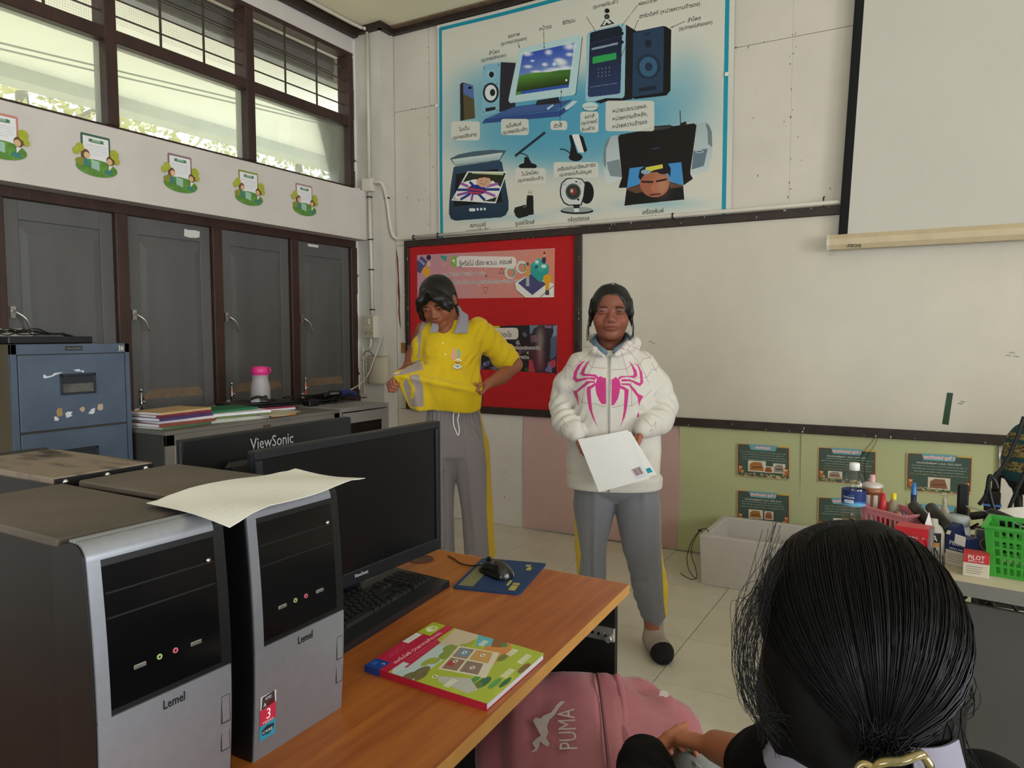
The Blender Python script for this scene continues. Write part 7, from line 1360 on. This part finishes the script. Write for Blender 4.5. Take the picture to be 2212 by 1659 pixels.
    zp.build('zip_flaps',mat('zip_cloth','#c6c1b8',.8),ob); MB().tube([np.array(f(-.031,z,.0015)) for z in zl],.0022,5).build('zip',mat('zip_grey','#9a968f',.4,metal=.3),ob); MB().box(np.array(f(-.031,1.25,.003)),(.005,.003,.018),0,.001).build('zip_pull',mat('zip_grey'),ob)
    cl=MB(); bl=mat('blue_grey_collar','#5d7080',.85,var=.06,bump=.2,bs=300); cl.tube(spline([(-.045,-.105,1.292),(-.085,-.062,1.322),(-.096,.0,1.345),(-.08,.06,1.36),(-.027,.085,1.365),(.03,.06,1.365),(.044,.0,1.352),(.030,-.062,1.328),(-.016,-.105,1.296)],5),[.008]+[.014]*39+[.006],8); cl.build('inner_collar',bl,t)
    # trousers
    tr_=SD(axis((-.24,.27,.005)),axis((-.18,.17,.005)),axis((.10,.80,.005))); tr_.prof((.66,.70,.80),[-.005]*3,[0]*3,(.15,.18,.185),(.05,.10,.115),.03); tr_.chain([(-.090,0,.72),(-.095,0,.64),(-.107,-.005,.46),(-.100,0,.26),(-.100,.01,.16)],(.09,.088,.068,.062,.052),.008); tr_.chain([(.088,0,.72),(.092,0,.64),(.112,-.01,.46),(.150,-.005,.28),(.165,0,.185)],(.09,.092,.083,.076,.060),.008)
    tr_.cap((.165,0,.17),(.165,.002,.14),.048,.042,.006); tr_.cap((-.10,.01,.15),(-.10,.012,.12),.046,.04,.006); tr_.bump(.007,(12,12,5)); tr_.ripple((.115,0,.40),(.165,0,.14),.10,.005,4,0,2)
    for x0,x1 in ((-.085,-.085),(.115,.165)): tr_.chain([(x0,-.088,.70),(x0*1.02,-.078,.46),(x1,-.066,.2)],(.012,.010,.006),.016)
    c=cloth_canvas(fr_,-.26,.28,.08,.82,0,1100,'#77777c')
    c.poly([(1215,1040),(1236,1040),(1238,1090),(1248,1140),(1256,1190),(1250,1260),(1215,1260)],'#d2ae1f'); c.poly([(1426,1040),(1450,1040),(1450,1180),(1446,1300),(1452,1335),(1438,1335),(1432,1290),(1428,1200)],'#d9b81e'); c.line([(1243,1060),(1258,1150),(1262,1220)],3,'#5d5d60',.6)
    tr_.build('trousers',cloth_mat('trouser_cloth',c,.8),t,None,front_uv(fr_,c,-.26,.82,1100,0,(300,200)),1)
    sockm=mat('sock_knit','#a3968a',.9,var=.08,vs=60,bump=.4,bs=500); blk=mat('sock_black','#0d0d0e',.9,bump=.3,bs=500)
    for x,tx,nm in ((.165,.200,'sock'),(-.10,-.115,'sock')):
        k=SD(axis((x-.07,x+.09,.004)),axis((-.19,.09,.004)),axis((-.003,.25,.004))); k.chain([(x,.0,.215),(x,.01,.09)],(.040,.042),.01); k.chain([(x,.028,.044),(x,-.01,.056),(tx-.006,-.085,.044),(tx,-.115,.034)],(.041,.044,.043,.034),.02); k.ell((tx-.004,-.085,.03),(.046,.07,.03),.015); k.cut((0,0,-1),-.0015); o=k.build('sock',sockm,t)
        b=SD(axis((x-.07,x+.09,.004)),axis((-.19,.09,.004)),axis((-.003,.25,.004))); b.F=k.F-.0018; b.cut((-.2,1,.35),-.112); b.cut((0,0,-1),-.0008); b.build('toe_cap',blk,o)
        b=SD(axis((x-.07,x+.09,.004)),axis((-.19,.09,.004)),axis((-.003,.25,.004))); b.F=k.F-.0015; b.cut((0,0,1),.016); b.cut((0,0,-1),-.0008); b.build('sole',blk,o)
    # the papers in her hands
    def page(px,yl,name,label,cv,nm):
        q=[fr_.o+fr_.X*p[0]+fr_.Y*p[1]+np.array((0,0,p[2])) for p in (fr_.px(*a,y) for a,y in zip(px,yl))]
        def f_(u,v): p=(q[3]*(1-u)+q[2]*u)*(1-v)+(q[0]*(1-u)+q[1]*u)*v; return p-fr_.Y*(.012*math.sin(math.pi*u)*(.3+v*.5)-.008*u*(1-v))
        o=sheet(name,print_mat(nm,cv,.8,.2),f_,12,14,.0005,whitep,None,-fr_.Y); return tag(o,label,'paper')
    c=Cv(420,594,'#d8d6d2'); 
    for k in range(16): c.scribble(50+(k%3)*30,360-(k%4)*25,70+26*k,8,'#b7b5b2',k,.4)
    c.poly([(300,440),(400,430),(405,560),(310,565)],'#c9c9d2',raw=True); c.poly([(315,450),(385,440),(390,525),(325,530)],'#a08c88',raw=True); c.line([(335,455),(345,525)],4,'#4a3a40'); c.line([(370,450),(378,520)],4,'#4a3a40')
    page(((1248,949),(1356,929),(1404,1034),(1294,1063)),(-.190,-.176,-.285,-.285),'paper_sheet','front white printed page held in both hands by the girl in the hoodie',c,'page_print')
    c=Cv(420,594,'#dcdbd8'); c.poly([(330,500),(400,490),(404,550),(336,556)],'#2191a0',raw=True); c.scribble(340,400,575,8,'#9fb0c0',3,.6)
    page(((1262,950),(1362,932),(1419,1026),(1312,1052)),(-.182,-.168,-.276,-.276),'paper_sheet','second white page with a turquoise patch, behind the front page in the hoodie girl\'s hands',c,'page_print_2')
girl_hoodie()
# ---------------------------------------------------------------- girl in the yellow shirt
def girl_yellow():
    fr_=Frame(-2.12,3.1); t=thing('person','girl in a yellow polo shirt looking down and pulling out the hem of her shirt','person',(-2.12,3.1,0),fr_.th)
    HM=Matrix.Translation((-.066,-.045,1.535))@Matrix.Rotation(math.radians(-24),4,'Z')@Matrix.Rotation(math.radians(-6),4,'Y')@Matrix.Rotation(math.radians(30),4,'X')
    xs=axis((-.34,-.23,.0032),(-.23,-.16,.006),(-.16,.05,.0024),(.05,.22,.0034),(.22,.38,.007)); ys=axis((-.22,-.08,.003),(-.08,.20,.0055)); zs=axis((-.02,1.02,.013),(1.02,1.21,.0032),(1.21,1.38,.009),(1.38,1.57,.0021),(1.57,1.68,.005))
    sd=SD(xs,ys,zs); sd.prof((.86,1.0,1.12,1.25,1.36,1.40,1.43),[0]*7,[.01]*7,(.115,.110,.108,.128,.135,.12,.07),(.09,.082,.08,.088,.085,.075,.055),.03)
    sd.cap((-.005,.02,1.36),(-.035,-.005,1.47),.056,.050,.03); sd.chain([(-.06,0,.90),(-.07,0,.50),(-.06,.01,.07)],(.070,.050,.033),.02); sd.chain([(.065,0,.90),(.115,0,.50),(.135,.01,.07)],(.070,.050,.033),.02)
    for x in (-.075,.125): sd.chain([(x,.03,.04),(x,-.02,.05),(x+.01,-.12,.028)],(.034,.036,.024),.015)
    head(sd,HM)
    sd.chain([(.145,.0,1.40),(.235,.02,1.30),(.322,.025,1.215)],(.045,.041,.037),.02); sd.chain([(.322,.025,1.215),(.250,-.05,1.160),(.178,-.115,1.128)],(.038,.036,.025),.012)
    sd.chain([(-.14,.02,1.39),(-.195,.09,1.26),(-.215,.10,1.20)],(.045,.040,.037),.02); sd.chain([(-.215,.10,1.20),(-.25,.03,1.165),(-.262,-.035,1.150)],(.037,.034,.027),.012)
    hand(sd,(.180,-.118,1.130),(-.72,-.25,-.62),(-.45,-.35,.80),.90,1,(1.25,1.35,.7),thumb=[(-.75,-.35,.15),(-.9,-.2,.05),(-.9,.1,-.1)],spread=.02)
    hand(sd,(-.248,-.045,1.158),(-.70,-.60,-.25),(.45,-.35,-.85),.92,-1,(1.2,1.45,.8),thumb=[(-.35,-.5,.65),(.1,-.6,.45),(.6,-.3,.1)],spread=.02)
    def tint(V):
        c=head_tint(V,HM,'#8a5238',lip='#84403c'); w=np.clip((1.36-V[:,2])/.05,0,1); return blend(c,w,lin('#945a42'))
    sd.build('body',skinm,t,tint); eyes(HM,t)
    h=SD(axis((-.20,.10,.0034)),axis((-.20,.17,.0034)),axis((1.37,1.71,.0034))); h.M=HM; h.ell((0,.018,.034),(.0895,.104,.094),.01); h.ell((0,.06,-.03),(.073,.055,.08),.03); h.ell((.004,-.155,-.050),(.060,.120,.118),.012,True); h.ell((0,-.07,-.13),(.07,.105,.10),.01,True)
    # parted curtain fringe, ear left free on the right-hand side
    h.chain([(.004,-.075,.095),(.040,-.098,.060),(.066,-.082,.010),(.072,-.062,-.034)],(.010,.014,.014,.006),.022); h.chain([(.02,-.070,.09),(.060,-.075,.05),(.080,-.045,.005),(.082,-.04,-.03)],(.010,.016,.014,.006),.022); h.chain([(-.004,-.075,.095),(-.045,-.094,.058),(-.074,-.072,.0),(-.080,-.060,-.045),(-.07,-.068,-.075)],(.010,.014,.014,.012,.004),.022); h.chain([(-.03,-.06,.085),(-.075,-.05,.03),(-.086,-.02,-.03)],(.012,.016,.010),.022)
    h.ell((.090,.020,-.012),(.020,.034,.034),.006,True); h.chain([(0,.10,.0),(.01,.118,-.04),(.02,.10,-.10),(.025,.085,-.14)],(.03,.030,.026,.012),.02); h.M=None; h.bump(.0014,(60,60,14)); h.build('hair',hairm,t,smooth=6)
    # shirt
    sh=SD(axis((-.33,.36,.0045)),axis((-.22,.19,.0045)),axis((.96,1.50,.0045)))
    sh.prof((1.015,1.06,1.15,1.26,1.34,1.39,1.42,1.445),(-.0,.0,.0,.0,.002,.0,-.002,-.005),[.01]*8,(.128,.132,.138,.152,.158,.140,.110,.075),(.095,.100,.108,.118,.110,.095,.080,.062),.02,2.3)
    sh.chain([(.135,.0,1.40),(.195,.012,1.335),(.262,.022,1.262)],(.058,.062,.066),.025); sh.cap((.262,.022,1.262),(.285,.022,1.238),.067,.064,.01); sh.chain([(-.125,.015,1.385),(-.150,.03,1.32),(-.165,.045,1.25)],(.055,.050,.046),.02)
    # hem pulled out to both fists
    rl_=[(-.275,-.100,1.172),(-.19,-.140,1.160),(-.09,-.165,1.142),(.02,-.172,1.118),(.10,-.160,1.102),(.138,-.142,1.094)]; sh.chain(rl_,(.010,.014,.018,.018,.014,.010),.012)
    hl_=[(-.205,-.055,1.018),(-.165,-.085,1.012),(-.09,-.10,1.006),(.01,-.115,.998),(.08,-.115,.998),(.125,-.10,1.015)]; ub=[(-.17,-.03,1.21),(-.15,-.07,1.205),(-.09,-.10,1.20),(.0,-.108,1.185),(.07,-.10,1.175),(.115,-.07,1.17)]
    ip=lambda L,u:np.array([np.interp(u*5,range(6),[q[i] for q in L]) for i in range(3)])
    for k in range(46):
        u=k/45; w=.008*math.sin(u*17+.6*math.sin(u*40)); sh.cap(ip(rl_,u),ip(hl_,u)+(0,w,0),.0095,.0105,.012); sh.cap(ip(rl_,u),ip(ub,u)+(0,w,0),.0085,.012,.012)
    for a,b in (((-.275,-.095,1.172),(-.14,.0,1.22)),((-.26,-.09,1.172),(-.12,-.08,1.19)),((-.27,-.09,1.168),(-.13,.05,1.16)),((.13,-.135,1.10),(.12,-.06,1.20)),((.13,-.135,1.10),(.10,-.08,1.17))): sh.cap(a,b,.006,.02,.03)
    sh.bump(.005,(12,12,8)); sh.bump(.003,(30,30,18),(2,5,1)); sh.ripple((.12,0,1.42),(.28,.02,1.24),.10,.005,3,0,2); sh.ripple((.09,-.11,1.28),(.14,-.13,1.10),.07,.006,4,0,3); sh.ripple((-.10,-.11,1.30),(-.20,-.11,1.16),.08,.004,3,1,3)
    sh.cap((.318,.020,1.205),(.262,.022,1.262),.056,.040,.006,True); sh.ell((-.042,-.06,1.448),(.052,.085,.072),.006,True); sh.chain([(-.038,-.15,1.43),(-.040,-.15,1.40),(-.043,-.14,1.352)],(.044,.030,.004),.004,True)
    c=cloth_canvas(fr_,-.36,.38,.94,1.52,-.11,1500,'#cfaf16')
    g_='#9a8d86'; c.poly([(840,806),(868,796),(905,777),(915,798),(885,806),(853,812)],g_); c.poly([(880,812),(905,808),(915,835),(915,878),(885,880),(870,830)],g_); c.poly([(838,797),(870,794),(862,806),(838,812)],'#c9b49f'); c.poly([(846,804),(875,790),(880,794),(857,806)],'#cfaf16'); c.poly([(875,808),(884,808),(897,840),(893,862),(886,862),(888,836)],'#cfaf16')
    c.poly([(884,735),(898,705),(925,683),(930,686),(910,715),(906,760),(905,775),(898,775),(900,725)],g_); c.poly([(895,745),(902,738),(902,770),(896,762)],'#cfaf16')
    c.poly([(977,752),(983,752),(983,762),(987,770),(984,778),(978,778),(974,770),(977,762)],'#d29a8e'); c.poly([(988,756),(994,756),(995,772),(987,772)],'#88a6a0'); c.ell(991,759,3.5,4,'#88a6a0'); c.ell(990,779,7,4,'#d8d6c8'); c.ell(989,782,5.5,3.5,'#8a2a20'); c.ell(989,781,4,2.2,'#d9b030'); c.poly([(977,792),(988,785),(1000,792),(988,798)],'#c9c8bc'); c.line([(974,789),(977,794),(988,799),(1000,795),(1003,790)],1.8,'#4a3420'); c.line([(979,797),(997,797)],1.6,'#6d5420'); c.ell(988,791,4,2.5,'#7f9aa8')
    c.line([(951,728),(957,745),(955,790)],1.5,'#9a8210',.7); c.ell(957,741,2.2,2.2,'#d9cfae'); c.ell(962,765,2,2,'#d9cfae')
    so_=sh.build('polo_shirt',cloth_mat('shirt_cloth',c,.7,.2),t,None,front_uv(fr_,c,-.36,1.52,1500,-.11,(700,100)),1)
    greyc_=mat('grey_collar_knit','#8f8a90',.85,var=.05,bump=.3,bs=400)
    def flap(pts,nm):
        p=[fr_.px(a,b,y) for a,b,y in pts]; m_=sum(p)/len(p); mb=MB(); mb.add(p+[m_+np.array((0,-.006,0))],[(i,(i+1)%len(p),len(p)) for i in range(len(p))],0,True); o=mb.build(nm,greyc_,t,True); solid(o,.004); return o
    flap([(986,661,.0),(993,661,-.0),(999,672,-.03),(1011,680,-.07),(1012,699,-.10),(1010,719,-.122),(980,719,-.128),(988,703,-.105),(994,680,-.06),(990,668,-.02)],'collar'); flap([(940,690,-.07),(936,693,-.08),(931,708,-.105),(928,718,-.118),(944,718,-.128),(948,708,-.112),(946,697,-.085)],'collar')
    cb_=MB(); cb_.tube(spline([(-.088,-.05,1.412),(-.085,.02,1.438),(-.04,.075,1.452),(.03,.072,1.452),(.062,.02,1.436),(.05,-.05,1.41)],6),[.009]+[.013]*29+[.009],8); cb_.build('collar_band',greyc_,t)
    # trousers with yellow side stripe
    tr_=SD(axis((-.24,.26,.005)),axis((-.18,.18,.005)),axis((.10,1.04,.005))); tr_.prof((.70,.76,.86,.95,1.015),(.012,.014,.012,.006,.004),[.008]*5,(.13,.168,.158,.138,.130),(.05,.108,.112,.098,.092),.03); tr_.chain([(-.072,.0,.80),(-.068,-.005,.50),(-.062,0,.25),(-.06,.01,.13)],(.092,.072,.068,.056),.008); tr_.chain([(.088,0,.80),(.118,-.005,.52),(.138,0,.25),(.14,.01,.13)],(.098,.084,.080,.060),.008)
    tr_.bump(.006,(14,14,4)); 
    X,Y,Z=tr_._g((slice(None),)*3); tr_.F+=(.004*np.sin(np.arctan2(Y-.008,X)*34+2*vnoise(X*20,Y*20,Z*4))*np.clip((Z-.86)/.10,0,1)).astype(np.float32)
    for x0,x1 in ((-.055,-.055),(.075,.115)): tr_.chain([(x0,-.088,.90),(x0*1.1,-.092,.70),(x1,-.074,.3)],(.006,.010,.008),.018)
    c=cloth_canvas(fr_,-.26,.28,.08,1.06,0,1000,'#80787a')
    c.poly([(1032,868),(1040,866),(1052,885),(1060,930),(1068,1000),(1070,1100),(1078,1210),(1082,1300),(1055,1300),(1056,1200),(1050,1100),(1050,1000),(1042,930)],'#c9a212'); c.poly([(905,880),(922,880),(918,905),(912,940),(905,960)],'#c9a212'); c.line([(1018,915),(1024,922),(1038,945)],2,'#5a5254',.8); c.line([(1000,920),(1006,1000),(1010,1100)],1.6,'#6a6264',.7)
    ti=tr_.build('trousers',cloth_mat('trouser_cloth_2',c,.8),t,None,front_uv(fr_,c,-.26,1.06,1000,0,(300,400)),1); f=front_of(ti)
    MB().tube(spline([np.array(f(x,z,.004)) for x,z in ((.010,.995),(.004,.965),(.006,.925),(.016,.895),(.028,.872),(.034,.895),(.030,.925),(.026,.95),(.032,.975),(.030,.992))],5),.0035,7).build('drawstring',whitep,ti)
    sockm=mat('sock_knit')
    for x in (-.07,.132):
        k=SD(axis((x-.08,x+.08,.005)),axis((-.19,.10,.005)),axis((-.003,.16,.005))); k.chain([(x,.01,.15),(x,.015,.08)],(.040,.042),.01); k.chain([(x,.03,.042),(x,-.02,.052),(x+.008,-.115,.034)],(.040,.043,.034),.02); k.cut((0,0,-1),-.0015); k.build('sock',sockm,t)
    un=MB(); un.tube([(.118,-.062,1.0),(.128,-.058,1.03),(.132,-.05,1.075)],.026,10); un.build('undershirt',mat('red_undershirt','#6d1a18',.8),t)
girl_yellow()
# ---------------------------------------------------------------- girl sitting in front, seen from behind
def girl_back():
    D=lambda px,py,d:CO+ray(px,py)*d
    base=np.array((-.02,.90,0)); t=thing('person','girl with black hair in a shiny clip, seen from behind in the foreground with hands on her knee','person',tuple(base))
    def fin(o): o.location=-base; return o
    yaw=math.radians(38); Fd=np.array((-math.sin(yaw),math.cos(yaw),0)); Rd=np.array((math.cos(yaw),math.sin(yaw),0))
    hc=D(1832,1362,.83); HM=Matrix.Translation(tuple(hc+np.array((0,0,-.012))))@Matrix.Rotation(math.pi+yaw,4,'Z')@Matrix.Rotation(math.radians(14),4,'X')@Matrix.Scale(1.08,4)
    HA=np.array(HM); nb=hc+np.array((0,0,-.185))-Fd*.03; shl,shr=nb-Rd*.155-(0,0,.03),nb+Rd*.155-(0,0,.03)
    kn=D(1482,1668,1.33); hip=nb-np.array((0,0,.40))-Fd*.02
    wr_l,wr_r=D(1392,1632,1.26),D(1548,1612,1.25); el_l,el_r=D(1395,1820,1.02),D(1690,1668,1.02)
    sd=SD(axis((-.62,-.28,.004),(-.28,.14,.006),(.14,.24,.012)),axis((.62,1.0,.006),(1.0,1.12,.012),(1.12,1.5,.004)),axis((-.01,.46,.016),(.46,.72,.0036),(.72,.90,.008),(.90,1.28,.006)))
    head(sd,HM); sd.chain([nb+(0,0,.03),nb-(0,0,.12),hip],(.06,.10,.12),.04); sd.chain([shl,nb-(0,0,.05),shr],(.045,.06,.045),.03)
    sd.chain([shl,el_l,wr_l],(.045,.037,.026),.02); sd.chain([shr,el_r,wr_r],(.045,.037,.026),.02)
    k2=kn+Rd*.16; 
    for k,o in ((kn,-.07),(k2,.07)):
        sd.chain([hip+Rd*o,k-(0,0,.035)],(.085,.055),.03); f=np.array((k[0],k[1],.08)); sd.chain([k-(0,0,.035),f],(.052,.036),.02); sd.chain([f-(0,0,.035),f+Fd*.13-(0,0,.05)],(.036,.026),.02)
    up=np.array((0,0,1.)); dl=D(1448,1588,1.32)-wr_l; dr=D(1478,1596,1.30)-wr_r
    hand(sd,wr_l,dl,(Rd*.7-up*.5),.80,-1,(.45,.7,.5),thumb=[dl/np.linalg.norm(dl)+up*.5+Rd*.1,dl/np.linalg.norm(dl)+up*.15+Rd*.3,dl/np.linalg.norm(dl)+Rd*.4],fr=.95)
    hand(sd,wr_r,dr,(-up*.9-Rd*.2),.80,-1,(.35,.6,.5),thumb=[dr/np.linalg.norm(dr)+up*.25-Fd*.45,dr/np.linalg.norm(dr)+up*.1-Fd*.2,dr/np.linalg.norm(dr)],fr=.95)
    def tint(V): 
        c=head_tint(V,HM,'#8a5238'); w=np.clip((.85-V[:,2])/.05,0,1); return blend(c,w,lin('#a9694c'))
    fin(sd.build('body',skinm,t,tint)); 
    for o in list(t.children): pass
    n0=set(o.name for o in t.children); eyes(HM,t)
    for o in t.children:
        if o.name not in n0: o.location=-base
    # hair: a close cap, then locks combed back into the clip
    K=D(1898,1612,.70)
    cx=axis((hc[0]-.17,hc[0]+.17,.0045)); h=SD(cx,axis((hc[1]-.17,hc[1]+.17,.0045)),axis((hc[2]-.19,hc[2]+.15,.0045))); h.M=HM
    h.ell((0,.018,.030),(.088,.100,.096),.01); h.ell((0,.035,-.03),(.080,.072,.080),.03); h.ell((0,-.175,-.05),(.068,.115,.118),.012,True)
    for x in (-1,1): h.ell((x*.066,.0,-.06),(.030,.055,.06),.03)
    h.ell((0,.05,-.11),(.068,.05,.06),.03); h.M=None
    h.chain([hc-Fd*.04+(0,0,-.06),K+Fd*.022],(.055,.014),.02); h.bump(.004,(40,40,10)); ho=fin(h.build('hair',mat('hair_cap','#060505',.6,spec=.2,var=.2),t,smooth=2))
    lockm=mat('hair_locks','#060506',.42,var=.5,vs=35,spec=.28); r=np.random.default_rng(5); st=MB(); A3=HA[:3,:3]; ctr=np.array((0,.020,.024)); er=np.array((.0905,.103,.0985)); Kc=np.linalg.inv(A3)@(K-HA[:3,3]); sk=(Kc-ctr)/er; lk=np.linalg.norm(sk); sk/=lk
    n=0
    while n<4600:
        s=r.normal(size=3); s/=np.linalg.norm(s)
        if s[1]<-.5 or s[2]<-.80 or s@sk>.97: continue
        om=math.acos(np.clip(s@sk,-1,1)); pts=[]; lift=1+abs(r.normal(0,.012)); e=r.normal(0,.10,3)*.5; wv=r.normal(0,.02,3)
        for q in np.linspace(0,1,12):
            d=(math.sin((1-q)*om)*s+math.sin(q*om)*(sk))/math.sin(om); d=d+wv*math.sin(q*3.1)+e*.0; k=lift+(lk-1)*q**3; pts.append(A3@(ctr+d/np.linalg.norm(d)*er*k)+HA[:3,3])
        pts[-1]=K+r.normal(0,.007,3); w0=r.uniform(.00035,.0009); st.tube(pts,np.array([.3,.8]+[1]*8+[.9,.7])*w0,3,0,False); n+=1
    # right-hand locks hanging over the ear before they turn back to the clip
    for i in range(420):
        a=r.uniform(0,1); p=[D(2012+r.normal(0,20),1290+r.normal(0,40),.80+r.normal(0,.02)),D(2052+r.normal(0,14),1400+r.normal(0,20),.79+r.normal(0,.02)),D(2064+r.normal(0,16),1500+r.normal(0,20),.77+r.normal(0,.02)),D(2000+50*a+r.normal(0,14),1570+r.normal(0,14),.745+r.normal(0,.015)),K+r.normal(0,.009,3) if a<.7 else D(2080+r.normal(0,25),1680,.76)]
        st.tube(spline(p,5),r.uniform(.0004,.0009),3,0,False)
    fin(stuff(st.build('hair_locks',lockm,ho))); ho.children[0].location=(0,0,0)
    lo=MB()
    for i in range(85):
        x0=r.uniform(1628,1700); y0=1180+(1700-x0)*1.6+r.normal(0,40); dx=r.uniform(0,1)
        p=[D(x0,y0,.80),D(1650-55*dx+r.normal(0,8),1330+r.normal(0,20),.79),D(1632-48*dx+r.normal(0,8),1430+r.normal(0,15),.78),D(1650-40*dx+r.normal(0,12),1520+r.normal(0,15),.77),D(1700-20*dx+r.normal(0,22),1590+r.normal(0,22),.765)]
        if i%4==0: p=p[:4]
        lo.tube(spline(p,5),r.uniform(.00022,.00042),3,0,False)
    for i in range(60):
        x=r.uniform(1740,1960); y=1128+abs(x-1840)**2*.0026; a=r.uniform(-1,1); lo.tube(spline([D(x,y+22,.80),D(x+20*a,y+6,.80),D(x+45*a,y-r.uniform(-4,6)+abs(a)*8,.80),D(x+72*a,y+16,.80)],4),.0002,3,0,False)
    fin(stuff(lo.build('loose_strands',hairm,ho))); ho.children[1].location=(0,0,0)
    # claw clip
    gm=mat('clip_plastic','#4a5a44',.10,metal=.35,var=.5,vs=22,col2='#b89a5a',coat=.6,trans=.25); CX=CR; CY=CU; kp=K-CF*.035
    def cp(a,b,c=0): return kp+CX*a*.72+CY*(b-.006)*.8-CF*c*.8
    cl=MB(); cl.tube(spline([cp(-.030,.002),cp(-.022,.012,.006),cp(.0,.016,.010),cp(.022,.022,.008),cp(.030,.018,.004)],6),.0042,8)
    cl.tube(spline([cp(.028,.020,.004),cp(.036,.008,.006),cp(.034,-.006,.008),cp(.020,-.012,.01),cp(.008,-.004,.014),cp(-.006,.004,.014),cp(-.018,.002,.012),cp(-.024,-.010,.008),cp(-.022,-.026,.004)],6),.0040,8)
    cl.tube(spline([cp(.020,-.010,.01),cp(.030,-.018,.010),cp(.036,-.030,.006),cp(.034,-.044,.0)],6),.0045,8); cl.tube(spline([cp(.008,-.004,.014),cp(.014,-.018,.014),cp(.024,-.028,.010)],5),.005,8)
    cl.tube(spline([cp(-.030,.004,.0),cp(-.042,.006,-.004),cp(-.050,-.006,-.006),cp(-.046,-.020,-.006),cp(-.034,-.026,0),cp(-.022,-.03,.004)],6),.0032,8); o=fin(cl.build('hair_clip',gm,t))
    # clothes
    blk=mat('black_jacket','#0b0a0b',.85,var=.3,vs=40,bump=.3,bs=350,spec=.15)
    j=SD(axis((-.62,.30,.008)),axis((.60,1.5,.008)),axis((.45,1.0,.008))); j.chain([nb-(0,0,.035),nb-(0,0,.14),hip+(0,0,.06)],(.085,.125,.135),.05); j.chain([shl,nb-(0,0,.06),shr],(.062,.075,.062),.04); j.chain([shl,el_l,el_l*.25+wr_l*.75],(.062,.055,.046),.02); j.cap(el_l*.22+wr_l*.78,el_l*.06+wr_l*.94,.043,.040,.006)
    j.chain([shr,el_r],(.062,.060),.02); j.chain([el_r,el_r*.78+wr_r*.22],(.060,.055),.02); j.bump(.008,(16,16,16)); j.ripple(shr,el_r,.09,.007,4,0,2); j.ripple(el_l,wr_l,.08,.003,3,0,2); fin(j.build('jacket',blk,t))
    lav=mat('lavender_collar','#85828f',.85,var=.05,bump=.3,bs=400); ring=[nb+np.array((0,0,.055))+Rd*.075*math.cos(a)-Fd*(.070*math.sin(a)) for a in np.linspace(-.5,math.pi+.5,19)]
    cb=MB(); rr_=[]
    for i,p in enumerate(ring):
        o=(p-nb)*np.array((1,1,0)); o/=np.linalg.norm(o); rr_.append([p+up*.035-o*.004,p+up*.037+o*.004,p-up*.012+o*.028,p-up*.020+o*.024,p-up*.02-o*.006])
    cb.loft(rr_); fin(cb.build('shirt_collar',lav,t,True))
    fl_=MB(); fl_.grid(lambda u,v:((D(1968,1616,.695)*(1-u)+D(2070,1596,.715)*u)*v+(D(1985,1720,.69)*(1-u)+D(2098,1710,.71)*u)*(1-v))-CF*.008*math.sin(u*3),8,6,0,True); fin(solid(fl_.build('collar_flap',lav,t),.003))
    yl=MB(); yl.tube([shl*.62+nb*.38+(0,0,.035),shl*.35+nb*.65+(0,0,.030)],.028,8); fin(yl.build('shirt_edge',mat('yellow_cloth','#cfaf16',.8),t))
    tro=mat('grey_green_trousers','#7d817a',.85,var=.05,bump=.2,bs=300); q=SD(axis((-.56,.22,.008)),axis((.66,1.48,.008)),axis((.05,.66,.008)))
    for k,o in ((kn,-.07),(k2,.07)): q.chain([hip+Rd*o,k-(0,0,.035)],(.105,.072),.03); q.chain([k-(0,0,.035),np.array((k[0],k[1],.12))],(.070,.055),.02)
    q.ell(hip-(0,0,.02),(.16,.15,.11),.03); q.bump(.005,(14,14,14)); fin(q.build('trousers',tro,t))
    ss=MB(); ss.tube(spline([kn+(0,0,.037)-Fd*.03,kn+(0,0,.036)-Fd*.07+Rd*.012,kn+(0,0,.03)-Fd*.12+Rd*.02],5),.0016,5); fin(ss.build('seam',whitep,t))
    c=thing('plastic_chair','dark plastic chair under the girl seen from behind','chair',(float(hip[0]),float(hip[1]),0),yaw); hz=float(hip[2])-.125
    MB().b2((-.20,-.20,hz-.03),(.20,.20,hz),0,.012).build('seat',blackm,c)
    for x in (-.16,.16):
        for y in (-.16,.16): MB().tube([(x*1.1,y*1.1,0),(x,y,hz-.03)],.015,8).build('leg',blackm,c)
girl_back()
